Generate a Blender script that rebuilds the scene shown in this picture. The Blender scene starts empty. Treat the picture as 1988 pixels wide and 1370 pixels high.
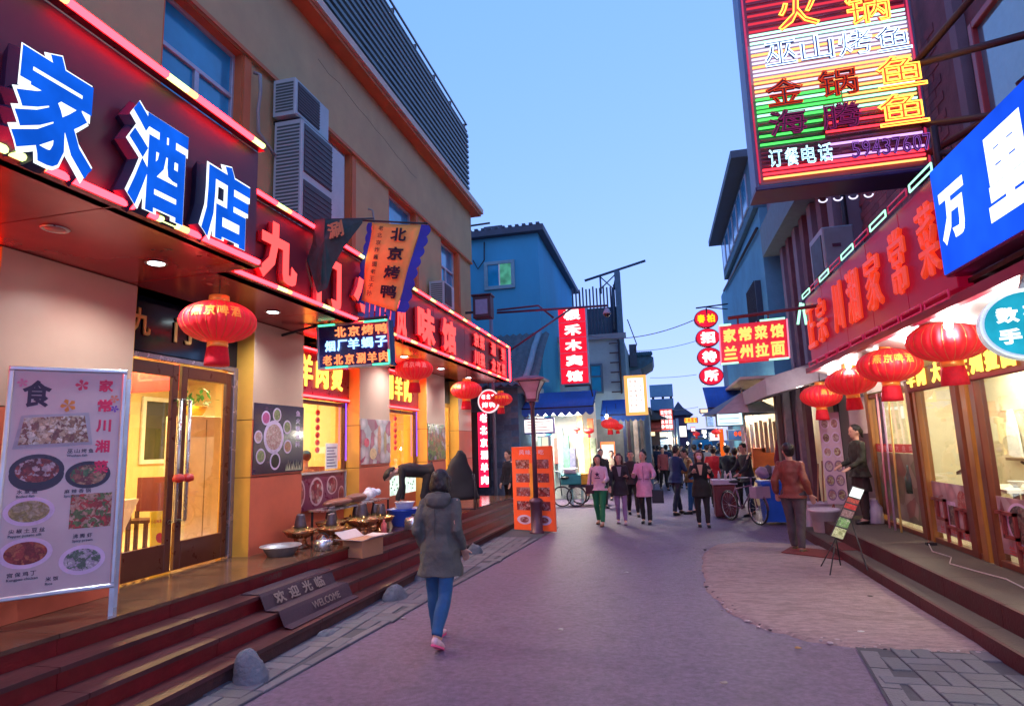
import bpy, bmesh, math, random
from mathutils import Vector, Matrix, Euler, noise
SC = bpy.context.scene
COL = SC.collection
R = math.radians
random.seed(7)

# ------------------------------------------------------------------ camera
F, CX, CY = 1180.0, 994.0, 685.0            # focal length and centre, in pixels of the photograph
CAMH = 1.85
_y = Vector(((1282 - CX) / F, -(856 - CY) / F, -1.0)).normalized()     # the street's direction seen by the camera
_a = -0.034
_z = Vector((_a, 1, _a * (1282 - CX) / F - (856 - CY) / F)).normalized()
_z = (_z - _y * _z.dot(_y)).normalized()
_x = _y.cross(_z)
ROT = Matrix((_x, _y, _z))
cam = bpy.data.cameras.new('camera')
cam.sensor_width = 36
cam.lens = 36 * F / 1988
cam.clip_start = 0.05
cam.clip_end = 2000
co = bpy.data.objects.new('camera', cam)
COL.objects.link(co)
co.matrix_world = Matrix.Translation((0, 0, CAMH)) @ ROT.to_4x4()
SC.camera = co
CAMO = Vector((0, 0, CAMH))

# ------------------------------------------------------------------ sky, dusk light, exposure
SUN_EL, SUN_ROT = R(12), R(205)
w = bpy.data.worlds.new('World')
SC.world = w
w.use_nodes = True
nt = w.node_tree
bg = nt.nodes['Background']
sky = nt.nodes.new('ShaderNodeTexSky')
sky.sky_type = 'NISHITA'
sky.sun_disc = False
sky.sun_elevation = SUN_EL
sky.sun_rotation = SUN_ROT
sky.air_density = 1.0
sky.dust_density = 0.4
sky.ozone_density = 4.0
sep = nt.nodes.new('ShaderNodeSeparateColor')          # dusk white balance: hazy, even and very blue
cmb = nt.nodes.new('ShaderNodeCombineColor')
nt.links.new(sky.outputs[0], sep.inputs[0])
for i, (pw, k) in enumerate(((.45, 1.30), (.25, 1.85), (.25, 3.6))):
    p_ = nt.nodes.new('ShaderNodeMath'); p_.operation = 'POWER'; p_.inputs[1].default_value = pw
    q_ = nt.nodes.new('ShaderNodeMath'); q_.operation = 'MULTIPLY'; q_.inputs[1].default_value = k
    nt.links.new(sep.outputs[i], p_.inputs[0]); nt.links.new(p_.outputs[0], q_.inputs[0]); nt.links.new(q_.outputs[0], cmb.inputs[i])
nt.links.new(cmb.outputs[0], bg.inputs[0])
bg.inputs[1].default_value = 0.15
sl = bpy.data.lights.new('sun', 'SUN')
sl.energy = 0.12
sl.angle = R(25)
sl.color = (1.0, 0.9, 0.85)
so = bpy.data.objects.new('sun', sl)
COL.objects.link(so)
so.rotation_euler = (R(70), 0, R(20))
SC.view_settings.view_transform = 'Standard'
SC.view_settings.look = 'None'
SC.view_settings.gamma = 1
SC.view_settings.use_curve_mapping = False
SC.view_settings.exposure = 1.0
LK = 0.55            # lamp level for this exposure
try:
    SC.cycles.use_denoising = True
    SC.cycles.max_bounces = 7
    SC.cycles.diffuse_bounces = 3
    SC.cycles.glossy_bounces = 3
    SC.cycles.transparent_max_bounces = 12
    SC.cycles.sample_clamp_indirect = 6
except Exception:
    pass

# ------------------------------------------------------------------ measuring: a photograph pixel carried onto a real plane
def ray(px, py):
    return ROT @ Vector(((px - CX) / F, -(py - CY) / F, -1.0))
def onX(px, py, x):
    d = ray(px, py); return CAMO + d * (x / d.x)
def onY(px, py, y):
    d = ray(px, py); return CAMO + d * (y / d.y)
def onZ(px, py, z=0.0):
    d = ray(px, py); return CAMO + d * ((z - CAMH) / d.z)

# ------------------------------------------------------------------ materials
_M = {}
def mat(name, color, rough=0.6, metal=0.0, var=0.12, scale=6.0, bump=0.0, bscale=None, emit=None, strength=0.0, stretch=(1, 1, 1), spec=0.5, coat=0.0, stain=0.0, edge=None):
    if name in _M:
        return _M[name]
    m = bpy.data.materials.new(name)
    m.use_nodes = True
    n, l = m.node_tree.nodes, m.node_tree.links
    b = n['Principled BSDF']
    b.inputs['Base Color'].default_value = (*color, 1)
    b.inputs['Roughness'].default_value = rough
    b.inputs['Metallic'].default_value = metal
    b.inputs['Specular IOR Level'].default_value = spec
    b.inputs['Coat Weight'].default_value = coat
    b.inputs['Coat Roughness'].default_value = 0.08
    if emit:
        b.inputs['Emission Color'].default_value = (*emit, 1)
        b.inputs['Emission Strength'].default_value = strength * LK
    if var or bump or stain:
        g = n.new('ShaderNodeNewGeometry')
        mp = n.new('ShaderNodeMapping')
        mp.inputs['Scale'].default_value = stretch
        l.new(g.outputs['Position'], mp.inputs[0])
        t = n.new('ShaderNodeTexNoise')
        t.inputs['Scale'].default_value = scale
        t.inputs['Detail'].default_value = 6
        t.inputs['Roughness'].default_value = 0.62
        l.new(mp.outputs[0], t.inputs[0])
        if var:
            r = n.new('ShaderNodeMapRange')
            r.inputs[1].default_value = 0.3; r.inputs[2].default_value = 0.7
            r.inputs[3].default_value = 1 - var; r.inputs[4].default_value = 1 + var
            l.new(t.outputs[0], r.inputs[0])
            hv = n.new('ShaderNodeHueSaturation')
            hv.inputs['Color'].default_value = (*color, 1)
            l.new(r.outputs[0], hv.inputs['Value'])
            out = hv.outputs[0]
            if stain:
                t2 = n.new('ShaderNodeTexNoise')
                t2.inputs['Scale'].default_value = scale * 0.23
                t2.inputs['Detail'].default_value = 8
                t2.inputs['Roughness'].default_value = 0.7
                l.new(mp.outputs[0], t2.inputs[0])
                r2 = n.new('ShaderNodeMapRange')
                r2.inputs[1].default_value = 0.5; r2.inputs[2].default_value = 0.72
                r2.inputs[3].default_value = 0.0; r2.inputs[4].default_value = stain
                l.new(t2.outputs[0], r2.inputs[0])
                mx = n.new('ShaderNodeMix'); mx.data_type = 'RGBA'
                mx.inputs[7].default_value = (color[0] * .35, color[1] * .33, color[2] * .3, 1)
                l.new(r2.outputs[0], mx.inputs[0]); l.new(out, mx.inputs[6])
                out = mx.outputs[2]
            l.new(out, b.inputs['Base Color'])
            rr = n.new('ShaderNodeMapRange')
            rr.inputs[3].default_value = max(0, rough - .12); rr.inputs[4].default_value = min(1, rough + .12)
            l.new(t.outputs[0], rr.inputs[0]); l.new(rr.outputs[0], b.inputs['Roughness'])
        if bump:
            t3 = n.new('ShaderNodeTexNoise')
            t3.inputs['Scale'].default_value = bscale or scale * 6
            t3.inputs['Detail'].default_value = 4
            l.new(mp.outputs[0], t3.inputs[0])
            bp = n.new('ShaderNodeBump')
            bp.inputs['Strength'].default_value = bump
            bp.inputs['Distance'].default_value = 0.02
            l.new(t3.outputs[0], bp.inputs['Height'])
            l.new(bp.outputs[0], b.inputs['Normal'])
    _M[name] = m
    return m

def emis(name, color, strength, noise_amt=0.0, scale=3.0):
    """something that gives off light: a lit tube, a lit box, a lit letter"""
    if name in _M:
        return _M[name]
    m = bpy.data.materials.new(name); m.use_nodes = True
    n, l = m.node_tree.nodes, m.node_tree.links
    n.remove(n['Principled BSDF'])
    e = n.new('ShaderNodeEmission')
    strength *= LK
    e.inputs[0].default_value = (*color, 1); e.inputs[1].default_value = strength
    if noise_amt:
        g = n.new('ShaderNodeNewGeometry'); t = n.new('ShaderNodeTexNoise')
        t.inputs['Scale'].default_value = scale; t.inputs['Detail'].default_value = 3
        r = n.new('ShaderNodeMapRange')
        r.inputs[1].default_value = .3; r.inputs[2].default_value = .7
        r.inputs[3].default_value = strength * (1 - noise_amt); r.inputs[4].default_value = strength * (1 + noise_amt)
        l.new(g.outputs['Position'], t.inputs[0]); l.new(t.outputs[0], r.inputs[0]); l.new(r.outputs[0], e.inputs[1])
    l.new(e.outputs[0], n['Material Output'].inputs[0])
    _M[name] = m
    return m

def glass(name='pane_glass', color=(.9, .95, 1), refl=0.12, rough=0.02):
    if name in _M:
        return _M[name]
    m = bpy.data.materials.new(name); m.use_nodes = True
    n, l = m.node_tree.nodes, m.node_tree.links
    n.remove(n['Principled BSDF'])
    tr = n.new('ShaderNodeBsdfTransparent'); tr.inputs[0].default_value = (*color, 1)
    gl = n.new('ShaderNodeBsdfGlossy'); gl.inputs['Roughness'].default_value = rough
    fr = n.new('ShaderNodeFresnel'); fr.inputs[0].default_value = 1.5
    ad = n.new('ShaderNodeMath'); ad.operation = 'ADD'; ad.inputs[1].default_value = refl * .5; ad.use_clamp = True
    mx = n.new('ShaderNodeMixShader')
    ge = n.new('ShaderNodeNewGeometry'); io = n.new('ShaderNodeMapRange'); io.inputs[3].default_value = 1.5; io.inputs[4].default_value = 1 / 1.5
    l.new(ge.outputs['Backfacing'], io.inputs[0]); l.new(io.outputs[0], fr.inputs[0])
    l.new(fr.outputs[0], ad.inputs[0]); l.new(ad.outputs[0], mx.inputs[0])
    l.new(tr.outputs[0], mx.inputs[1]); l.new(gl.outputs[0], mx.inputs[2])
    l.new(mx.outputs[0], n['Material Output'].inputs[0])
    _M[name] = m
    return m

def food(name, cols, scale=18, rough=.3, emit=0.0):
    """printed picture of food: patches of several colours"""
    if name in _M:
        return _M[name]
    m = bpy.data.materials.new(name); m.use_nodes = True
    n, l = m.node_tree.nodes, m.node_tree.links
    b = n['Principled BSDF']
    g = n.new('ShaderNodeNewGeometry')
    t = n.new('ShaderNodeTexVoronoi'); t.inputs['Scale'].default_value = scale
    t2 = n.new('ShaderNodeTexNoise'); t2.inputs['Scale'].default_value = scale * .8; t2.inputs['Detail'].default_value = 5
    ad = n.new('ShaderNodeVectorMath'); ad.operation = 'MULTIPLY_ADD'
    ad.inputs[1].default_value = (.12, .12, .12)
    l.new(g.outputs['Position'], t2.inputs[0])
    l.new(t2.outputs['Color'], ad.inputs[0]); l.new(g.outputs['Position'], ad.inputs[2]); l.new(ad.outputs[0], t.inputs[0])
    s = n.new('ShaderNodeSeparateColor'); l.new(t.outputs['Color'], s.inputs[0])
    cr = n.new('ShaderNodeValToRGB'); cr.color_ramp.interpolation = 'CONSTANT'
    el = cr.color_ramp.elements
    while len(el) < len(cols): el.new(.5)
    for i, c in enumerate(cols):
        el[i].position = i / len(cols); el[i].color = (*c, 1)
    l.new(s.outputs[0], cr.inputs[0])
    mx = n.new('ShaderNodeMix'); mx.data_type = 'RGBA'; mx.blend_type = 'MULTIPLY'; mx.inputs[0].default_value = .8
    mr = n.new('ShaderNodeMapRange'); mr.inputs[1].default_value = 0; mr.inputs[2].default_value = .6; mr.inputs[3].default_value = 1.1; mr.inputs[4].default_value = .45
    l.new(t.outputs['Distance'], mr.inputs[0])
    l.new(cr.outputs[0], mx.inputs[6]); l.new(mr.outputs[0], mx.inputs[7])
    l.new(mx.outputs[2], b.inputs['Base Color'])
    b.inputs['Roughness'].default_value = rough
    if emit:
        l.new(mx.outputs[2], b.inputs['Emission Color']); b.inputs['Emission Strength'].default_value = emit * LK
    _M[name] = m
    return m

# ------------------------------------------------------------------ frames: local directions on a wall or a sign
class Fr:
    def __init__(s, o, r, u):
        s.o, s.r, s.u = Vector(o), Vector(r).normalized(), Vector(u).normalized()
        s.n = s.r.cross(s.u).normalized()
    def p(s, a, b, c=0.0):
        return s.o + s.r * a + s.u * b + s.n * c
WX, WY, WZ = Vector((1, 0, 0)), Vector((0, 1, 0)), Vector((0, 0, 1))
def FL(x, y=0, z=0): return Fr((x, y, z), WY, WZ)          # on a wall of the left side, facing the street
def FRr(x, y=0, z=0): return Fr((x, y, z), -WY, WZ)        # on a wall of the right side
def FC(x, y, z): return Fr((x, y, z), WX, WZ)              # facing down the street towards us
WORLD = Fr((0, 0, 0), WX, WY)
def tilt(fr, ax='u', ang=0.0):
    m = Matrix.Rotation(ang, 3, {'u': fr.u, 'r': fr.r, 'n': fr.n}[ax])
    return Fr(fr.o, m @ fr.r, m @ fr.u)

class MB:
    def __init__(s): s.v, s.f, s.m, s.sm = [], [], [], []
    def add(s, vs, fs, mi=0, smooth=False):
        b = len(s.v)
        s.v += [tuple(v) for v in vs]
        s.f += [tuple(i + b for i in f) for f in fs]
        s.m += [mi] * len(fs); s.sm += [smooth] * len(fs)
        return s
    def box(s, fr, a0, a1, b0, b1, c0, c1, mi=0):
        P = [fr.p(a, b, c) for c in (c0, c1) for b in (b0, b1) for a in (a0, a1)]
        return s.add(P, [(0, 2, 3, 1), (4, 5, 7, 6), (0, 1, 5, 4), (2, 6, 7, 3), (0, 4, 6, 2), (1, 3, 7, 5)], mi)
    def wbox(s, x0, x1, y0, y1, z0, z1, mi=0):
        return s.box(WORLD, min(x0, x1), max(x0, x1), min(y0, y1), max(y0, y1), min(z0, z1), max(z0, z1), mi)
    def bbox(s, fr, a0, a1, b0, b1, c0, c1, bv=.01, mi=0):
        """box with its front edges bevelled"""
        P = []
        for (c, k) in ((c0, 0), (c1 - bv, 0), (c1, bv)):
            for (a, b) in ((a0 + k, b0 + k), (a1 - k, b0 + k), (a1 - k, b1 - k), (a0 + k, b1 - k)):
                P.append(fr.p(a, b, c))
        fs = [(3, 2, 1, 0), (8, 9, 10, 11)]
        for L in (0, 4):
            for i in range(4):
                j = (i + 1) % 4
                fs.append((L + i, L + j, L + 4 + j, L + 4 + i))
        return s.add(P, fs, mi)
    def quad(s, *p, mi=0): return s.add(p, [tuple(range(len(p)))], mi)
    def tube(s, pts, r, seg=8, mi=0, closed=False, caps=True, rend=None):
        pts = [Vector(p) for p in pts]; n = len(pts); ring = []
        up = Vector((0, 0, 1))
        vs = []
        prev = None
        for i, p in enumerate(pts):
            if closed: d = pts[(i + 1) % n] - pts[i - 1]
            else: d = pts[min(i + 1, n - 1)] - pts[max(i - 1, 0)]
            d.normalize()
            if prev is None:
                ref = up if abs(d.z) < .95 else Vector((1, 0, 0))
                e1 = d.cross(ref).normalized()
            else:
                e1 = (prev - d * prev.dot(d)).normalized()
            prev = e1
            e2 = d.cross(e1)
            rr = r if rend is None else r + (rend - r) * i / (n - 1)
            for k in range(seg):
                a = 2 * math.pi * k / seg
                vs.append(p + e1 * (math.cos(a) * rr) + e2 * (math.sin(a) * rr))
        fs = []
        for i in range(n if closed else n - 1):
            for k in range(seg):
                a, b = i * seg + k, i * seg + (k + 1) % seg
                c, d = ((i + 1) % n) * seg + (k + 1) % seg, ((i + 1) % n) * seg + k
                fs.append((a, b, c, d))
        if caps and not closed:
            fs.append(tuple(range(seg))[::-1]); fs.append(tuple((n - 1) * seg + k for k in range(seg)))
        return s.add(vs, fs, mi, True)
    def lathe(s, prof, o=(0, 0, 0), seg=24, axis=None, mi=0, gore=0, ngore=0, smooth=True):
        """profile (radius, height) turned about z through o"""
        o = Vector(o); vs = []; n = len(prof)
        M = axis.to_track_quat('Z', 'Y').to_matrix() if axis is not None else Matrix.Identity(3)
        for (r, h) in prof:
            for k in range(seg):
                a = 2 * math.pi * k / seg
                rr = r * (1 + (gore * (abs(math.sin(a * ngore / 2)) - .5) if gore else 0))
                vs.append(o + M @ Vector((rr * math.cos(a), rr * math.sin(a), h)))
        fs = [(i * seg + k, i * seg + (k + 1) % seg, (i + 1) * seg + (k + 1) % seg, (i + 1) * seg + k) for i in range(n - 1) for k in range(seg)]
        if prof[0][0] > 1e-4: fs.append(tuple(range(seg))[::-1])
        if prof[-1][0] > 1e-4: fs.append(tuple((n - 1) * seg + k for k in range(seg)))
        return s.add(vs, fs, mi, smooth)
    def disc(s, fr, a, b, ra, rb, c=0, seg=28, mi=0, th=0.0):
        top = [fr.p(a + ra * math.cos(2 * math.pi * k / seg), b + rb * math.sin(2 * math.pi * k / seg), c + th) for k in range(seg)]
        if not th: return s.add(top, [tuple(range(seg))], mi)
        bot = [fr.p(a + ra * math.cos(2 * math.pi * k / seg), b + rb * math.sin(2 * math.pi * k / seg), c) for k in range(seg)]
        fs = [tuple(range(seg)), tuple(range(seg, 2 * seg))[::-1]] + [(seg + k, seg + (k + 1) % seg, (k + 1) % seg, k) for k in range(seg)]
        return s.add(top + bot, fs, mi)
    def prism(s, fr, poly, c0, c1, mi=0):
        n = len(poly)
        A = [fr.p(a, b, c0) for a, b in poly]; B = [fr.p(a, b, c1) for a, b in poly]
        fs = [tuple(range(n))[::-1], tuple(range(n, 2 * n))] + [(i, (i + 1) % n, n + (i + 1) % n, n + i) for i in range(n)]
        return s.add(A + B, fs, mi)
    def loft(s, rings, seg=20, mi=0, smooth=True):
        """rings: (centre, axis1 vector, axis2 vector)"""
        vs = []
        for c, e1, e2 in rings:
            for k in range(seg):
                a = 2 * math.pi * k / seg
                vs.append(Vector(c) + Vector(e1) * math.cos(a) + Vector(e2) * math.sin(a))
        n = len(rings)
        fs = [(i * seg + k, i * seg + (k + 1) % seg, (i + 1) * seg + (k + 1) % seg, (i + 1) * seg + k) for i in range(n - 1) for k in range(seg)]
        fs.append(tuple(range(seg))[::-1]); fs.append(tuple((n - 1) * seg + k for k in range(seg)))
        return s.add(vs, fs, mi, smooth)
    def ball(s, c, rx, ry=None, rz=None, seg=14, rings=9, mi=0, M=None):
        ry = ry or rx; rz = rz or rx; c = Vector(c); vs = []
        M = M or Matrix.Identity(3)
        for i in range(rings + 1):
            t = math.pi * i / rings
            for k in range(seg):
                a = 2 * math.pi * k / seg
                vs.append(c + M @ Vector((rx * max(math.sin(t), .001) * math.cos(a), ry * max(math.sin(t), .001) * math.sin(a), -rz * math.cos(t))))
        fs = [(i * seg + k, i * seg + (k + 1) % seg, (i + 1) * seg + (k + 1) % seg, (i + 1) * seg + k) for i in range(rings) for k in range(seg)]
        return s.add(vs, fs, mi, True)
    def cap(s, a, b, ra, rb, seg=12, mi=0):
        """closed limb with round ends"""
        a, b = Vector(a), Vector(b); d = (b - a)
        L = d.length
        if L < 1e-5: return s.ball(a, ra)
        d.normalize()
        ref = Vector((0, 0, 1)) if abs(d.z) < .9 else Vector((1, 0, 0))
        e1 = d.cross(ref).normalized(); e2 = d.cross(e1)
        rg = []
        for t in (-1, -.86, -.5, 0): rg.append((a + d * (ra * t), math.sqrt(max(1e-4, 1 - t * t)) * ra))
        for t in (0, .5, .86, 1): rg.append((b + d * (rb * t), math.sqrt(max(1e-4, 1 - t * t)) * rb))
        return s.loft([(c, e1 * r, e2 * r) for c, r in rg], seg, mi)
    def mesh(s, name, mats):
        me = bpy.data.meshes.new(name)
        me.from_pydata([tuple(v) for v in s.v], [], s.f)
        if not isinstance(mats, (list, tuple)): mats = [mats]
        for m in mats: me.materials.append(m)
        me.polygons.foreach_set('material_index', s.m)
        me.polygons.foreach_set('use_smooth', s.sm)
        me.update()
        return me
    def build(s, name, mats, parent=None, label=None, cat=None, group=None, kind=None):
        o = bpy.data.objects.new(name, s.mesh(name, mats))
        COL.objects.link(o)
        adopt(o, parent)
        tag(o, label, cat, group, kind)
        return o

_W = {}
def adopt(o, parent):
    if parent is None: return
    o.parent = parent
    inv = _W.get(parent.name)
    if inv is not None: o.matrix_parent_inverse = inv
def tag(o, label=None, cat=None, group=None, kind=None):
    if label: o['label'] = label
    if cat: o['category'] = cat
    if group: o['group'] = group
    if kind: o['kind'] = kind
    return o
def thing(name, label, cat, loc=(0, 0, 0), group=None):
    """an Empty at the thing's base; its parts are modelled in world coordinates"""
    o = bpy.data.objects.new(name, None)
    o.empty_display_size = .1
    COL.objects.link(o)
    o.location = loc
    _W[o.name] = Matrix.Translation(loc).inverted()
    return tag(o, label, cat, group)
def proto(name, label, cat, group=None):
    return thing(name, label, cat, (0, 0, 0), group)
def children(o): return [c for c in COL.objects if c.parent == o]
def tree(o): return (o, [tree(c) for c in children(o)])
def place(o, loc, rz=0, s=1.0):
    o.location = loc; o.rotation_euler = (0, 0, rz)
    o.scale = (s, s, s) if not isinstance(s, (tuple, list)) else s
    return o
def dup(t, loc, rz=0, label=None, s=1.0, parent=None):
    o, kids = t
    c = o.copy(); COL.objects.link(c)
    if parent is not None: c.parent = parent
    else:
        place(c, loc, rz, s)
        if label: c['label'] = label
    for k in kids: dup(k, None, parent=c)
    return c
def share(name, me, parent, loc=(0, 0, 0), rot=None, kind=None):
    o = bpy.data.objects.new(name, me); COL.objects.link(o)
    adopt(o, parent); o.location = loc
    if rot: o.rotation_euler = rot
    if kind: o['kind'] = kind
    return o

# ------------------------------------------------------------------ writing
_G = {}
def glyph(ch, r, depth, hollow=False, q=2):
    key = (ch, r, round(depth, 4), hollow)
    if key in _G: return _G[key]
    V, Fc = [], []
    def grab(fill):
        cu = bpy.data.curves.new('t', 'FONT'); cu.body = ch; cu.resolution_u = q
        if fill: cu.extrude = depth * .48
        else: cu.fill_mode = 'NONE'; cu.bevel_depth = r; cu.bevel_resolution = 0 if r < .03 else 1
        o = bpy.data.objects.new('t', cu); COL.objects.link(o)
        dg = bpy.context.evaluated_depsgraph_get()
        me = bpy.data.meshes.new_from_object(o.evaluated_get(dg))
        k = 1.0 if fill else ((depth * .5) / r if not hollow else 1.0)
        b = len(V)
        V.extend([(v.co.x, v.co.y, v.co.z * k) for v in me.vertices])
        Fc.extend([tuple(i + b for i in p.vertices) for p in me.polygons])
        bpy.data.objects.remove(o); bpy.data.curves.remove(cu); bpy.data.meshes.remove(me)
    if not hollow: grab(True)
    if r > 0: grab(False)
    if V:
        x0, x1 = min(v[0] for v in V), max(v[0] for v in V); y0, y1 = min(v[1] for v in V), max(v[1] for v in V)
    else: x0 = x1 = y0 = y1 = 0
    _G[key] = (V, Fc, x0, x1, y0, y1)
    return _G[key]
def put(mb, fr, ch, a, b, w, h, c=0.0, r=.02, depth=.02, hollow=False, mi=0, slant=0.0, warp=None, fit=True):
    """one character centred on (a, b) of the frame, w wide, h high"""
    V, Fc, x0, x1, y0, y1 = glyph(ch, r, depth / max(h, 1e-6), hollow)
    if not V: return
    if fit:
        cx, cy, sx, sy = (x0 + x1) / 2, (y0 + y1) / 2, w / max(x1 - x0, .3), h / max(y1 - y0, .3)
    else:
        cx, cy, sx, sy = .5, .38, w, h
    out = []
    for x, y, z in V:
        A, B = (x - cx) * sx, (y - cy) * sy
        if slant: B += A * slant
        if warp: out.append(warp(a + A, b + B, c + z * h))
        else: out.append(fr.p(a + A, b + B, c + z * h))
    mb.add(out, Fc, mi)
def line(mb, fr, s, a, b, w, h, pitch=None, vert=False, **k):
    """a string, first character centred on (a, b)"""
    pitch = pitch or w * 1.12
    for i, ch in enumerate(s):
        if ch == ' ': continue
        put(mb, fr, ch, a + (0 if vert else i * pitch), b - (i * pitch if vert else 0), w, h, **k)
    return mb
def latin(mb, fr, s, a, b, size, c=0.0, r=.012, mi=0):
    V, Fc, x0, x1, y0, y1 = glyph(s, r, .004 / size)
    mb.add([fr.p(a + x * size, b + y * size, c + z * size) for x, y, z in V], Fc, mi)

# ------------------------------------------------------------------ shared colours
white = mat('white_paint', (.78, .78, .78), .45)
black = mat('black_paint', (.02, .02, .022), .45)
darkmetal = mat('dark_steel', (.045, .04, .05), .5, .6)
steel = mat('brushed_steel', (.55, .55, .56), .28, .9, bump=.1)
alu = mat('aluminium', (.62, .62, .66), .35, .75)
redpaint = mat('red_paint', (.5, .02, .02), .4)
GL = glass()
# ================================================================== GROUND
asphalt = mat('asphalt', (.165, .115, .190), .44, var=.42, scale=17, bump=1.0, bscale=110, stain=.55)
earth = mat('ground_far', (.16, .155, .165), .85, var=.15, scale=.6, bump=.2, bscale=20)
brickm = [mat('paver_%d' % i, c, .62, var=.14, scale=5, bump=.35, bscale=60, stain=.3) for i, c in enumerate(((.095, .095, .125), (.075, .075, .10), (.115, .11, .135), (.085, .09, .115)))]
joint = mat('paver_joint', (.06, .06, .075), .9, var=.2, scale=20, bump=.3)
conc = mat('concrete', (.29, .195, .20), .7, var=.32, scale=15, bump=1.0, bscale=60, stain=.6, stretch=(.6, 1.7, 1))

g = MB(); n = 60
g.quad((-400, -60, -.02), (400, -60, -.02), (400, 900, -.02), (-400, 900, -.02))
g.build('ground', earth, kind='structure')
# road: a gently uneven sheet
g = MB(); NX, NY = 24, 150
xs = [-3.6 + 7.4 * i / NX for i in range(NX + 1)]
ys = [-3 + 75 * (j / NY) ** 1.5 for j in range(NY + 1)]
g.add([(x, y, .012 * noise.noise(Vector((x * .6, y * .4, 0))) - .005) for y in ys for x in xs],
      [(j * (NX + 1) + i, j * (NX + 1) + i + 1, (j + 1) * (NX + 1) + i + 1, (j + 1) * (NX + 1) + i) for j in range(NY) for i in range(NX)], smooth=True)
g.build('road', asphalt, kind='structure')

def edge_l(y): return -3.2 + .085 * (y - 4)      # where the pavers meet the asphalt on the left
def step_x(k, y):
    """front edge of step k (0 = ground edge, 4 = platform) on the left side"""
    g0 = -3.58 + .022 * (y - 5); g4 = -4.36 + .062 * (y - 4.4)
    return g0 + (g4 - g0) * (k / 3.0) if k < 4 else g4
pv = MB()
ysl = [-1 + i * .5 for i in range(31)]
pv.add([(x, y, z) for y in ysl for (x, z) in ((-3.75, .010), (edge_l(y), .010))], [(2 * i, 2 * i + 1, 2 * i + 3, 2 * i + 2) for i in range(30)])
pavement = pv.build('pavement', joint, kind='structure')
BL, BW = .30, .146
bm_ = []
for i in range(4):
    b = MB(); b.bbox(Fr((0, 0, 0), WX, WY), -BL / 2 + .004, BL / 2 - .004, -BW / 2 + .002, BW / 2 - .002, 0, .022, .006)
    bm_.append(b.mesh('brick', brickm[i]))
cnt = 0
def lay(inside, x0, x1, y0, y1, parent, zz, limit, ang=0.0):
    """basket weave: pairs of bricks turned a quarter from one square to the next"""
    global cnt
    S = BL; c = 0
    for j in range(int((y1 - y0) / S) + 1):
        for i in range(int((x1 - x0) / S) + 1):
            cx, cy = x0 + i * S, y0 + j * S
            for k in (-1, 1):
                if (i + j) % 2: bx, by, rz = cx, cy + k * S / 4, 0
                else: bx, by, rz = cx + k * S / 4, cy, math.pi / 2
                ca, sa = math.cos(ang), math.sin(ang)
                wx, wy = x0 + (bx - x0) * ca - (by - y0) * sa, y0 + (bx - x0) * sa + (by - y0) * ca
                if not inside(wx, wy) or c >= limit: continue
                share('brick', random.choice(bm_), parent, (wx, wy, zz + random.uniform(-.002, .003)), (random.uniform(-.008, .008), random.uniform(-.008, .008), rz + ang + random.uniform(-.01, .01))); c += 1
    return c
lay(lambda x, y: -3.62 + .02 * (y - 5) < x < edge_l(y) - .1, -3.7, -2.0, 3.9, 12.5, pavement, .0, 300)

# right: pavers beyond the patch edge, near us
def edge_r(y): return 1.30 + .11 * (y - 4)
pv = MB()
pv.add([(edge_r(y), y, .006) for y in (1, 3, 5, 6.4)] + [(2.62, y, .006) for y in (1, 3, 5, 6.4)], [(i, i + 4, i + 5, i + 1) for i in range(3)])
pavement2 = pv.build('pavement', joint, kind='structure')
lay(lambda x, y: edge_r(y) + .18 < x < 2.5 and y < 6.15, 1.35, 2.6, 3.7, 6.4, pavement2, -.004, 200, .0)
k = MB()
for y in [3.6 + i * .42 for i in range(6)]:
    k.box(Fr((edge_r(y), y, 0), Vector((.11, 1, 0)), Vector((-1, .11, 0))), .004, .41, -.15, -.02, -.01, .012)
    share('kerb_stone', k.mesh('kerb_stone', brickm[2]), pavement2); k = MB()

# left: a line of stones between pavers and asphalt
for y in [3.9 + i * .6 for i in range(14)]:
    k = MB(); k.bbox(Fr((edge_l(y), y, 0), Vector((.085, 1, 0)).normalized(), Vector((-1, .085, 0)).normalized()), .005, .592, 0, .09, -.01, .018, .006)
    share('kerb_stone', k.mesh('kerb_stone', random.choice(brickm)), pavement)

# concrete patch in front of the noodle shop: a worn sheet with a ragged raised rim
rim = [(2.55, 6.18), (2.2, 6.2), (1.85, 6.17), (1.55, 6.24), (1.25, 6.35), (1.0, 6.6), (.78, 6.92), (.62, 7.35), (.52, 7.9), (.47, 8.6), (.50, 9.3), (.52, 10.0), (.62, 10.9), (.85, 11.6), (1.3, 11.95), (1.8, 11.8), (2.25, 11.6), (2.55, 11.5)]
pts = []
for i in range(len(rim) - 1):
    for t in range(7):
        a = t / 7
        x = rim[i][0] * (1 - a) + rim[i + 1][0] * a; y = rim[i][1] * (1 - a) + rim[i + 1][1] * a
        q = noise.noise(Vector((x * 5, y * 5, 1))) * .05 + noise.noise(Vector((x * 17, y * 17, 3))) * .02
        pts.append((x + q * .8 if x < 2.4 else x, y + q))
g = MB(); cx, cy = 2.5, 8.8; vs = []; K = (1.03, 1.0, .97, .93, .8, .55, .25, 0)
for kk in K:
    for (x, y) in pts:
        z = -.02 if kk > 1 else (.022 if kk > .96 else .03) + .006 * noise.noise(Vector((x * kk * 3, y * kk * 3, 5)))
        vs.append((cx + (x - cx) * kk, cy + (y - cy) * kk, z if kk > 0 else .03))
N = len(pts)
g.add(vs, [(i * N + j, i * N + j + 1, (i + 1) * N + j + 1, (i + 1) * N + j) for i in range(len(K) - 1) for j in range(N - 1)], smooth=True)
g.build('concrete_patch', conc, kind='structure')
rb_ = random.Random(3); g = MB()                      # broken stones along the ragged rim of the patch
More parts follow.
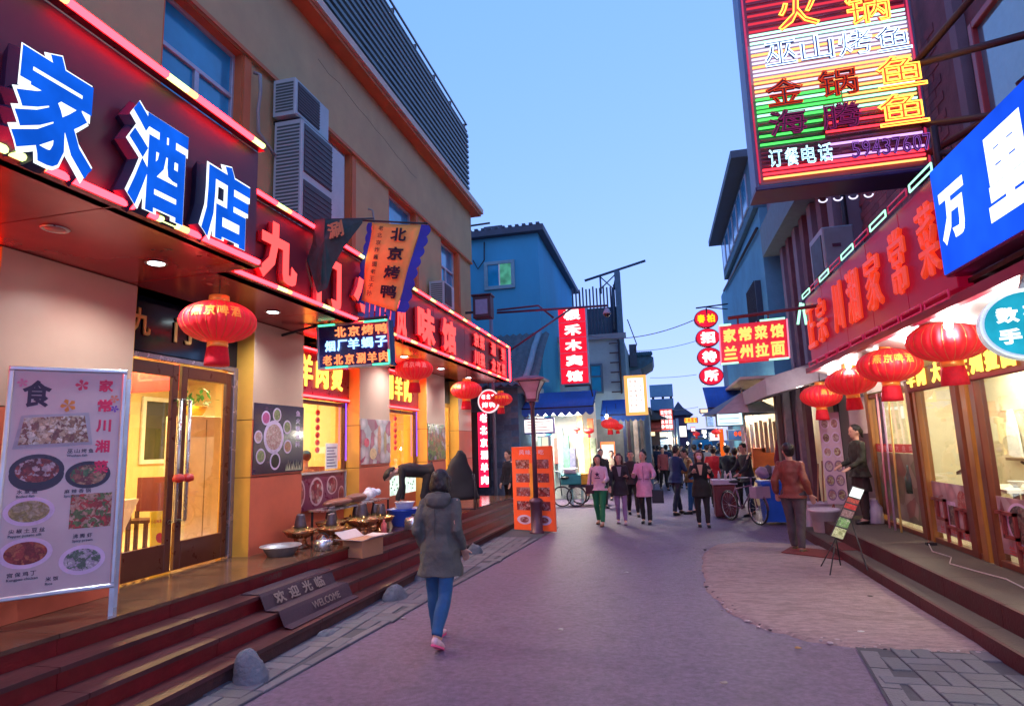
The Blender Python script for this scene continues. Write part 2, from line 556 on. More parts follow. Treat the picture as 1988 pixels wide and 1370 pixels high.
for i in range(330):
    j = rb_.randrange(len(pts) - 1); x, y = pts[j]
    if y > 11.3 or (y > 8 and rb_.random() < .45): continue
    x += rb_.gauss(.03, .045); y += rb_.gauss(.03, .045); s_ = rb_.uniform(.006, .024)
    c0 = len(g.v); g.ball((x, y, .012), s_ * rb_.uniform(.8, 1.6), s_, s_ * .55, 6, 4, rb_.randrange(3))
g.sm = [False] * len(g.sm)
g.build('rim_rubble', [mat('rubble_%d' % i, c, .9) for i, c in enumerate(((.30, .24, .26), (.09, .07, .085), (.42, .34, .36)))], kind='stuff')

# ================================================================== LEFT STEPS AND PLATFORM
tread = mat('step_tile', (.085, .026, .030), .34, var=.3, scale=5, stretch=(1, .35, 1), bump=.12, bscale=30, stain=.4)
riser = mat('red_riser', (.17, .004, .010), .35, var=.22, scale=6, bump=.12, stain=.35)
rubble = mat('old_render', (.07, .022, .025), .85, var=.3, scale=12, bump=.6)
plat = mat('platform_tile', (.13, .062, .038), .16, var=.32, scale=3.2, stretch=(.6, 1.4, 1), bump=.06, stain=.45)
steps = thing('front_steps', 'long dark red steps below the restaurant with the welcome mat', 'steps', (-4, 8, 0))
Z = [0, .15, .30, .45, .60]
YA, YB = -1.2, 15.6
def strip(name, m, xa, xb, z, y0, y1, th=.035, nose=0):
    b = MB()
    P = [(xa(y0), y0), (xb(y0) + nose, y0), (xb(y1) + nose, y1), (xa(y1), y1)]
    b.prism(WORLD, P, z - th, z)
    return b
for s_ in range(4):
    z = Z[s_ + 1]
    y = YA; L = 1.2 if s_ < 3 else 1.0
    back = (lambda yy, s_=s_: step_x(s_ + 1, yy) if s_ < 3 else -5.45)
    front = (lambda yy, s_=s_: step_x(s_, yy))
    while y < YB - .1:
        y1 = min(y + L, YB)
        if s_ < 3:
            strip('tread', tread, lambda yy: back(yy) - .02, front, z, y + .004, y1 - .004, nose=.02).build('tread_slab', tread, steps)
        b = MB(); b.prism(WORLD, [(front(y) - .04, y + .003), (front(y), y + .003), (front(y1), y1 - .003), (front(y1) - .04, y1 - .003)], Z[s_], z - .036)
        b.build('riser_tile', riser if s_ else rubble, steps)
        y = y1
# platform floor tiles
for i in range(17):
    y0 = YA + i * 1.0; y1 = min(y0 + 1.0, YB)
    xf = [step_x(3, y0) + .02, step_x(3, y1) + .02]
    cuts = [1.0, .66, .33, 0.0]
    for j in range(3):
        a0, a1 = cuts[j], cuts[j + 1]
        P = [(-5.42 * a0 + xf[0] * (1 - a0) + .003, y0 + .003), (-5.42 * a1 + xf[0] * (1 - a1) - .003, y0 + .003), (-5.42 * a1 + xf[1] * (1 - a1) - .003, y1 - .003), (-5.42 * a0 + xf[1] * (1 - a0) + .003, y1 - .003)]
        b = MB(); b.prism(WORLD, P, .57, .60 + (.0008 * ((i * 3 + j) % 3))); b.build('floor_tile', plat, steps)
b = MB(); b.prism(WORLD, [(-5.5, YA), (step_x(3, YA) - .05, YA), (step_x(3, YB) - .05, YB), (-5.5, YB)], -.01, .565); b.build('core', rubble, steps)
b = MB(); b.prism(WORLD, [(step_x(3, YB) - .05, YB - .002), (step_x(0, YB), YB - .002), (step_x(0, YB), YB), (step_x(3, YB) - .05, YB)], -.01, .14); b.build('end_wall', rubble, steps)
# painted stencil on the top riser
b = MB(); fr = Fr((step_x(3, 6.05) + .002, 6.05, .50), Vector((step_x(3, 7) - step_x(3, 6), 1, 0)), WZ)
line(b, fr, '小心台阶', .0, .02, .07, .06, r=.02, depth=.002); b.build('lettering', mat('stencil', (.12, .07, .06), .6), steps)

# welcome mat lying over two steps
matm = mat('mat_rubber', (.05, .02, .035), .85, var=.2, scale=40, bump=.5, bscale=200)
mg = thing('door_mat', 'dark purple welcome mat draped over the lower steps', 'mat', (-3.75, 5.9, .3))
b = MB(); y0, y1 = 5.6, 6.9
prof = [(step_x(2, 6) - .2, .455), (step_x(2, 6) + .01, .457), (step_x(2, 6) + .035, .43), (step_x(1, 6) - .13, .312), (step_x(1, 6) + .02, .308), (step_x(1, 6) + .04, .28), (step_x(1, 6) + .10, .175), (step_x(0, 6) - .05, .156)]
vs = []; NN = 24
for j in range(NN + 1):
    y = y0 + (y1 - y0) * j / NN
    for (x, z) in prof:
        q = .008 * noise.noise(Vector((x * 3, y * 4, 0)))
        vs.append((x + .03 * (y - 6) + q, y + .15 * (z - .3), z + .006 + q * q * 5))
P = len(prof)
b.add(vs, [(j * P + i, j * P + i + 1, (j + 1) * P + i + 1, (j + 1) * P + i) for j in range(NN) for i in range(P - 1)], smooth=False)
o = b.build('mat_sheet', matm, mg)
md = o.modifiers.new('s', 'SOLIDIFY'); md.thickness = .008; md.offset = -1
b = MB()
A = Vector((prof[2][0], 0, prof[2][1] + .012)); B_ = Vector((prof[3][0], 0, prof[3][1] + .012))
uu = (A - B_).normalized()
fr = Fr((prof[3][0] + .006 + (A.x - B_.x) * .5 + .0, 5.86, (A.z + B_.z) / 2 + .004), Vector((.03, 1, 0)), uu)
line(b, fr, '欢迎光临', 0, 0, .17, .13, .24, r=.03, depth=.002, c=.006)
b.build('lettering', mat('mat_print', (.24, .16, .14), .8), mg)
b = MB(); latin(b, Fr((step_x(1, 6) + .07, 6.1, .20), Vector((.03, 1, 0)), Vector((-.5, 0, 1))), 'WELCOME', 0, 0, .11, c=.034); b.build('lettering', mat('mat_print', (.4, .3, .2)), mg)

# ================================================================== LEFT RESTAURANT
ochre = mat('ochre_render', (.43, .31, .16), .85, var=.10, scale=1.6, bump=.25, bscale=60, stain=.16)
orange = mat('orange_render', (.46, .13, .045), .75, var=.12, scale=3, bump=.15, stain=.15)
litpanel = mat('panel_lit_tan', (.54, .34, .25), .38, metal=.15, var=.05, scale=2)  # lighter copy of the pilaster panel, downlight glow put into its colour
redpanel = mat('orange_red_panel', (.62, .12, .06), .5, var=.12, scale=2.2, bump=.05, stain=.18)
yellowwall = mat('yellow_side_panel', (.68, .33, .05), .5, var=.10, scale=2)
soffm = mat('soffit_red_glow', (.42, .04, .04), .22, metal=.35, var=.12, scale=1.5)  # red neon glow put into the colour of the brown panels
winfr = mat('window_frame_grey', (.34, .38, .46), .4, .3)
skygl = mat('window_sky_tint', (.01, .27, .52), .12, var=.3, scale=1.1, spec=.5, coat=.2)  # blue of the reflected sky put into the base colour
curtain = mat('pale_curtain', (.45, .62, .72), .8, var=.15, scale=9, stretch=(1, 1, .05))
rest = thing('restaurant_building', 'ochre two storey restaurant with lattice screen on its roof', 'building', (-5.1, 7, 0))
WXL = -5.1
openings = [(2.1, 3.4), (5.12, 6.46), (8.05, 9.42), (11.0, 12.4), (14.1, 15.42)]
ZB, ZT = 4.7, 7.18
y = -3.0
for i, (a, bb_) in enumerate(openings + [(16.6, 16.6)]):
    b = MB(); b.wbox(-5.4, WXL, y, a, 3.6, ZT); b.build('wall_pier', ochre, rest); y = bb_
for (a, c) in openings:
    b = MB(); b.wbox(-5.4, WXL, a, c, 3.6, ZB); b.build('window_apron', ochre, rest)
b = MB(); b.wbox(-5.4, WXL + .05, -3, 16.62, ZT + .002, 8.72); b.build('upper_wall', ochre, rest)
b = MB(); b.wbox(-9.5, -5.402, 16.3, 16.6, 3.3, 8.72); b.wbox(-9.5, -5.402, -3, -2.7, 3.6, 8.72); b.wbox(-9.7, -9.5, -3, 16.6, 0, 8.72); b.wbox(-9.5, -5.402, -2.7, 16.3, 8.5, 8.7); b.build('rear_walls', ochre, rest)
b = MB(); b.wbox(WXL + .051, WXL + .07, -3, 16.62, ZT - .01, ZT + .05); b.build('string_course', orange, rest)
b = MB(); b.wbox(-9.8, WXL + .30, -3, 16.86, 8.722, 8.80, mi=0); b.wbox(-9.8, WXL + .36, -3, 16.92, 8.802, 8.95, mi=1)
b.build('eave_cornice', [orange, mat('cornice_cream', (.55, .42, .34), .7, var=.12)], rest)
# hairline crack
b = MB(); pp = [(WXL + .0505, 8.2 + i * .35, 8.25 - .02 * i + .08 * noise.noise(Vector((i * 1.7, 0, 0)))) for i in range(13)]
b.tube(pp, .004, 4); b.build('crack', mat('crack_dark', (.12, .08, .06), .9), rest)
for wi, (a, c) in enumerate(openings):
    fr = FL(WXL - .14, a, 0); W_ = c - a
    wnd = MB()
    for (a0, a1, b0, b1) in ((0, .06, ZB, ZT), (W_ - .06, W_, ZB, ZT), (.06, W_ - .06, ZB, ZB + .06), (.06, W_ - .06, ZT - .06, ZT), (.06, W_ - .06, 6.52, 6.58), (W_ * .5 - .035, W_ * .5 + .035, ZB + .06, 6.52)):
        wnd.bbox(fr, a0, a1, b0, b1, -.04, .03, .006)
    wf = wnd.build('window', winfr, rest)
    for (a0, a1, b0, b1) in ((.06, W_ * .5 - .035, ZB + .06, 6.52), (W_ * .5 + .035, W_ - .06, ZB + .06, 6.52), (.06, W_ - .06, 6.58, ZT - .06)):
        p = MB(); p.box(fr, a0, a1, b0, b1, -.02, -.012); p.build('pane', skygl if not (wi == 2 and a0 > .3) else curtain if b1 < 6.6 else skygl, wf)
    sr = MB(); sr.wbox(WXL - .11, WXL + .0, a, a + .02, ZB, ZT); sr.wbox(WXL - .11, WXL, c - .02, c, ZB, ZT); sr.wbox(WXL - .11, WXL, a + .02, c - .02, ZT - .02, ZT); sr.build('reveal', orange, wf)
    sr = MB(); sr.wbox(WXL + .002, WXL + .03, c + .0, c + .14, ZB, ZT - .02); sr.build('trim', orange, wf)
# roof lattice screen
lat = mat('lattice_steel', (.10, .12, .13), .45, .5)
ZS0, ZS1 = 9.0, 11.15
for i in range(13):
    z = ZS0 + .08 + i * (ZS1 - ZS0) / 13
    b = MB(); b.wbox(-5.08, -5.0, -2, 16.42, z, z + .075); b.build('lattice_slat', lat, rest)
    b = MB(); b.wbox(-9.0, -5.09, 16.32, 16.40, z, z + .075); b.build('lattice_slat', lat, rest)
for i in range(2):
    z = ZS1 + .12 + i * .22
    b = MB(); b.tube([(-5.05, -2, z), (-5.05, 16.4, z), (-9.0, 16.4, z)], .03, 6); b.build('lattice_rail', lat, rest)
for i in range(15):
    y = -1.5 + i * 1.275
    b = MB(); b.wbox(-5.16, -5.09, y, y + .06, 8.95, ZS1 + .36); b.build('lattice_post', lat, rest)
for i in range(9):
    x = -5.25 - i * .42
    b = MB(); b.wbox(x - .05, x, 16.24, 16.31, 8.95, ZS1 + .36); b.build('lattice_post', lat, rest)
b = MB()
for i in range(44):
    y = -1.3 + i * .41; b.wbox(-5.088, -5.082, y, y + .03, ZS0, ZS1)
o = b.build('lattice_tie', lat, rest); o['kind'] = 'stuff'

# ground floor: pilasters of metal panels
PX = -5.08
pil = [(3.66, 4.98, -.9), (6.86, 8.0, 0), (9.76, 10.98, 0), (12.95, 14.15, 0), (15.2, 16.3, 0)]
for i, (a, c, _) in enumerate(pil):
    core = MB(); core.wbox(-5.4, PX - .012, a + .01, c - .01, .60, 3.6); pc = core.build('pilaster', mat('pilaster_core', (.12, .05, .03), .8), rest)
    cuts = [(.60, 1.565), (1.575, 2.295), (2.305, 3.59)]
    for (z0, z1), mm in zip(cuts, (redpanel, redpanel, litpanel)):
        b = MB(); b.bbox(FL(PX, 0, 0), a, c, z0, z1, -.012, 0, .003); b.build('panel', mm, pc)
        for yy in (a, c):
            fr = Fr((PX, yy, 0), WX, WZ) if yy == a else Fr((PX, yy, 0), -WX, WZ)
            b = MB()
            if yy == a: b.wbox(-5.4, PX - .004, yy - .006, yy + .0, z0, z1)
            else: b.wbox(-5.4, PX - .004, yy, yy + .006, z0, z1)
            b.build('panel', yellowwall, pc)
# rear ground floor wall line at X = -5.4: recesses
b = MB()
b.wbox(-5.6, -5.4, -3, 1.9, .6, 3.6)
b.wbox(-5.55, -5.41, 3.66, 5.0, .6, 3.6)
b.wbox(-5.55, -5.41, 6.86, 8.0, .6, 3.6)
b.wbox(-5.55, -5.41, 9.76, 11.0, .6, 3.6)
b.wbox(-5.55, -5.41, 12.95, 14.2, .6, 3.6)
b.wbox(-9.5, -5.41, 16.3, 16.6, .0, 3.3)
b.build('rear_wall', yellowwall, rest)
b = MB(); b.wbox(-5.41, -5.12, -3, 1.9, .6, 3.6); b.build('side_wall', yellowwall, rest)
# soffit panels of the canopy
b_edges = [-2.0, 0.3, 1.9, 3.3, 4.88]
for i in range(4):
    b = MB(); b.wbox(-5.4, -3.62, b_edges[i] + .006, b_edges[i + 1] - .006, 3.6, 3.63); b.build('soffit_panel', soffm, rest)
ye = [4.88 + i * 1.89 for i in range(7)]
for i in range(6):
    b = MB(); b.wbox(-5.4, -3.99, ye[i] + .006, ye[i + 1] - .006, 3.6, 3.63); b.build('soffit_panel', soffm, rest)
b = MB(); b.wbox(-5.1, -3.7, -2, 4.86, 3.64, 4.7); b.wbox(-5.1, -4.08, 4.88, 16.2, 3.64, 4.5); b.build('canopy_core', mat('canopy_core', (.07, .03, .035), .7), rest)
b = MB(); b.wbox(-3.70, -3.62, -2, 4.88, 3.60, 3.66); b.wbox(-4.08, -3.99, 4.89, 16.2, 3.60, 3.66); b.build('canopy_edge', soffm, rest)

# ---- interior of the restaurant, seen through door and windows
wallm = mat('interior_cream_wall', (.78, .60, .30), .7, var=.06)
flo = mat('interior_floor_tile', (.75, .62, .42), .2, var=.08)
b = MB(); b.wbox(-9.45, -5.46, 2.2, 16.25, .5, .602); b.build('interior_floor', flo, rest)
b = MB(); b.wbox(-9.45, -9.35, 2.2, 16.2, .602, 3.55); b.wbox(-9.35, -5.62, 2.2, 2.3, .602, 3.55); b.wbox(-9.35, -5.56, 10.6, 10.7, .602, 3.3); b.build('interior_wall', wallm, rest)
b = MB(); b.wbox(-9.45, -5.56, 2.2, 16.2, 3.42, 3.5); b.build('interior_ceiling', mat('ceiling_dark', (.34, .30, .22), .6), rest)
# inner window with white frame
for yy in (5.9, 9.4, 12.4):
    f2 = FL(-9.33, yy, 0)
    b = MB()
    for q in ((0, .08, 1.75, 3.0), (1.32, 1.4, 1.75, 3.0), (.66, .74, 1.75, 3.0), (.08, .66, 1.75, 1.83), (.08, .66, 2.92, 3.0), (.74, 1.32, 1.75, 1.83), (.74, 1.32, 2.92, 3.0)): b.bbox(f2, *q, 0, .04, .005)
    wf = b.build('inner_window', white, rest)
    b = MB(); b.box(f2, .08, 1.32, 1.83, 2.92, .002, .008); b.build('pane', mat('dark_green_pane', (.05, .06, .035), .2), wf)

def area(name, loc, size, power, color, parent=None, down=True, rot=None, spread=None):
    l = bpy.data.lights.new(name, 'AREA'); l.shape = 'RECTANGLE'; l.size = size[0]; l.size_y = size[1]; l.energy = power * LK; l.color = color
    if spread: l.spread = spread
    o = bpy.data.objects.new(name, l); COL.objects.link(o)
    if parent is not None: adopt(o, parent)
    o.location = loc
    if rot: o.rotation_euler = rot
    return o
def spot(name, loc, power, color, ang=100, blend=.6, parent=None, rot=None, r=.04):
    l = bpy.data.lights.new(name, 'SPOT'); l.energy = power * LK; l.color = color; l.spot_size = R(ang); l.spot_blend = blend; l.shadow_soft_size = r
    o = bpy.data.objects.new(name, l); COL.objects.link(o)
    if parent is not None: adopt(o, parent)
    o.location = loc
    if rot: o.rotation_euler = rot
    return o
def point(name, loc, power, color, r=.06, parent=None):
    l = bpy.data.lights.new(name, 'POINT'); l.energy = power * LK; l.color = color; l.shadow_soft_size = r
    o = bpy.data.objects.new(name, l); COL.objects.link(o)
    if parent is not None: adopt(o, parent)
    o.location = loc; return o
WARM = (1.0, .66, .25)
for (x, y, lb_) in ((-7.4, 4.6, 'deep left behind the door'), (-7.0, 6.7, 'above the table by the door'), (-7.2, 9.2, 'behind the first shop window'), (-6.6, 12.0, 'behind the second shop window'), (-6.6, 14.6, 'behind the gold framed door')):
    t = thing('ceiling_lamp', 'round lit ceiling lamp ' + lb_, 'lamp', (x, y, 3.4), 'ceiling lamps inside the restaurant')
    b = MB(); b.lathe([(.20, 3.37), (.19, 3.415)], (x, y, 0), 20); b.build('rim', steel, t)
    b = MB(); b.lathe([(.17, 3.365), (.17, 3.372)], (x, y, 0), 20); b.build('diffuser', emis('warm_lamp', (1, .85, .55), 6), t)
    area('lamp_light', (x, y, 3.35), (.6, .6), 185, WARM, t)

# ---- entrance door
DX = -5.36
door = thing('entrance_door', 'glazed brown double door of the restaurant entrance standing ajar', 'door', (DX, 5.9, .6))
frm = mat('door_brown', (.09, .02, .012), .3, .0, var=.1)
b = MB(); fr = FL(DX, 0, 0)
for q in ((4.98, 5.03, .6, 2.98), (6.78, 6.86, .6, 2.98), (5.03, 6.78, 2.92, 2.98)): b.bbox(fr, *q, -.05, .05, .006)
b.build('door_frame', mat('door_frame_steel', (.30, .22, .24), .25, .7), door)
for (a, c, ang) in ((5.04, 5.88, 0), (5.93, 6.77, 0)):
    b = MB()
    for q in ((a, a + .09, .62, 2.9), (c - .09, c, .62, 2.9), (a + .09, c - .09, .62, .92), (a + .09, c - .09, 2.76, 2.9)): b.bbox(fr, *q, -.025, .02, .005)
    lf = b.build('door_leaf', frm, door)
    b = MB(); b.box(fr, a + .09, c - .09, .92, 2.76, -.006, .0); b.build('pane', GL, lf)
    hy = c - .045 if a < 5.5 else a + .045
    b = MB(); b.tube([(DX + .02, hy, 1.15), (DX + .1, hy, 1.15), (DX + .1, hy, 2.5), (DX + .02, hy, 2.5)], .022, 10); b.build('handle', steel, lf)
    b = MB(); b.lathe([(.001, -.05), (.06, -.03), (.065, 0), (.05, .04), (.001, .05)], (DX + .12, hy, 1.62), 14); b.build('knob', redpaint, lf)
hd = thing('entrance_header', 'black board with gold characters above the entrance door', 'sign', (DX, 5.9, 3.0))
b = MB(); b.bbox(fr, 4.985, 6.855, 2.985, 3.595, -.04, .03, .01); b.build('panel', mat('gloss_black', (.004, .004, .012), .15, var=0), hd)
gold = mat('gold_leaf', (.62, .38, .13), .3, .7)
for i, ch in enumerate('九门味'):
    b = MB(); put(b, fr, ch, 5.28 + i * .6, 3.30, .27, .30, c=.045, r=.04, depth=.02); b.build('letter', gold, hd)

# shop windows between the pilasters, with their own neon transoms
def shopwin(a, c, txt, lab, plab, zs=1.5):
    t = thing('shop_window', lab, 'window', (DX, a, zs))
    b = MB()
    for q in ((a, a + .05, zs, 3.58), (c - .05, c, zs, 3.58), (a + .05, c - .05, zs, zs + .06), (a + .05, c - .05, 2.62, 2.68)): b.bbox(fr, *q, -.04, .03, .006)
    b.build('frame', frm, t)
    b = MB(); b.box(fr, a + .05, c - .05, zs + .06, 2.62, -.008, -.002); b.build('pane', GL, t)
    b = MB(); b.bbox(fr, a, c, .6, zs - .002, -.03, .0, .006); b.build('apron', redpanel, t)
    s = thing('transom_sign', plab, 'neon sign', (DX, a, 2.7))
    b = MB(); b.bbox(fr, a + .01, c - .01, 2.69, 3.50, .032, .09, .01); b.build('panel', mat('sign_maroon', (.16, .008, .02), .3), s)
    for i, ch in enumerate(txt):
        b = MB(); put(b, fr, ch, a + .32 + i * .47, 3.12, .36, .5, c=.115, r=.03, depth=.03); b.build('letter', emis('neon_yellow_red', (1, .38, .05), 4), s)
    for z in (2.73, 3.47):
        b = MB(); b.tube([fr.p(a + .04, z, .11), fr.p(c - .04, z, .11)], .016, 8); b.build('neon_tube', emis('neon_pinkred', (1, .012, .014), 34), s)
    b = MB(); b.tube([fr.p(c - .06, 1.7, .06), fr.p(c - .06, 2.72, .06)], .012, 6); b.build('neon_tube', emis('neon_violet', (.35, .1, 1), 1.5), s)
shopwin(8.01, 9.74, '羊肉烫', 'lit shop window with white menu sheet, nearest to the entrance', 'red neon transom reading 羊肉烫 over the nearer window')
shopwin(1.95, 3.64, '烤鸭', 'lit shop window at the left edge before the big tan pilaster', 'red neon transom left of the big tan pilaster')
shopwin(11.0, 12.93, '涮羊肉', 'lit shop window between the two food poster pilasters', 'red neon transom reading 涮羊肉 over the farther window', 1.35)
b = MB()
for q in ((14.18, 14.24, .6, 3.0), (15.12, 15.18, .6, 3.0), (14.65, 14.70, .6, 3.0), (14.24, 15.12, 2.9, 3.0), (14.24, 15.12, .6, .85)): b.bbox(fr, *q, -.03, .03, .006)
t = thing('side_door', 'narrow gold framed glass door at the far end of the restaurant', 'door', (DX, 14.7, .6))
b.build('door_frame', mat('gold_frame', (.5, .25, .05), .3, .5), t)
b = MB(); b.box(fr, 14.24, 15.12, .85, 2.9, -.01, -.004); b.build('pane', GL, t)
b = MB(); b.bbox(fr, 14.18, 15.18, 3.0, 3.58, -.03, .05, .01); b.build('header_panel', mat('dark_glass', (.01, .02, .03), .1), t)
# printed picture panel under the first window, menu sheet, counter of the second window
meat = food('meat_print', ((.5, .05, .06), (.55, .2, .18), (.35, .03, .05), (.6, .4, .38), (.3, .05, .08), (.45, .12, .12)), 14)
t = thing('meat_poster', 'wide poster of sliced meat plates under the first window', 'poster', (DX, 8.9, 1.0))
b = MB(); b.bbox(fr, 8.08, 9.66, .98, 1.52, .035, .05, .004); b.build('sheet', mat('poster_plum', (.22, .04, .08), .3), t)
b = MB(); b.bbox(fr, 8.05, 9.70, 1.52, 1.55, .03, .07, .004); b.bbox(fr, 9.67, 9.70, .98, 1.52, .03, .07, .004); b.build('frame', alu, t)
for (y_, z_, ra, rb) in ((8.3, 1.25, .16, .22), (8.78, 1.25, .20, .22), (9.25, 1.32, .17, .15), (9.55, 1.15, .1, .14)):
    b = MB(); b.disc(fr, y_, z_, ra, rb, .0515, mi=0); b.disc(fr, y_, z_, ra * .84, rb * .84, .053, mi=1); b.build('plate_print', [mat('print_pink', (.6, .35, .38), .3), meat], t)
t = thing('menu_sheet', 'white printed price sheet taped inside the first window', 'sheet', (DX, 9.3, 1.55))
b = MB(); b.bbox(fr, 9.12, 9.5, 1.58, 2.0, .001, .006, .001); b.build('sheet', white, t)
b = MB()
for i in range(7): b.box(fr, 9.15, 9.46 - .04 * (i % 3), 1.62 + i * .05, 1.635 + i * .05, .0075, .009)
b.build('print_lines', mat('ink', (.1, .08, .2), .6), t)
t = thing('counter_light_box', 'glowing white counter front under the second window', 'light box', (DX, 11.9, 1.2))
b = MB(); b.bbox(fr, 11.1, 12.8, .95, 1.33, .005, .06, .006); b.build('panel', emis('pale_lightbox', (.8, 1, .85), 1.1, .3, 8), t)
b = MB()
for i in range(24): b.disc(fr, 11.2 + random.random() * 1.5, 1.0 + random.random() * .28, .03, .02, .062, 8)
b.build('print_spots', mat('ink_green', (.1, .25, .12), .6), t)
# ================================================================== FASCIA SIGNS, LEFT
def on_left(x, px0, px1, py0, py1):
    """a character's box measured in the photograph, as centre and size on the plane X = x"""
    my, mx = (py0 + py1) / 2, (px0 + px1) / 2
    y0, y1 = onX(px0, my, x).y, onX(px1, my, x).y
    return (y0 + y1) / 2, (onX(mx, py0, x).z + onX(mx, py1, x).z) / 2, abs(y1 - y0), abs(onX(mx, py0, x).z - onX(mx, py1, x).z)
maroon = mat('fascia_maroon', (.105, .022, .045), .42, var=.12, scale=2)
TUBE_R, TUBE_Y, TUBE_O = emis('tube_red', (1, .009, .014), 30), emis('tube_lime', (.75, .9, .25), 3.2), emis('tube_orange', (1, .35, .12), 4)
def tube_run(parent, p0, p1, r=.026, seed=1, cut=1.0):
    rnd = random.Random(seed); p0, p1 = Vector(p0), Vector(p1); L = (p1 - p0).length; s = 0
    while s < L - .02:
        for m_, l_ in ((TUBE_R, cut * rnd.uniform(.75, .95)), (TUBE_Y, cut * .22), (TUBE_O, cut * .10)):
            if s >= L - .02: break
            e = min(s + l_, L)
            a = p0 + (p1 - p0) * (s / L); b_ = p0 + (p1 - p0) * ((e - .012) / L)
            b = MB(); b.tube([a, b_], r, 8); b.build('neon_tube', m_, parent); s = e
s1 = thing('fascia_sign', 'big near fascia sign with blue and white glowing characters 家酒店', 'sign', (-3.62, 3, 3.6))
b = MB(); fr = FL(-3.62, 0, 0); b.bbox(fr, -2, 4.86, 3.64, 4.76, -.07, 0, .01); b.build('panel', maroon, s1)
b = MB(); b.wbox(-3.62, -3.55, -2, 4.86, 4.765, 4.80); b.wbox(-3.62, -3.55, -2, 4.86, 3.60, 3.635); b.build('edge_trim', mat('trim_red_metal', (.25, .02, .04), .3, .5), s1)
tube_run(s1, (-3.535, -1.6, 4.79), (-3.535, 4.82, 4.79), seed=3, cut=.95)
tube_run(s1, (-3.535, -1.9, 3.625), (-3.535, 4.82, 3.625), seed=5, cut=.95)
blue_face, white_face = emis('letter_blue', (.006, .115, .80), .95, .22, 4), emis('letter_white', (.85, .95, 1), 1.5)
letter_side = mat('letter_side_navy', (.006, .008, .05), .4)
for ch, bx in (('家', (12, 193, 88, 340)), ('酒', (238, 368, 208, 428)), ('店', (385, 488, 310, 484))):
    yc, zc, w_, h_ = on_left(-3.45, *bx); w_ *= .90; h_ *= .90
    b = MB(); put(b, fr, ch, yc, zc, w_ * 1.08, h_ * 1.08, c=.075, r=.105, depth=.16); lt = b.build('letter', letter_side, s1)
    b = MB(); put(b, fr, ch, yc, zc, w_ * 1.05, h_ * 1.05, c=.165, r=.092, depth=.012); b.build('letter_rim', white_face, lt)
    b = MB(); put(b, fr, ch, yc, zc, w_, h_, c=.178, r=.032, depth=.008); b.build('letter_face', blue_face, lt)
s2 = thing('fascia_sign', 'long far fascia sign with glowing red characters 九门 and 味馆', 'sign', (-3.99, 10, 3.6))
b = MB(); fr2 = FL(-3.99, 0, 0)
for i in range(6):
    b = MB(); b.bbox(fr2, ye[i] + .003, min(ye[i + 1], 16.2) - .003, 3.64, 4.53, -.07, 0, .006); b.build('panel', maroon, s2)
b = MB(); b.wbox(-3.99, -3.92, 4.9, 16.2, 4.535, 4.56); b.wbox(-3.99, -3.92, 4.9, 16.2, 3.61, 3.635); b.build('edge_trim', mat('trim_red_metal', (.25, .02, .04)), s2)
tube_run(s2, (-3.905, 4.95, 4.56), (-3.905, 16.2, 4.56), .022, 8, .8)
tube_run(s2, (-3.905, 4.95, 3.63), (-3.905, 16.2, 3.63), .022, 9, .8)
b = MB(); b.tube([(-3.905, 16.22, 3.63), (-3.905, 16.22, 4.56)], .022, 8); b.build('neon_tube', TUBE_R, s2)
salmon = emis('letter_salmon', (1, .06, .06), 2.6)
lside = mat('letter_side_red', (.30, .005, .02), .4)
for ch, bx in (('九', (498, 580, 432, 552)), ('门', (612, 664, 488, 602)), ('风', (768, 790, 598, 650)), ('味', (809, 846, 592, 674)), ('馆', (857, 886, 612, 694))):
    yc, zc, w_, h_ = on_left(-3.9, *bx); h_ = .66; w_ = min(w_, .95) * .92
    b = MB(); put(b, fr2, ch, yc, zc, w_, h_, c=.045, r=.055, depth=.09); lt = b.build('letter', lside, s2)
    b = MB(); put(b, fr2, ch, yc, zc, w_, h_, c=.095, r=.05, depth=.01); b.build('letter_face', salmon, lt)
yc, zc, w_, h_ = on_left(-3.9, 690, 722, 535, 620)
b = MB(); put(b, fr2, '小', yc + .1, 4.07, .8, .62, c=.045, r=.055, depth=.09); lt = b.build('letter', lside, s2)
b = MB(); put(b, fr2, '小', yc + .1, 4.07, .8, .62, c=.095, r=.05, depth=.01); b.build('letter_face', salmon, lt)
yc, zc, w_, h_ = on_left(-3.9, 735, 762, 575, 640)
b = MB(); put(b, fr2, '吃', yc - .1, 4.07, .8, .62, c=.045, r=.055, depth=.09); lt = b.build('letter', lside, s2)
b = MB(); put(b, fr2, '吃', yc - .1, 4.07, .8, .62, c=.095, r=.05, depth=.01); b.build('letter_face', salmon, lt)
for i, (st, sb) in enumerate((('京', '川'), ('菜', '菜'), ('湘', '龙'), (' ', '江'), ('菜', '菜'))):
    yy = 13.15 + (0, .45, 1.45, 1.95, 2.45)[i]
    for q, z in ((st, 4.28), (sb, 3.86)):
        if q == ' ': continue
        b = MB(); put(b, fr2, q, yy, z, .40, .33, c=.03, r=.05, depth=.06); lt = b.build('letter', lside, s2)
        b = MB(); put(b, fr2, q, yy, z, .40, .33, c=.065, r=.045, depth=.008); b.build('letter_face', salmon, lt)

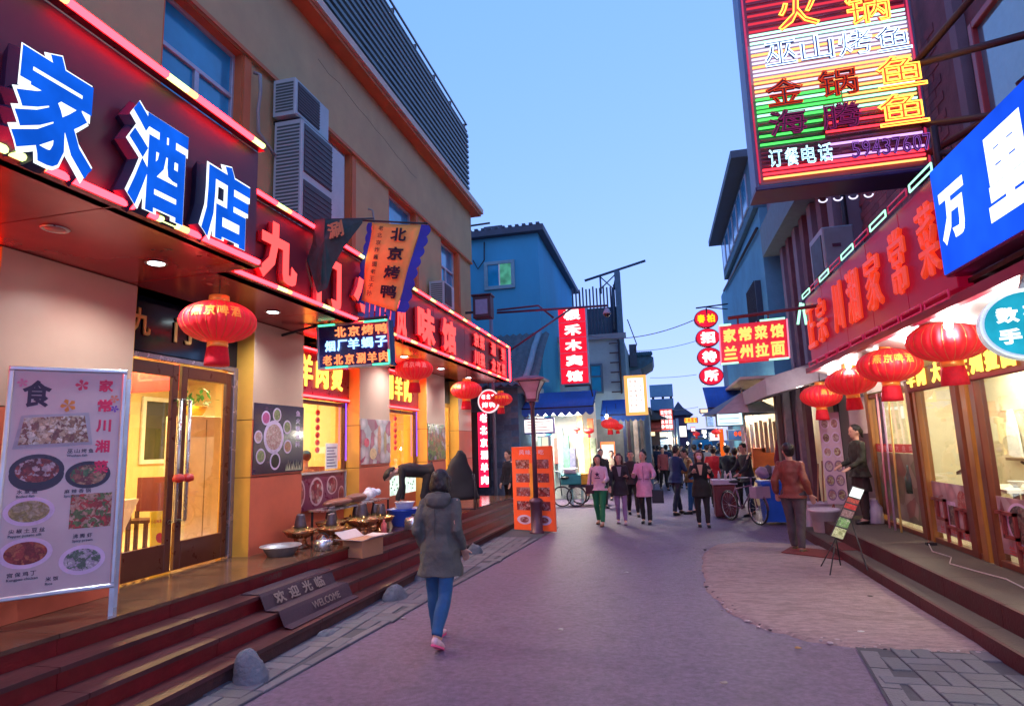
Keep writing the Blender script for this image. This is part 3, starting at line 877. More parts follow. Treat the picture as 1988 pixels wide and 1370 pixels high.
# downlights in the soffit
first = None
for i, (x, y) in enumerate(((-4.35, 3.49), (-4.33, 4.43), (-4.57, 6.5), (-4.6, 8.6), (-4.6, 10.6), (-4.6, 12.6), (-4.6, 14.6))):
    lab = ['unlit round downlight in the red-lit soffit, nearest to us', 'lit round downlight in front of the big tan pilaster', 'lit downlight just beyond the big lantern', 'downlight behind the small neon board', 'downlight above the second lantern', 'downlight between the second and third lanterns', 'farthest downlight of the canopy'][i]
    t = thing('downlight', lab, 'light', (x, y, 3.6), 'downlights in the canopy soffit')
    b = MB(); b.lathe([(.095, 3.592), (.088, 3.586), (.07, 3.59), (.068, 3.6)], (x, y, 0), 24); b.build('rim', steel, t)
    b = MB(); b.lathe([(.066, 3.588), (.066, 3.594)], (x, y, 0), 20); b.build('lens', emis('downlight_lens', (.75, .95, 1), 14) if i else mat('dull_lens', (.4, .15, .15), .3), t)
    if i:
        spot('downlight_beam', (x, y, 3.575), 165, (.80, .93, 1.0), 150, .8, t, r=.05)

# ---- lanterns
lantern_red = mat('lantern_silk', (.62, .012, .022), .5, var=.08, scale=8, emit=(1, .02, .03), strength=.30)
lantern_gold = mat('lantern_gold', (.75, .28, .06), .35, .5, emit=(1, .25, .05), strength=.15)
def make_lantern(txt, tcol, plain=False, sc=1.0):
    t = proto('red_lantern', 'red silk lantern', 'lantern')
    rx, rz = .40, .24
    prof = [(rx * math.sin(math.pi * (.09 + .82 * i / 14)), -rz * math.cos(math.pi * (.09 + .82 * i / 14))) for i in range(15)]
    b = MB(); b.lathe(prof, seg=96, gore=.055, ngore=32 if False else 24); b.build('silk_body', lantern_red, t)
    b = MB()
    for k in range(24):
        a = 2 * math.pi * k / 24
        b.tube([(r * 1.0 * math.cos(a) * .993, r * math.sin(a) * .993, h) for r, h in prof[1:-1]], .0035, 4)
    b.build('rib_wires', mat('gold_thread', (.7, .25, .08), .4, .3), t)
    b = MB(); b.lathe([(.105, .222), (.112, .228), (.108, .300), (.10, .305), (.098, .226)], seg=24); b.build('top_collar', lantern_gold, t)
    b = MB(); b.lathe([(.105, -.29), (.112, -.28), (.108, -.222), (.10, -.218)], seg=24); b.build('bottom_collar', lantern_gold, t)
    b = MB(); b.lathe([(.130, -.50), (.127, -.44), (.118, -.37), (.108, -.295), (.10, -.29)], seg=48, gore=.05, ngore=24); b.build('tassel', mat('tassel_red', (.50, .005, .02), .8, var=.2, scale=30, emit=(1, .01, .02), strength=.12), t)
    b = MB(); b.tube([(0, 0, .25), (0, 0, .62)], .006, 6); b.build('cord', darkmetal, t)
    if txt:
        def warp(a, bb, c):
            hz = max(-.99, min(.99, bb / rz)); r = rx * math.sqrt(1 - hz * hz) * 1.015 + .006 + c
            ph = -math.pi / 2 + a / rx
            return Vector((r * math.cos(ph), r * math.sin(ph), bb))
        b = MB()
        for i, ch in enumerate(txt):
            put(b, WORLD, ch, (i - (len(txt) - 1) / 2) * .135, .06, .115, .13, r=.025, depth=.003, warp=warp)
        b.build('lettering', tcol, t)
    return t
gold_txt = mat('lantern_letter_gold', (.9, .35, .05), .5, emit=(1, .33, .04), strength=.35)
pale_txt = mat('lantern_letter_pale', (.75, .35, .32), .5, emit=(1, .3, .3), strength=.25)
lanA = make_lantern('燕京啤酒', gold_txt)
lanB = make_lantern('燕京啤酒', pale_txt)
TA, TB = tree(lanA), tree(lanB)
GRL, GRR = 'red lanterns under the left canopy', 'red lanterns under the right canopy'
place(lanA, (-4.20, 5.10, 3.17), R(36), .875); lanA['label'] = 'big red lantern by the entrance door with orange writing'; lanA['group'] = GRL
place(lanB, (-4.30, 10.35, 3.30), R(25), .85); lanB['label'] = 'red lantern with pale writing, second from the entrance'; lanB['group'] = GRL
def lan(T, loc, rz, s, lab, grp):
    o = dup(T, loc, rz, lab, s); o['group'] = grp; o.rotation_euler.x = random.uniform(-.08, .08); return o
lan(TA, (-4.20, 13.15, 3.14), R(-40), .87, 'red lantern between the white-written one and the round red sign', GRL)
lan(TA, (-4.28, 16.55, 3.16), R(20), .80, 'smallest red lantern, beyond the end of the canopy', GRL)

# ---- the flags on their rod
bl = mat('flag_blue', (.02, .045, .42), .8, var=.15, scale=6, emit=None)
ye_ = mat('flag_yellow', (.85, .40, .10), .8, var=.12, scale=5, bump=.1)
ink = mat('flag_ink', (.012, .010, .03), .8)
fy = 7.6
ft = thing('shop_flag', 'yellow hanging banner with blue wavy borders and writing 北京烤鸭', 'banner', (-3.45, fy, 5.0))
pTL, pTR, pBL, pBR = onY(722, 432, fy), onY(818, 436, fy), onY(700, 583, fy), onY(770, 605, fy)
def wavy_strip(mb, A, B, out, wv=.07, n=40, amp=.022, teeth=8):
    """A-B is the cloth's edge; the strip outside it has a scalloped border"""
    vs = []
    for i in range(n + 1):
        t = i / n; p = A.lerp(B, t)
        k = wv + amp * abs(math.sin(t * math.pi * teeth))
        q = .018 * math.sin(t * 9)
        vs += [p + Vector((0, q, 0)), p + out * k + Vector((0, q + .02, 0))]
    mb.add(vs, [(2 * i, 2 * i + 1, 2 * i + 3, 2 * i + 2) for i in range(n)])
b = MB(); n = 16; m_ = 8; vs = []
for i in range(n + 1):
    for j in range(m_ + 1):
        p = pTL.lerp(pTR, j / m_).lerp(pBL.lerp(pBR, j / m_), i / n)
        vs.append(p + Vector((0, .025 * math.sin(i / n * 9 + j * .3), 0)))
b.add(vs, [(i * (m_ + 1) + j, i * (m_ + 1) + j + 1, (i + 1) * (m_ + 1) + j + 1, (i + 1) * (m_ + 1) + j) for i in range(n) for j in range(m_)], smooth=True)
o = b.build('cloth', ye_, ft); md = o.modifiers.new('s', 'SOLIDIFY'); md.thickness = .006; md.offset = 1
b = MB(); lft = (pTL - pTR).normalized()
wavy_strip(b, pTL, pBL, lft, .07); wavy_strip(b, pTR, pBR, -lft, .11, amp=.04)
o = b.build('border', bl, ft); md = o.modifiers.new('s', 'SOLIDIFY'); md.thickness = .006
# fringe below
b = MB(); dn = (pBL - pTL).normalized()
for i in range(7):
    a0 = pBL.lerp(pBR, i / 7 - .12 * (i == 0)); a1 = pBL.lerp(pBR, (i + .78) / 7)
    L = .22 + .05 * ((i * 37) % 3)
    b.quad(a0, a1, a1 + dn * L + lft * -.02, a0 + dn * L + lft * -.02)
o = b.build('fringe', mat('flag_blue_light', (.03, .13, .55), .8), ft); md = o.modifiers.new('s', 'SOLIDIFY'); md.thickness = .006
fu = (pTL - pBL).normalized(); frf = Fr((pTL + pTR) / 2 + Vector((0, -.045, 0)), (pTR - pTL).normalized(), fu)
Ht = (pTL - pBL).length
b = MB()
for i, ch in enumerate('北京烤鸭'):
    t_ = (.15, .39, .63, .87)[i]
    put(b, frf, ch, .085 - .045 * t_ , -Ht * t_, .24, .19, r=.035, depth=.004, c=.0)
b.build('lettering', ink, ft)
b = MB()
for i, ch in enumerate('老北京炸酱面老王子孙菜'[:10]):
    t_ = .08 + i * .092
    put(b, frf, ch, -.20 - .045 * t_, -Ht * t_, .075, .068, r=.015, depth=.004)
b.build('small_lettering', ink, ft)
# dark green folded flag
gy = 6.35
gt = thing('shop_flag', 'folded dark green pennant hanging beside the yellow banner', 'banner', (-3.9, gy, 4.9))
G_ = mat('flag_dark_green', (.018, .055, .06), .8, var=.35, scale=9, bump=.2)
pts_ = [(612, 428), (648, 426), (700, 424), (700, 430), (668, 480), (645, 520), (638, 560), (622, 572), (612, 545), (606, 520), (598, 505), (606, 470)]
P3 = [onY(px, py, gy) for px, py in pts_]
dep = [0, .02, .05, .05, .0, .0, -.03, -.06, -.03, -.05, -.02, .02]
cen = onY(640, 470, gy) + Vector((0, -.10, 0))
P3 = [p + Vector((0, d, 0)) for p, d in zip(P3, dep)]
b = MB(); b.add([cen] + P3, [(0, i + 1, (i + 1) % len(P3) + 1) for i in range(len(P3))])
q1, q2, q3 = onY(612, 428, gy), onY(640, 560, gy), onY(632, 440, gy)
b.add([q1 + Vector((0, -.02, 0)), onY(640, 430, gy) + Vector((0, -.09, 0)), onY(632, 560, gy) + Vector((0, -.10, 0)), onY(610, 520, gy)], [(0, 1, 2, 3)])
o = b.build('cloth', G_, gt); md = o.modifiers.new('s', 'SOLIDIFY'); md.thickness = .007
b = MB()
for i in range(12):
    t_ = i / 12; p = onY(600 + 14 * t_, 505 + 55 * t_, gy) + Vector((0, -.06, 0))
    b.add([p, p + Vector((-.035, 0, -.012)), p + Vector((0, 0, -.04))], [(0, 1, 2)])
b.build('fringe', mat('fringe_olive', (.10, .09, .05), .9), gt)
frg = Fr(onY(660, 452, gy) + Vector((0, -.11, 0)), Vector((1, .1, .25)), Vector((-.2, 0, 1)))
b = MB(); put(b, frg, '涮', 0, 0, .2, .2, r=.03, depth=.004); b.build('lettering', mat('flag_gold', (.28, .2, .09), .7), gt)
rod = thing('flag_rod', 'thin rod carrying the two shop flags', 'rod', (-3.99, 7.6, 5.3))
b = MB(); b.tube([(-5.1, 7.95, 5.25), onY(700, 428, 7.6), onY(830, 434, 7.6)], .014, 8); b.tube([onY(612, 427, 6.4), onY(725, 424, 7.5)], .012, 8); b.build('pole', darkmetal, rod)

# ---- small neon board on an arm
t = thing('neon_board', 'small dark blue neon board reading 北京烤鸭 羊蝎子 老北京涮羊肉', 'sign', (-3.9, 7.3, 2.9))
pl, pr_ = onY(615, 632, 7.34), onY(755, 622, 7.34); plb, prb = onY(618, 718, 7.34), onY(755, 708, 7.34)
Wd = (pr_ - pl).length; Hd = (pl - plb).length
frb = Fr(plb, (prb - plb), (pl - plb))
b = MB(); b.bbox(frb, 0, Wd, 0, Hd, -.14, 0, .012); b.build('case', mat('board_navy', (.012, .010, .09), .25, coat=.5), t)
b = MB()
for q in ((0, Wd, Hd - .03, Hd), (0, Wd, 0, .03), (0, .03, .03, Hd - .03), (Wd - .03, Wd, .03, Hd - .03)): b.bbox(frb, *q, .001, .02, .004)
b.build('rim', mat('rim_steel', (.35, .4, .5), .3, .8), t)
org = emis('neon_orange', (1, .22, .08), 1.8); nblue = emis('neon_blue', (.25, .5, 1), 3.0); ngreen = emis('neon_green', (.1, .9, .45), 1.8)
b = MB(); line(b, frb, '北京烤鸭', .36, Hd * .80, .17, .145, .2, r=.03, depth=.02, c=.02); b.build('lettering', org, t)
b = MB(); line(b, frb, '烟厂', .2, Hd * .50, .15, .15, .18, r=.03, depth=.02, c=.02); line(b, frb, '羊蝎子', Wd - .52, Hd * .52, .17, .15, .2, r=.03, depth=.02, c=.02); b.build('lettering', nblue, t)
b = MB(); line(b, frb, '老北京涮羊肉', .15, Hd * .19, .135, .145, .165, r=.03, depth=.02, c=.02); b.build('lettering', org, t)
for (a0, b0, a1, b1) in ((.04, Hd - .015, .28, Hd - .015), (Wd - .35, Hd - .015, Wd - .02, Hd - .015), (.13, .015, .45, .015), (Wd - .25, .015, Wd - .02, .015), (Wd - .015, .03, Wd - .015, .2)):
    b = MB(); b.tube([frb.p(a0, b0, .03), frb.p(a1, b1, .03)], .014, 8); b.build('neon_tube', ngreen, t)
b = MB(); b.tube([frb.p(.1, Hd + .04, -.07), frb.p(Wd * .95, Hd + .05, -.07)], .02, 8); b.tube([frb.p(.1, Hd + .04, -.07), (-5.1, 7.45, 3.5)], .02, 8)
for a_ in (.15, Wd - .15): b.tube([frb.p(a_, Hd, -.07), frb.p(a_, Hd + .05, -.07)], .012, 6)
b.build('bracket', darkmetal, t)

# ---- food posters on the pilasters
def poster(y0, y1, z0, z1, lab, base, name='poster'):
    t = thing('wall_poster', lab, 'poster', (PX, y0, z0))
    b = MB(); b.bbox(FL(PX, 0, 0), y0, y1, z0, z1, .001, .012, .002); b.build('sheet', base, t)
    return t
fp = FL(PX, 0, 0)
dark_print = mat('print_dark_plum', (.035, .012, .04), .22, var=.3, scale=5, coat=.4)
t = poster(6.88, 8.01, 1.60, 2.52, 'dark poster of one big bowl ringed by small dishes', dark_print)
rimm = mat('print_porcelain', (.62, .46, .66), .3)
crs = [food('dish_a', ((.6, .3, .3), (.7, .45, .4), (.5, .2, .2), (.75, .55, .5)), 40), food('dish_pink', ((.7, .1, .35), (.6, .05, .25)), 40), food('dish_green', ((.3, .35, .12), (.45, .4, .2), (.2, .22, .08)), 40), food('dish_red', ((.5, .12, .08), (.6, .3, .15), (.35, .2, .1)), 40), mat('dish_soy', (.01, .005, .008), .2)]
for (a, z, r_, k) in ((7.30, 2.08, .20, 0), (7.12, 2.33, .085, 1), (7.36, 2.38, .085, 2), (7.60, 2.22, .085, 2), (6.97, 2.08, .075, 0), (7.62, 1.95, .085, 3), (7.03, 1.83, .09, 2), (7.34, 1.76, .105, 4)):
    b = MB(); b.disc(fp, a, z, r_ * 1.1, r_ * 1.12, .0135, mi=0); b.disc(fp, a, z, r_ * .86, r_ * .86, .015, mi=1); b.build('bowl_print', [rimm, crs[k]], t)
b = MB()
for i, ch in enumerate('鱼火锅底料'):
    put(b, fp, ch, 7.86, 2.42 - i * .11, .11, .08, r=.02, depth=.002, c=.014)
b.build('lettering', rimm, t)
b = MB()
for i in range(14): b.quad(fp.p(7.58 + i * .028, 1.62, .0145), fp.p(7.60 + i * .028, 1.62, .0145), fp.p(7.60 + i * .028 + .02 * (i % 3), 1.72 + .05 * (i * 7 % 4) / 3, .0145))
b.build('grass_print', mat('print_straw', (.55, .5, .3), .4), t)
t = poster(9.79, 10.99, 1.62, 2.42, 'pale pink poster with lotus flowers and bottles', food('lotus_print', ((.62, .45, .48), (.55, .25, .3), (.65, .6, .62), (.5, .12, .2), (.68, .55, .55)), 5, .25))
for (a, z, ra, rb, c_) in ((10.0, 2.0, .10, .08, (.6, .05, .1)), (10.5, 2.05, .07, .26, (.5, .2, .12)), (10.75, 2.0, .06, .22, (.35, .2, .08)), (10.25, 1.8, .14, .10, (.65, .4, .2))):
    b = MB(); b.disc(fp, a, z, ra, rb, .0135 + a * .0001); b.build('flower_print', mat('fp%d' % int(a * 100), c_, .3, var=.3, scale=20), t)
t = poster(12.98, 14.13, 1.60, 2.42, 'dark poster of a green leafy dish on the far pilaster', food('greens_print', ((.06, .16, .05), (.2, .05, .04), (.12, .22, .06), (.3, .2, .12), (.05, .04, .06), (.35, .3, .38)), 8, .22))

# ---- air conditioners on the wall
acm = mat('ac_casing', (.32, .42, .47), .5, var=.08, scale=5, stain=.25)
acg = mat('ac_grille_dark', (.03, .02, .03), .5)
def ac_unit(y0, y1, z0, z1, d, lab, fans=1, x=WXL):
    t = thing('air_conditioner', lab, 'air conditioner', (x, y0, z0))
    f = FL(x + d, 0, 0)
    b = MB(); b.bbox(f, y0, y1, z0, z1, -d + .06, 0, .02); b.build('casing', acm, t)
    # fan openings face the street on the near two thirds
    w_ = (y1 - y0) * .62; h_ = (z1 - z0) / fans
    for k in range(fans):
        b = MB(); b.bbox(f, y0 + .05, y0 + .05 + w_, z0 + k * h_ + .06, z0 + (k + 1) * h_ - .05, .001, .012, .004); gq = b.build('fan_grille', acg, t)
        b = MB()
        for i in range(9): b.box(f, y0 + .05, y0 + .05 + w_, z0 + k * h_ + .08 + i * (h_ - .15) / 9, z0 + k * h_ + .088 + i * (h_ - .15) / 9, .0125, .02)
        b.build('grille_bars', mat('ac_bar', (.045, .03, .04), .5), gq)
    b = MB()
    ns = int((z1 - z0) / .055)
    for i in range(ns):
        z = z0 + .06 + i * (z1 - z0 - .1) / ns
        b.wbox(x + .10, x + d - .04, y0 - .006, y0 - .001, z, z + .026)
    b.build('side_louvres', mat('ac_louvre', (.05, .09, .10), .6), t)
    b = MB(); b.wbox(x, x + d, y0 + .1, y0 + .14, z0 - .05, z0 - .004); b.wbox(x, x + d, y1 - .14, y1 - .1, z0 - .05, z0 - .004); b.build('bracket', darkmetal, t)
    return t
ac_unit(7.10, 8.30, 4.85, 6.52, .50, 'tall grey outdoor air conditioner with two dark fans beside the second window', 2)
ac_unit(7.05, 7.95, 6.58, 7.14, .42, 'small air conditioner unit stacked on the tall one', 1)
ac_unit(13.1, 13.85, 5.15, 5.75, .42, 'small grey air conditioner on a bracket near the building corner', 1)
def pipe(name, lab, pts, r, m, cat='pipe'):
    b = MB(); b.tube(pts, r, 7); o = b.build(name, m, None, lab, cat); return o
gp = mat('pipe_grey', (.22, .24, .26), .5)
pipe('drain_hose', 'bent grey hose coming out of the wall beside the first window', [(WXL + .05, 6.62, 7.0), (WXL + .12, 6.66, 6.98), (WXL + .12, 6.68, 6.75), (WXL + .06, 6.72, 6.5), (WXL + .06, 6.74, 6.2), (WXL + .1, 6.95, 6.05), (WXL + .1, 7.06, 6.0)], .025, gp)
pipe('drain_hose', 'straight grey pipe running down left of the tall air conditioner', [(WXL + .05, 6.7, 6.0), (WXL + .05, 6.7, 4.8)], .03, gp)
pipe('drain_hose', 'curved thin pipe on the wall between second and third windows', [(WXL + .05, 10.0, 6.35), (WXL + .12, 10.04, 6.33), (WXL + .12, 10.15, 6.0), (WXL + .06, 10.1, 5.4), (WXL + .06, 10.1, 4.9)], .02, gp)
# lantern shaped wall lamp box near the corner
t = thing('wall_lamp_box', 'dark framed box lamp fixed to the corner of the ochre building', 'lamp', (-4.7, 15.6, 5.3))
b = MB(); f = Fr((-4.72, 15.5, 5.32), WX, WZ); b.bbox(f, 0, .50, 0, .60, -.35, 0, .02); b.build('case', mat('lampbox_dark', (.05, .025, .04), .5), t)
b = MB(); b.bbox(f, .08, .42, .09, .50, .001, .012, .004); b.build('glass', mat('lampbox_glass', (.22, .25, .42), .2), t)
b = MB(); b.bbox(f, -.03, .53, .605, .65, -.38, .04, .01); b.build('cap', mat('lampbox_dark', (.05, .025, .04)), t)
b = MB(); b.wbox(-5.0, -4.74, 15.7, 15.76, 5.5, 5.56); b.build('arm', darkmetal, t)

# ================================================================== THINGS ON THE PLATFORM
# menu board by the entrance
t = thing('menu_board', 'tall aluminium framed menu board with printed dishes beside the entrance', 'menu board', (-4.8, 4.1, .6))
A0, A1 = Vector((-5.03, 3.76, .6)), Vector((-4.50, 4.36, .6))
rv = (A1 - A0); rv.z = 0; W_ = rv.length; rv.normalize()
fb = Fr(A0, rv, WZ)
fb = Fr(A0 + fb.n * .10, rv, Vector((0, 0, 1)) - fb.n * .035)
HB, HT = .22, 2.02
b = MB()
for q in ((0, W_, HT - .035, HT), (0, W_, HB, HB + .035), (0, .035, HB + .035, HT - .035), (W_ - .035, W_, HB + .035, HT - .035)): b.bbox(fb, *q, -.02, .018, .008)
b.build('frame', alu, t)
b = MB(); b.bbox(fb, .035, W_ - .035, HB + .035, HT - .035, -.015, .004, .001); b.build('panel', mat('menu_lilac', (.52, .41, .43), .14, var=.08, scale=3, coat=.6), t)
for a_ in (.0, W_ - .035):
    b = MB(); b.box(fb, a_, a_ + .033, .0, HB - .002, -.015, .015); b.build('leg', alu, t)
fb2 = Fr(A0 - fb.n * .22 + rv * .04, rv, Vector((0, 0, 1)) + fb.n * .02)
b = MB()
for q in ((0, .03, 0, HT - .05), (W_ - .03, W_, 0, HT - .05), (.03, W_ - .03, HT - .08, HT - .05), (.03, W_ - .03, .2, .23)): b.box(fb2, *q, -.012, .012)
b.build('rear_frame', alu, t)
b = MB(); b.box(fb2, .03, W_ - .03, .23, HT - .08, -.004, .004); b.build('rear_panel', mat('menu_back', (.55, .5, .52), .4), t)
def U(x): return .05 + (W_ - .10) * x
def V_(y): return HT - .05 - (HT - HB - .10) * y
inkp = mat('menu_ink', (.03, .012, .05), .4); magenta = mat('menu_magenta', (.62, .02, .10), .4)
b = MB(); put(b, fb, '食', U(.20), V_(.10), .19, .22, c=.0055, r=.03, depth=.002); b.build('lettering', inkp, t)
b = MB()
for i, ch in enumerate('家常川湘菜'): put(b, fb, ch, U(.86), V_(.055 + i * .10), .105, .105, c=.0055, r=.04, depth=.002)
b.build('lettering', magenta, t)
dishes = [('foil', .40, .275, .38, .095), ('pot', .26, .46, .25, .075), ('wok', .74, .49, .22, .065), ('plate', .22, .645, .23, .065), ('photo', .79, .66, .20, .10), ('plate2', .22, .83, .24, .068), ('rice', .74, .885, .22, .068)]
cols = {'foil': ((.75, .65, .5), (.35, .2, .12), (.8, .78, .7), (.25, .1, .08), (.6, .45, .3)), 'pot': ((.25, .03, .03), (.15, .02, .03), (.55, .4, .45), (.35, .06, .05)), 'wok': ((.35, .12, .08), (.1, .2, .08), (.45, .25, .15), (.2, .05, .05)), 'plate': ((.45, .32, .15), (.35, .28, .1), (.5, .4, .25)), 'photo': ((.55, .06, .05), (.6, .3, .2), (.4, .05, .04), (.15, .2, .06), (.65, .4, .3)), 'plate2': ((.35, .05, .04), (.25, .03, .03), (.45, .12, .06)), 'rice': ((.58, .48, .6), (.5, .4, .52), (.62, .55, .62), (.15, .2, .15))}
for nm, x_, y_, w_, h_ in dishes:
    b = MB(); ra, rb = w_ * (W_ - .1), h_ * (HT - HB - .1)
    mm = food('menu_' + nm, cols[nm], 30, .25)
    if nm == 'photo': b.box(fb, U(x_) - ra, U(x_) + ra, V_(y_) - rb * .8, V_(y_) + rb * .8, .0045, .0065, mi=1)
    elif nm == 'foil':
        b.prism(fb, [(U(x_) - ra, V_(y_) - rb * .9), (U(x_) + ra * .95, V_(y_) - rb * .75), (U(x_) + ra * .8, V_(y_) + rb * .9), (U(x_) - ra * .85, V_(y_) + rb * .75)], .0045, .0055, 0)
        b.prism(fb, [(U(x_) - ra * .88, V_(y_) - rb * .7), (U(x_) + ra * .85, V_(y_) - rb * .6), (U(x_) + ra * .7, V_(y_) + rb * .75), (U(x_) - ra * .78, V_(y_) + rb * .62)], .0055, .007, 1)
    else:
        rim_ = mat('pot_rim', (.04, .025, .05), .3) if nm in ('pot', 'wok') else rimm
        if nm == 'pot': b.disc(fb, U(x_), V_(y_) - .035, ra, rb, .0048, mi=0)
        b.disc(fb, U(x_), V_(y_), ra, rb, .0052, mi=0); b.disc(fb, U(x_), V_(y_), ra * .80, rb * .74, .0062, mi=1)
        b.build('dish_print', [rim_, mm], t); continue
    b.build('dish_print', [mat('menu_tray', (.35, .35, .42), .3), mm], t)
caps = [('巫山烤鱼', .55, .375, 'Wushan fish'), ('水煮鱼', .12, .555, 'Boiled fish'), ('麻辣香锅', .55, .565, 'Spicy pot'), ('尖椒土豆丝', .08, .73, 'Pepper potato silk'), ('沸腾虾', .66, .775, 'Spicy prawn'), ('宫保鸡丁', .10, .92, 'Kungpao chicken'), ('米饭', .44, .955, 'Rice')]
b = MB()
for s_, x_, y_, e_ in caps:
    line(b, fb, s_, U(x_), V_(y_), .036, .034, .047, c=.0055, r=.018, depth=.001)
    latin(b, fb, e_, U(x_) - .02, V_(y_) - .045, .028, c=.0055)
b.build('caption_print', inkp, t)
for (x_, y_, c_, s_) in ((.62, .055, (.6, .03, .10), .04), (.50, .155, (.6, .22, .03), .045), (.06, .05, (.6, .2, .35), .03), (.96, .17, (.15, .05, .4), .025), (.95, .12, (.65, .2, .12), .03)):
    b = MB()
    for k in range(5):
        a_ = k * 1.256 + x_ * 9
        b.prism(fb, [(U(x_), V_(y_)), (U(x_) + s_ * math.cos(a_ - .4), V_(y_) + s_ * math.sin(a_ - .4)), (U(x_) + s_ * 1.25 * math.cos(a_), V_(y_) + s_ * 1.25 * math.sin(a_)), (U(x_) + s_ * math.cos(a_ + .4), V_(y_) + s_ * math.sin(a_ + .4))], .0048 + k * .0002, .0056 + k * .0002)
    b.build('butterfly_print', mat('bf%d' % int(x_ * 100), c_, .4), t)
# second board folded behind it
# ---- copper hot pots
copper = mat('hotpot_copper', (.42, .17, .08), .28, .85, var=.35, scale=9, bump=.1)
brass = mat('hotpot_brass', (.62, .42, .16), .25, .85, var=.3, scale=9)
sooty = mat('hotpot_chimney', (.10, .07, .085), .45, .6, var=.3, scale=10)
def make_hotpot():
    t = proto('copper_hotpot', 'copper hot pot', 'hot pot')
    b = MB(); b.lathe([(.13, 0), (.135, .015), (.09, .04), (.075, .10), (.09, .13)], seg=28); b.build('foot', copper, t)
    b = MB(); b.lathe([(.09, .125), (.17, .155), (.205, .20), (.215, .225), (.205, .228), (.19, .205), (.15, .17), (.06, .16)], seg=36); b.build('bowl', copper, t)
    b = MB(); b.lathe([(.212, .226), (.222, .232), (.20, .236), (.075, .262), (.07, .262)], seg=36); b.build('lid', brass, t)
    b = MB(); b.lathe([(.085, .25), (.078, .30), (.055, .42), (.045, .44), (.043, .43), (.05, .30)], seg=24); b.build('chimney', sooty, t)
    for s_ in (-1, 1):
        b = MB(); b.tube([(s_ * .215, -.04, .21), (s_ * .25, -.02, .215), (s_ * .25, .02, .215), (s_ * .215, .04, .21)], .008, 6); b.build('handle', brass, t)
        b = MB(); b.ball((s_ * .11, 0, .262), .018); b.build('lid_knob', brass, t)
    return t
hp = make_hotpot(); TH = tree(hp); GH = 'copper hot pots lined up along the platform'
place(hp, (-4.80, 7.55, .60), 0, 1.0); hp['label'] = 'copper hot pot with dark chimney nearest the salmon pilaster'; hp['group'] = GH
for (x, y, rz, s_, lab) in ((-4.55, 7.92, .8, .92, 'copper hot pot behind the aluminium kettle'), (-4.80, 8.35, 1.4, 1.05, 'copper hot pot at the wall under the meat poster'), (-4.40, 8.55, 2.2, 1.1, 'biggest copper hot pot with shining brass lid in mid row'), (-4.75, 9.05, .3, .95, 'copper hot pot behind the biggest one, against the wall'), (-4.38, 9.15, 1.9, .95, 'copper hot pot beside the blue tub'), (-4.72, 9.62, .6, .85, 'farthest copper hot pot, half behind the blue tub')):
    o = dup(TH, (x, y, .60), rz, lab, s_); o['group'] = GH
t = thing('steel_basin', 'wide shallow steel basin on the platform beside the pilaster', 'basin', (-4.75, 7.02, .6))
b = MB(); b.lathe([(.15, .60), (.16, .602), (.22, .70), (.255, .715), (.25, .722), (.205, .70), (.15, .615), (.001, .612)], (-4.72, 7.0, 0), 36); b.build('bowl', mat('enamel_grey', (.42, .40, .42), .35, .5, var=.2), t)
t = thing('tea_kettle', 'squat aluminium kettle standing on the platform edge', 'kettle', (-4.42, 7.35, .6))
b = MB(); b.lathe([(.10, .60), (.118, .61), (.118, .70), (.10, .73), (.04, .742)], (-4.36, 7.38, 0), 28); b.build('pot', steel, t)
b = MB(); b.lathe([(.045, .742), (.04, .752), (.015, .765), (.018, .785), (.001, .79)], (-4.36, 7.38, 0), 16); b.build('lid', steel, t)
b = MB(); b.tube([(-4.36 + .11, 7.34, .66), (-4.36 + .16, 7.31, .69), (-4.36 + .18, 7.30, .73)], .018, 8, rend=.010); b.build('spout', steel, t)
b = MB(); b.tube([(-4.36 + .09 * math.cos(a_), 7.38, .73 + .085 * math.sin(a_)) for a_ in [math.pi * i / 8 for i in range(9)]], .006, 6); b.build('handle', darkmetal, t)
# low shelf with bagged food
t = thing('steel_shelf', 'low steel shelf against the wall loaded with trays and bags', 'shelf', (-4.85, 9.0, .6))
b = MB(); b.wbox(-5.05, -4.72, 8.15, 10.2, 1.0, 1.025); b.build('shelf_board', steel, t)
for (x, y) in ((-5.03, 8.18), (-4.75, 8.18), (-5.03, 10.15), (-4.75, 10.15)):
    b = MB(); b.wbox(x, x + .025, y, y + .025, .6, .998); b.build('leg', darkmetal, t)
t = thing('food_tray', 'brown loaf shaped bundle on the low steel shelf', 'bundle', (-4.9, 8.8, 1.03))
b = MB(); b.ball((-4.88, 8.7, 1.09), .14, .42, .06, 16, 8); b.ball((-4.85, 9.2, 1.11), .12, .32, .075, 16, 8); b.build('bundle', mat('bundle_brown', (.20, .07, .045), .4, var=.4, scale=9, bump=.3), t)
t = thing('plastic_bag', 'white and blue crumpled plastic bag on the end of the low shelf', 'bag', (-4.88, 9.85, 1.03))
b = MB()
rb_ = random.Random(4)
for i in range(7): b.ball((-4.88 + rb_.uniform(-.06, .06), 9.85 + rb_.uniform(-.2, .2), 1.08 + rb_.uniform(0, .08)), rb_.uniform(.05, .09), None, None, 8, 6)
b.build('bag', mat('bag_white', (.6, .6, .72), .4, var=.35, scale=14, bump=.8), t)
b = MB(); b.lathe([(.19, .60), (.20, .62), (.27, .86), (.285, .87), (.28, .88), (.26, .86), (.19, .64), (.001, .63)], (-4.25, 9.75, 0), 32)
t = thing('blue_tub', 'large blue plastic tub on the platform with a white basin on top', 'tub', (-4.25, 9.75, .6)); b.build('tub', mat('plastic_blue', (.015, .06, .45), .35), t)
t = thing('white_basin', 'small white plastic basin resting on the blue tub', 'basin', (-4.25, 9.75, .88))
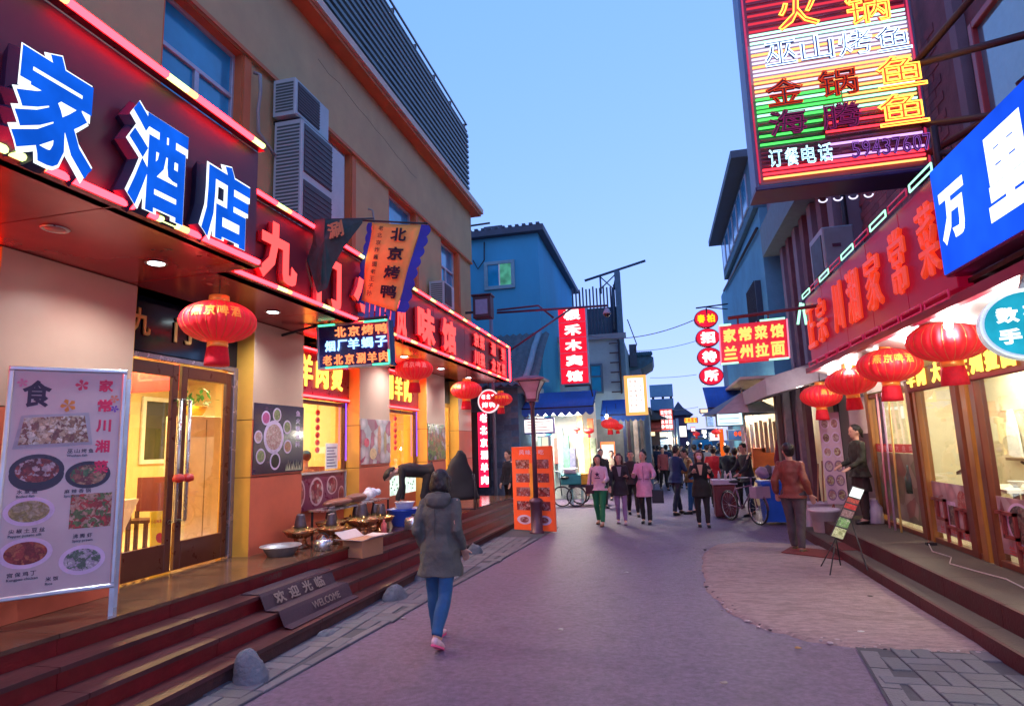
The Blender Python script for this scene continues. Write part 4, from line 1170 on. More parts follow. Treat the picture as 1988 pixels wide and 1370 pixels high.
b = MB(); b.lathe([(.11, .885), (.12, .89), (.165, .99), (.175, .995), (.16, .99), (.11, .91), (.001, .905)], (-4.22, 9.7, 0), 24); b.build('basin', mat('plastic_white', (.75, .72, .75), .4), t)
b = MB(); b.box(WORLD, -4.5, -4.0, 9.5, 10.0, .881, .885); b.build('board', mat('plastic_blue', (.015, .06, .45)), t)
card = mat('cardboard', (.45, .22, .13), .8, var=.12, scale=4); cardl = mat('cardboard_pale', (.62, .48, .45), .75, var=.08)
t = thing('cardboard_box', 'open cardboard box on the red steps in front of the hot pots', 'box', (-3.72, 7.75, .3))
fc = Fr((-3.92, 7.62, .455), Vector((.25, 1, 0)), WZ)
b = MB(); b.box(fc, 0, .42, 0, .22, -.34, 0); b.build('box_body', card, t)
for (fq, ln) in ((Fr(fc.p(0, .222, 0), fc.r, fc.n * 1 + WZ * .35), .42), (Fr(fc.p(0, .222, -.34), fc.r, -fc.n + WZ * .6), .42), (Fr(fc.p(0, .222, -.34), fc.n, -fc.r + WZ * .2), .34), (Fr(fc.p(.42, .222, -.34), fc.n, fc.r + WZ * .1), .34)):
    b = MB(); b.box(fq, 0, ln, 0, .18, -.003, .003); b.build('flap', cardl, t)
# small bowls, bottle beside
t = thing('pressure_cooker', 'round shiny metal pot with lid beside the blue tub', 'pot', (-3.98, 9.0, .6))
b = MB(); b.lathe([(.13, .60), (.14, .61), (.145, .74), (.12, .78), (.05, .80), (.001, .80)], (-3.92, 9.35, 0), 28); b.build('pot', steel, t)
b = MB(); b.lathe([(.03, .80), (.035, .83), (.001, .84)], (-3.92, 9.35, 0), 12); b.build('knob', darkmetal, t)
t = thing('soap_bottle', 'small red plastic bottle among the hot pots', 'bottle', (-4.15, 8.85, .6))
b = MB(); b.lathe([(.035, .6), (.04, .62), (.04, .74), (.015, .78), (.015, .81), (.001, .812)], (-4.18, 8.82, 0), 14); b.build('bottle', mat('plastic_pink', (.7, .12, .12), .3), t)
# folded umbrella stand / covered screen
t = thing('covered_stand', 'black cloth draped over an upright stand near the end of the platform', 'cover', (-4.2, 11.6, .6))
b = MB()
rings = []
for i in range(12):
    q = i / 11; z = .80 + q * 1.0; r1 = .50 * (1 - q) ** .8 + .06; r2 = .26 * (1 - q) + .05
    rings.append((Vector((-4.15 + .10 * (q - .5), 12.3, z)), Vector((r1 * .85, r1 * .2, 0)), Vector((0, r2, 0))))
b.loft(rings, 28)
vs = [Vector(v) for v in b.v]
b.v = [tuple(v + Vector((.05 * noise.noise(v * 5), .05 * noise.noise(v * 5 + Vector((9, 0, 0))), 0))) for v in vs]
b.build('cloth', mat('cloth_black', (.012, .010, .014), .8), t)
b = MB()
for (x, y) in ((-4.5, 12.1), (-3.75, 12.15), (-3.8, 12.5), (-4.5, 12.5)): b.tube([(x, y, .6), (x * .9 - .42, 12.3, 1.3)], .012, 6)
b.tube([(-4.5, 12.1, .62), (-3.75, 12.15, .62)], .012, 6); b.build('stand_frame', darkmetal, t)
# rocks at the foot of the steps
rockm = mat('rock_grey', (.11, .12, .15), .85, var=.3, scale=7, bump=.8, bscale=30)
for i, (x, y, rx, ry, rz, lab) in enumerate(((-3.43, 4.68, .15, .13, .25, 'big rounded grey stone at the foot of the steps nearest to us'), (-3.38, 7.42, .16, .20, .19, 'pointed grey stone against the lowest step in front of the box'), (-3.46, 8.45, .09, .10, .14, 'small grey stone beside the lowest step left of the woman'), (-3.36, 8.70, .13, .08, .06, 'flat pale stone fragment on the pavers behind the woman'), (-3.30, 10.6, .14, .12, .16, 'grey stone at the steps right of the woman'), (-3.45, 5.95, .08, .12, .05, 'flat broken stone at the edge of the pavers under the mat'))):
    b = MB(); b.ball((0, 0, 0), rx, ry, rz, 22, 14)
    b.v = [tuple(Vector(v) * (1 + .34 * noise.noise(Vector(v) * 4 + Vector((i * 7, 0, 0))) + .10 * noise.noise(Vector(v) * 14) + .05 * noise.noise(Vector(v) * 40)) + Vector((x, y, .01))) for v in b.v]
    b.build('kerb_rock', rockm, None, lab, 'stone', 'stones at the foot of the steps')

# ---- furniture behind the glass
wood = mat('dark_wood', (.12, .045, .025), .4, var=.2)
def table(x, y, lab, cloth=True):
    t = thing('dining_table', lab, 'table', (x, y, .6), 'tables inside the restaurant')
    b = MB(); b.wbox(x - .35, x + .35, y - .5, y + .5, 1.30, 1.34); b.build('table_top', wood, t)
    for sx in (-.3, .3):
        for sy in (-.45, .45): b = MB(); b.wbox(x + sx - .02, x + sx + .02, y + sy - .02, y + sy + .02, .602, 1.298); b.build('leg', wood, t)
    if cloth:
        c = thing('table_cloth', 'white cloth hanging over ' + lab.split(' inside')[0], 'cloth', (x, y, 1.34))
        b = MB(); b.wbox(x - .37, x + .37, y - .52, y + .52, 1.342, 1.35)
        b.quad((x + .375, y - .52, 1.35), (x + .375, y + .52, 1.35), (x + .38, y + .3, .95), (x + .39, y - .1, 1.08)); b.quad((x - .3, y - .525, 1.35), (x + .37, y - .525, 1.35), (x + .2, y - .53, .85), (x - .1, y - .53, 1.0)); b.build('cloth', mat('cloth_cream', (.75, .62, .42), .8), c)
def chair(x, y, rz, lab):
    t = thing('dining_chair', lab, 'chair', (x, y, .6), 'chairs inside the restaurant')
    ca, sa = math.cos(rz), math.sin(rz); f = Fr((x, y, .6), (ca, sa, 0), (-sa, ca, 0))
    b = MB(); b.box(f, -.2, .2, -.2, .2, .43, .47); b.build('seat', wood, t)
    b = MB(); b.box(f, -.2, .2, .18, .21, .55, 1.0); b.build('backrest', mat('chair_red', (.18, .03, .03), .5), t)
    for sx in (-.18, .18):
        for sy in (-.18, .18): b = MB(); b.box(f, sx - .02, sx + .02, sy - .02, sy + .02, .003, .43 if sy < 0 else .56); b.build('leg', wood, t)
table(-6.9, 6.1, 'table nearest the door inside the restaurant'); chair(-6.3, 5.75, 1.2, 'dark chair just inside the door glass'); chair(-6.7, 6.85, .2, 'dark chair behind the nearest table'); chair(-7.5, 5.6, -1.6, 'dark chair beyond the nearest table')
table(-6.4, 9.3, 'table behind the first shop window', False); chair(-6.3, 10.15, 0, 'dark chair at the table behind the window')
t = thing('white_cabinet', 'tall cream cabinet just inside the right door leaf', 'cabinet', (-7.0, 7.6, .6))
b = MB(); b.bbox(FL(-6.6, 0, 0), 7.5, 8.2, .603, 2.45, -.4, 0, .01); b.build('cabinet_body', mat('cabinet_cream', (.72, .64, .48), .4), t)
b = MB(); b.bbox(FL(-6.6, 0, 0), 7.84, 7.86, .7, 2.4, .001, .006, .001); b.build('door_seam', mat('seam', (.3, .25, .15), .6), t)
t = thing('potted_plant', 'green leafed yellow fruit decoration on top of the cabinet', 'plant', (-6.8, 7.8, 2.45))
b = MB(); b.lathe([(.10, 2.455), (.17, 2.60), (.16, 2.61), (.001, 2.6)], (-6.85, 7.9, 0), 14); b.build('pot', mat('pot_yellow', (.8, .5, .03), .4), t)
b = MB(); rb_ = random.Random(2)
for i in range(60):
    c_ = Vector((-6.85 + rb_.gauss(0, .13), 7.9 + rb_.gauss(0, .14), 2.72 + rb_.gauss(0, .07))); d_ = Vector((rb_.gauss(0, 1), rb_.gauss(0, 1), rb_.gauss(0, 1))).normalized() * .07; e_ = d_.cross(WZ).normalized() * .03
    b.quad(c_ - d_, c_ + e_, c_ + d_, c_ - e_)
b.build('leaves', mat('leaf_green', (.05, .25, .04), .5), t)
t = thing('wet_floor_sign', 'yellow folding caution sign inside behind the right door leaf', 'sign', (-5.95, 6.55, .6))
f = Fr((-5.95, 6.25, .602), Vector((.25, 1, 0)), Vector((-.18, 0, 1)))
b = MB(); b.prism(f, [(0, 0), (.28, 0), (.22, .62), (.06, .62)], -.01, .01); b.build('panel', mat('caution_yellow', (.85, .55, .02), .4), t)
b = MB(); b.disc(f, .14, .30, .05, .06, .011); line(b, f, '小心地滑', .065, .50, .03, .04, r=.02, depth=.002, c=.012); b.build('lettering', redpaint, t)
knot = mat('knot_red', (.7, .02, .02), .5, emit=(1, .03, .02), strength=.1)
for i, (x, y) in enumerate(((-8.2, 6.4), (-8.6, 7.4), (-6.0, 9.2), (-5.85, 9.68), (-6.0, 12.0), (-5.75, 12.72))):
    t = thing('knot_ornament', ['red knot ornament deep inside behind the left door leaf', 'red knot ornament deep inside behind the right leaf', 'orange red string ornament behind the first window', 'red string ornament at the right side of the first window', 'red string ornament behind the second window', 'small red string at the right side of the second window'][i], 'ornament', (x, y, 2.3))
    b = MB(); b.tube([(x, y, 3.4), (x, y, 2.6)], .006, 5); b.build('cord', knot, t)
    b = MB()
    for k in range(6): b.ball((x, y, 2.55 - k * .13), .035, .05, .055, 8, 6)
    b.build('beads', knot, t)
b = MB(); b.wbox(-8.8, -6.3, 6.9, 6.95, 2.75, 3.1); b.build('red_pelmet', knot, None, 'red hanging pelmet across the room seen through the door', 'banner')
# ================================================================== FURTHER DOWN THE LEFT SIDE
def panelY(px0, px1, py0, py1, Y):
    """frame of an upright rectangle facing us at distance Y, measured on the photograph"""
    my, mx = (py0 + py1) / 2, (px0 + px1) / 2
    x0, x1 = onY(px0, my, Y).x, onY(px1, my, Y).x
    z1, z0 = onY(mx, py0, Y).z, onY(mx, py1, Y).z
    return Fr((x0, Y, z0), WX, WZ), x1 - x0, z1 - z0
bluewall = mat('blue_render', (.04, .31, .54), .85, var=.12, scale=.8, stretch=(1, 1, .35), bump=.2, bscale=30, stain=.2)
roofm = mat('roof_dark_blue', (.03, .055, .10), .6, var=.25, scale=3)
greyr = mat('grey_render', (.15, .20, .27), .85, var=.18, scale=1.2, bump=.3, bscale=20, stain=.35)
greyb = mat('blue_grey_brick', (.07, .14, .24), .85, var=.25, scale=7, bump=.5, bscale=25, stain=.3)
tilem = mat('roof_tile_grey', (.08, .12, .15), .75, var=.3, scale=8)
concw = mat('concrete_wall', (.22, .34, .42), .85, var=.15, scale=1.5, bump=.2, stain=.3)

YB_ = 20.0
bb = thing('blue_building', 'blue plastered house with one small lit window and dark eaves', 'building', (-5, YB_, 0))
x0, x1 = -9.8, onY(1043, 446, YB_).x; zt = onY(1043, 452, YB_).z
b = MB(); b.wbox(x0, x1, YB_, YB_ + 9.0, 0, zt); b.build('wall', bluewall, bb)
b = MB(); b.wbox(x0 - .2, x1 + .25, YB_ - .28, YB_ + 9.2, zt + .002, zt + .22); b.build('eave', roofm, bb)
b = MB(); vs = []
NI = 26
for i in range(NI):
    x = x0 + (x1 - x0 + .25) * i / NI; b.wbox(x, x + .12, YB_ - .3, YB_ + 9.1, zt + .222, zt + .29)
b.build('roof_ridges', roofm, bb, kind='stuff')
f, W_, H_ = panelY(942, 998, 508, 560, YB_ - .02)
b = MB()
for q in ((-.03, W_ + .03, H_ - .10, H_ + .02), (-.03, W_ + .03, -.03, .10), (-.03, .10, .10, H_ - .10), (W_ - .10, W_ + .03, .10, H_ - .10)): b.bbox(f, *q, 0, .06, .01)
wf = b.build('window', mat('window_surround_blue', (.16, .32, .42), .6), bb)
b = MB(); b.box(f, .10, W_ * .5, .10, H_ - .1, .0, .02); b.build('pane', skygl, wf)
b = MB(); b.box(f, W_ * .5, W_ - .10, .10, H_ - .1, .0, .02); b.build('pane', emis('window_green_lit', (.12, .55, .42), .55, .5, 3), wf)
b = MB(); b.bbox(f, W_ * .48, W_ * .52, .1, H_ - .1, .021, .05, .005); b.build('sash', white, wf)
b = MB(); p0 = onY(942, 450, YB_ + 1); b.wbox(p0.x, p0.x + .7, YB_ + .8, YB_ + 1.5, zt + .3, zt + .75); b.build('roof_vent', roofm, bb)
pipe('roof_pole', 'thin pole sticking out beyond the roof corner of the ochre building', [onY(910, 439, 17.2), onY(951, 433, 17.2)], .03, darkmetal, 'pole')
pipe('wall_cable', 'loose cable hanging on the blue house beside its window', [onY(940, 470, YB_ - .04), onY(940, 505, YB_ - .04), onY(928, 522, YB_ - .04), onY(918, 505, YB_ - .04)], .02, darkmetal, 'cable')

# low blue-grey brick building in front of it, with a tiled gable
YL = 17.6
lb = thing('low_brick_building', 'low blue-grey brick building with curved tiled gable behind the street lamp', 'building', (-4, YL, 0))
xl, xr = -7.0, onY(1008, 850, YL).x
b = MB(); b.wbox(xl, xr, YL, YL + 5.0, 0, 3.75); b.build('wall', greyb, lb)
# real brick courses where they can be told apart
bk = [MB().box(WORLD, 0, .432, -.012, 0, 0, .172).mesh('brick', mat('wall_brick_%d' % i, c, .85, var=.2, scale=9, bump=.4)) for i, c in enumerate(((.11, .145, .21), (.085, .11, .17), (.13, .16, .22)))]
for j in range(20):
    for i in range(6):
        x = xr - .44 * (i + 1) - (.22 if j % 2 else 0)
        share('brick', random.choice(bk), lb, (x, YL - .001, .15 + j * .18))
zr0, zr1 = 3.75, 5.6
rf = MB(); NR = 14
prof = [(YL - .5, 3.55), (YL + .4, 4.15), (YL + 1.3, 4.9), (YL + 2.3, 5.55)]
for i in range(NR):
    xa = -6.6 + i * (xr + .6 + 6.6) / NR
    for j in range(3):
        (ya, za), (yb, zb) = prof[j], prof[j + 1]
        rf.add([(xa, ya, za), (xa + .16, ya, za + .09), (xa + .27, ya, za), (xa, yb, zb), (xa + .16, yb, zb + .09), (xa + .27, yb, zb)], [(0, 1, 4, 3), (1, 2, 5, 4)])
for j in range(3):
    (ya, za), (yb, zb) = prof[j], prof[j + 1]
    rf.quad((xl, ya, za - .01), (xr + .45, ya, za - .01), (xr + .45, yb, zb - .01), (xl, yb, zb - .01))
rf.build('roof', tilem, lb)
b = MB(); b.prism(Fr((xr + .001, 0, 0), WY, WZ), [(YL, 3.4), (YL, 3.8), (YL + 1.2, 4.75), (YL + 2.3, 5.5), (YL + 2.3, 3.4)], 0, .22); b.tube([(xr + .3, y, z + .06) for y, z in prof], .10, 8); b.build('gable', concw, lb)
# red vertical sign and round sign on the corner
t = thing('vertical_light_box', 'narrow upright red and white light box beyond the platform', 'light box', (-4.4, 16.7, 1.6))
f, W_, H_ = panelY(929, 947, 800, 945, 16.7)
b = MB(); b.bbox(f, -.28, W_ + .0, -.02, H_ + .02, -.3, -.004, .01); b.build('case', mat('case_black', (.01, .008, .02), .4), t)
b = MB(); b.box(f, 0, W_, 0, H_, 0, .012); b.build('face', emis('box_red', (1, .01, .06), 1.8), t)
b = MB()
for i, ch in enumerate('老北京涮羊肉'): put(b, f, ch, W_ * .62, H_ * (.92 - .165 * i), W_ * .8, H_ * .12, c=.018, r=.06, depth=.006)
b.build('lettering', emis('box_white', (1, .82, .9), 2.2), t)
t = thing('round_sign', 'round red sign with white rim and white writing below the canopy end', 'sign', (-4.3, 16.3, 2.9))
f, W_, H_ = panelY(929, 968, 757, 800, 16.35)
b = MB(); b.disc(f, W_ / 2, H_ / 2, W_ / 2 * 1.08, H_ / 2 * 1.08, -.06, 36, 0, .06); b.build('rim', emis('rim_white', (1, .75, .8), 1.1), t)
b = MB(); b.disc(f, W_ / 2, H_ / 2, W_ / 2 * .94, H_ / 2 * .94, .001, 36, 0, .01); b.build('face', emis('face_red', (1, .02, .05), .9), t)
b = MB(); line(b, f, '老北京', W_ * .25, H_ * .7, W_ * .2, H_ * .22, W_ * .25, c=.013, r=.05, depth=.006); line(b, f, '烤鸭', W_ * .32, H_ * .33, W_ * .3, H_ * .25, W_ * .36, c=.013, r=.05, depth=.006); b.build('lettering', emis('box_white', (1, .82, .9), 2.2), t)
b = MB(); b.tube([f.p(W_ / 2, H_, -.03), f.p(W_ / 2, H_ + .35, -.03)], .015, 6); b.build('hanger', darkmetal, t)
pl_ = onY(958, 790, 17.0)
t = thing('camera_post', 'grey post with long horizontal arm and hanging dome camera', 'post', (pl_.x, 17, 0))
b = MB(); b.tube([(pl_.x, 17, 0), (pl_.x, 17, onY(958, 590, 17).z)], .055, 10); b.build('post', mat('post_grey_violet', (.22, .20, .28), .4, .4), t)
zA, zB = onY(965, 607, 17), onY(1180, 593, 17)
b = MB(); b.tube([zA, zB], .035, 8); b.tube([onY(965, 602, 17), onY(1045, 593, 17.1), onY(1075, 617, 17.1)], .03, 8); b.tube([onY(990, 680, 17), onY(1110, 598, 17)], .028, 8); b.build('arm', mat('arm_violet', (.14, .05, .10), .4, .4), t)
zc_ = onY(1178, 606, 17)
b = MB(); b.lathe([(.02, .12), (.06, .10), (.11, -.02), (.11, -.05)], zc_, 16); b.build('camera_body', mat('camera_pale', (.45, .35, .45), .4), t)
b = MB(); b.ball(zc_ + Vector((0, 0, -.06)), .09, .09, .08); b.build('camera_dome', mat('dome_dark', (.02, .01, .02), .1), t)

# red hotel sign
t = thing('hotel_sign', 'tall red light box with five white characters 根禾木宾馆', 'sign', (-2.6, 18.5, 3.6))
f, W_, H_ = panelY(1086, 1141, 596, 745, 18.6)
b = MB(); b.bbox(f, 0, W_, 0, H_, -.25, -.003, .01); b.build('case', mat('case_grey', (.35, .4, .5), .4, .4), t)
red_lit = emis('hotel_red', (1, .015, .05), .95, .15, 2)
for i, ch in enumerate('根禾木宾馆'):
    z1 = H_ * (1 - i * .2); b = MB(); b.bbox(f, .012, W_ - .03, z1 - H_ * .2 + .012, z1 - .004, 0, .012, .003); pp_ = b.build('panel', red_lit, t)
    b = MB(); put(b, f, ch, W_ * .5, z1 - H_ * .1, W_ * .62, H_ * .145, c=.02, r=.06, depth=.01); b.build('letter', emis('hotel_white', (1, .86, .9), 1.7), pp_)
b = MB(); b.tube([f.p(W_ * .8, H_ + .02, -.12), f.p(W_ * .8, H_ + .5, -.12)], .02, 6); b.tube([f.p(.1, -.05, -.1), f.p(W_, -.05, -.1), f.p(W_ + .1, -.6, -.1)], .03, 6); b.build('bracket', darkmetal, t)

# grey building with the iron ladder
YG = 23.5
gb = thing('grey_building', 'grey two storey building with ladder on its front and barred roof terrace', 'building', (-3, YG, 0))
xL, xR_ = -9.0, onY(1207, 640, YG).x; zT = onY(1160, 655, YG).z
b = MB(); b.wbox(xL, xR_, YG, YG + 8, 0, zT); b.build('wall', concw, gb)
b = MB(); b.wbox(xL, xR_ + .15, YG - .15, YG - .002, zT - .1, zT + .1); b.build('parapet', greyr, gb)
b = MB(); f, W_, H_ = panelY(1118, 1200, 598, 655, YG + .3); b.box(f, 0, W_, .0, H_, -.06, 0); b.build('terrace_panel', mat('terrace_blue', (.02, .09, .17), .6, var=.3, scale=5), gb)
f, W_, H_ = panelY(1112, 1200, 560, 660, YG + .25)
for i in range(13):
    b = MB(); a_ = i * W_ / 13; b.box(f, a_, a_ + .06, 0, H_ * (1.0 if i % 3 else 1.04), .0, .04); b.build('fence_bar', mat('bar_blue', (.02, .05, .10), .6), gb)
f, W_, H_ = panelY(1198, 1214, 525, 730, YG - .1)
b = MB(); b.bbox(f, 0, W_ * .7, 0, H_, -.3, 0, .01); b.build('pillar', mat('pillar_blue', (.04, .12, .20), .6, var=.2), gb)
b = MB()
b.tube([onY(1135, 545, YG), onY(1253, 506, YG)], .05, 6); b.tube([onY(1165, 535, YG), onY(1167, 570, YG)], .04, 6); b.tube([onY(1199, 524, YG), onY(1192, 562, YG)], .06, 6); b.tube([onY(1165, 537, YG), onY(1190, 560, YG)], .025, 6); b.tube([onY(1197, 530, YG), onY(1167, 560, YG)], .025, 6); b.tube([onY(1190, 560, YG), onY(1192, 640, YG)], .07, 6)
b.build('roof_scaffold', mat('bar_blue', (.02, .05, .10), .6), gb)
f, W_, H_ = panelY(1145, 1171, 706, 764, YG - .02)
b = MB()
for q in ((0, .08, 0, H_), (W_ - .08, W_, 0, H_), (.08, W_ - .08, 0, .08), (.08, W_ - .08, H_ - .08, H_), (.08, W_ - .08, H_ * .55, H_ * .6)): b.bbox(f, *q, 0, .06, .01)
wf = b.build('window', mat('win_blue_frame', (.05, .12, .2), .5), gb)
b = MB(); b.box(f, .08, W_ - .08, .08, H_ - .08, .0, .02); b.build('pane', skygl, wf)
f, W_, H_ = panelY(1185, 1204, 660, 765, YG - .12)
for i in range(6):
    b = MB(); b.box(f, 0, W_, H_ * (.03 + i * .18), H_ * (.03 + i * .18) + .05, 0, .05); b.build('ladder_rung', darkmetal, gb)
b = MB(); b.tube([f.p(W_, 0, .02), f.p(W_, H_, .02)], .04, 6); b.build('ladder_rail', darkmetal, gb)
pipe('guy_wire', 'thin wire slanting down beside the grey building roof', [onY(1218, 620, 24), onY(1236, 668, 24), onY(1232, 680, 24)], .02, darkmetal, 'wire')
# blue tiled roof corner, beyond
YR = 28.0
tr = thing('tiled_pavilion', 'upturned blue tiled roof corner behind the white light box', 'building', (-1, YR, 0))
f, W_, H_ = panelY(1222, 1268, 690, 722, YR)
b = MB(); b.prism(f, [(0, H_ * .1), (W_ * .55, H_ * .25), (W_ * .95, H_ * .55), (W_ * 1.03, H_ * .85), (W_ * .85, H_ * 1.0), (W_ * .4, H_ * 1.15), (0, H_ * 1.1)], -3.5, 0)
for i in range(9): b.ball(f.p(W_ * (.2 + .09 * i), H_ * (1.08 - .0 * i), .02), .09, .09, .12, 8, 6)
b.build('roof', mat('roof_teal_tile', (.02, .10, .16), .6, var=.4, scale=5), tr)
f2, W2, H2 = panelY(1205, 1250, 722, 900, YR)
b = MB(); b.wbox(f2.o.x - 4, f2.o.x + W2, YR + .02, YR + 3.4, 0, f2.o.z + H2 + .2); b.build('wall', greyr, tr)
f, W_, H_ = panelY(1222, 1236, 668, 712, YR - .1); b = MB(); b.box(f, 0, W_, 0, H_, -.4, 0); b.build('chimney', roofm, tr)
# white light box with orange rim
t = thing('white_light_box', 'tall glowing white light box with orange rim above the stalls', 'light box', (-1, 25.5, 3))
f, W_, H_ = panelY(1213, 1256, 728, 805, 21.2)
b = MB(); b.bbox(f, 0, W_, 0, H_, -.3, -.002, .01); b.build('case', emis('rim_orange', (1, .42, .12), 1.3), t)
b = MB(); b.box(f, .12, W_ - .1, .1, H_ - .1, 0, .01); b.build('face', emis('box_pale', (1, .96, .88), 2.0), t)
b = MB()
for j in range(7):
    for i in range(3): put(b, f, '面食小吃炒饭烤串肉夹馍凉皮米线'[(j * 3 + i) % 15], W_ * (.28 + .22 * i), H_ * (.84 - .12 * j), .12, .1, c=.013, r=.02, depth=.004)
b.build('print', mat('print_faint', (.9, .45, .35), .5), t)

# ---- awnings and stalls
awn = mat('awning_blue', (.02, .12, .50), .7, var=.15, scale=4, stretch=(6, 1, 1))
def awning(lab, px0, px1, pyt, pyb, Y, depth, m=awn, drop=.28, scal=9):
    f, W_, H_ = panelY(px0, px1, pyt, pyb, Y)
    t = thing('awning', lab, 'awning', tuple(f.p(W_ / 2, 0, 0)))
    b = MB(); n = 18
    top = [f.p(W_ * i / n, H_, -depth) for i in range(n + 1)]
    lo = [f.p(W_ * i / n, drop * .5, 0) + Vector((0, 0, .02 * math.sin(i * 2.1))) for i in range(n + 1)]
    b.add(top + lo, [(i, i + 1, n + 2 + i, n + 1 + i) for i in range(n)], smooth=True)
    o = b.build('canvas', m, t); md = o.modifiers.new('s', 'SOLIDIFY'); md.thickness = .012
    b = MB(); K_ = scal * 6
    vs = []
    for i in range(K_ + 1):
        a_ = W_ * i / K_; vs += [f.p(a_, drop * .5, .0), f.p(a_, drop * .5 - drop * (.55 + .35 * abs(math.sin(math.pi * i / 6))), .01)]
    b.add(vs, [(2 * i, 2 * i + 1, 2 * i + 3, 2 * i + 2) for i in range(K_)])
    o = b.build('valance', m, t); md = o.modifiers.new('s', 'SOLIDIFY'); md.thickness = .008
    b = MB(); b.tube([f.p(0, drop * .5, 0), f.p(W_, drop * .5, 0)], .02, 6)
    for a_ in (0.02, W_ - .02): b.tube([f.p(a_, drop * .5, 0), f.p(a_, H_, -depth)], .018, 6)
    b.build('frame', darkmetal, t)
    return t, f, W_, H_
white_lit = emis('stall_white_lit', (1, .95, .86), 2.6)
awning('long blue awning over the brightly lit stall behind the street lamp', 1012, 1152, 755, 800, 18.0, 1.2)
awning('blue awning over the second stall below the white light box', 1165, 1252, 772, 812, 22.0, 1.0)
def stall_bulb(px, py, Y, lab, power=60, col=(1, .9, .72)):
    p = onY(px, py, Y); t = thing('hanging_bulb', lab, 'lamp', tuple(p))
    b = MB(); b.ball(p, .055, .055, .07); b.build('bulb', emis('bulb_glow', (1, .93, .8), 25), t)
    b = MB(); b.tube([p + Vector((0, 0, .06)), p + Vector((0, 0, .35))], .01, 5); b.build('flex', darkmetal, t)
    point('bulb_light', tuple(p - Vector((0, .1, .12))), power, col, .08, t)
# lit stall (open shopfront) at 18.5 - 21
st = thing('lit_shopfront', 'brightly lit open shop below the long blue awning', 'shop', (-3, 19.6, 0))
creamw = mat('stall_cream', (.66, .64, .56), .6, var=.08)
f, W_, H_ = panelY(1012, 1160, 790, 965, 21.2)
b = MB(); b.wbox(f.o.x, f.o.x + W_, 21.2, 21.3, 0, 3.65); b.wbox(xr + .25, xr + .35, 18.3, 21.2, 0, 3.7); b.build('wall', creamw, st)
b = MB(); b.wbox(xr + .36, f.o.x + W_, 19.4, 21.2, 3.45, 3.52); b.build('ceiling', creamw, st)
for i, px in enumerate((1060, 1105)):
    f3, w3, h3 = panelY(px - 22, px + 22, 793, 806, 19.4)
    t = thing('strip_light', ['left', 'right'][i] + ' strip light glowing under the long blue awning', 'lamp', tuple(f3.o))
    b = MB(); b.bbox(f3, 0, w3, 0, h3, -.1, 0, .01); b.build('diffuser', emis('strip_glow', (1, .95, .88), 9), t)
    area('strip_light_beam', tuple(f3.p(w3 / 2, -.05, 0)), (w3, .3), 170, (1, .92, .8), t)
f, W_, H_ = panelY(1016, 1076, 811, 842, 18.4)
t = thing('lit_menu_panel', 'white glowing panel with blue frame behind the street lamp', 'light box', tuple(f.o))
b = MB(); b.bbox(f, 0, W_, 0, H_, -.12, -.002, .01); b.build('case', mat('frame_blue_violet', (.12, .12, .45), .5), t)
b = MB(); b.box(f, .04, W_ - .04, .05, H_ - .05, 0, .008); b.build('face', emis('menu_face', (1, .9, .88), 1.7), t)
b = MB()
for i in range(6): b.box(f, .12, W_ - .12 - .1 * (i % 3), .1 + i * .085, .125 + i * .085, .009, .011)
b.build('print', mat('print_pinkish', (.8, .4, .4), .5), t)
f, W_, H_ = panelY(1034, 1070, 845, 900, 18.6)
t = thing('glass_cooler', 'upright glass cooler cabinet behind the orange board', 'cooler', tuple(f.o))
b = MB(); b.bbox(f, 0, W_, -.9, H_, -.5, -.003, .01); b.build('body', mat('cooler_green', (.35, .55, .5), .4), t)
b = MB(); b.box(f, .08, W_ * .48, .05, H_ - .05, 0, .01); b.build('door', emis('cooler_glow', (.75, .95, .85), 1.0), t)
b = MB(); b.box(f, W_ * .52, W_ - .08, .05, H_ - .05, 0, .01); b.build('door', emis('cooler_glow2', (1, .9, .7), 1.0), t)
# hanging goods, counters inside the stall
goods = [(1128, 805, 935, (.75, .6, .35)), (1088, 830, 930, (.20, .25, .28)), (1140, 840, 930, (.8, .5, .15)), (1152, 850, 900, (.25, .3, .2)), (1100, 845, 935, (.10, .22, .16)), (1078, 850, 900, (.5, .08, .06)), (1112, 870, 930, (.12, .12, .2)), (1146, 812, 838, (.6, .15, .05)), (1066, 880, 930, (.10, .08, .09)), (1158, 905, 930, (.4, .1, .15))]
for i, (px, a_, c_, cc) in enumerate(goods):
    f, W_, H_ = panelY(px - 6, px + 6, a_, c_, 20.6)
    b = MB(); b.bbox(f, 0, W_, 0, H_, -.15, 0, .02); b.build('hanging_goods', mat('goods%d' % i, cc, .6, var=.4, scale=9), None, ['tall yellow stack of goods behind the white coated vendor', 'grey hanging goods in the lit stall', 'orange packets right of the vendor', 'dark green goods at the stall right edge', 'green bottles stack in the lit stall', 'red packets left in the lit stall', 'navy boxes beside the vendor', 'orange bunting top right of the lit stall', 'black crate at the left of the lit stall', 'plum sack at the right of the lit stall'][i], 'goods')
def simple_lantern(px, py, Y, wpx, lab, grp='small lanterns at the far stalls'):
    p = onY(px, py, Y); s_ = (onY(px + wpx / 2, py, Y) - onY(px - wpx / 2, py, Y)).length / .8
    o = dup(TA if False else TP, tuple(p), random.uniform(0, 3), lab, s_); o['group'] = grp; return o
lanP = make_lantern(None, None); place(lanP, tuple(onY(1120, 833, 20)), 0, .3); lanP['label'] = 'small red lantern left of the vendor in the lit stall'; lanP['group'] = 'small lanterns at the far stalls'
TP = tree(lanP)
simple_lantern(1143, 836, 20, 20, 'small red lantern right of the vendor in the lit stall')
simple_lantern(1184, 822, 21.5, 34, 'wide orange red lantern under the second awning')
simple_lantern(1199, 828, 21.8, 22, 'smaller lantern touching the wide orange red one')
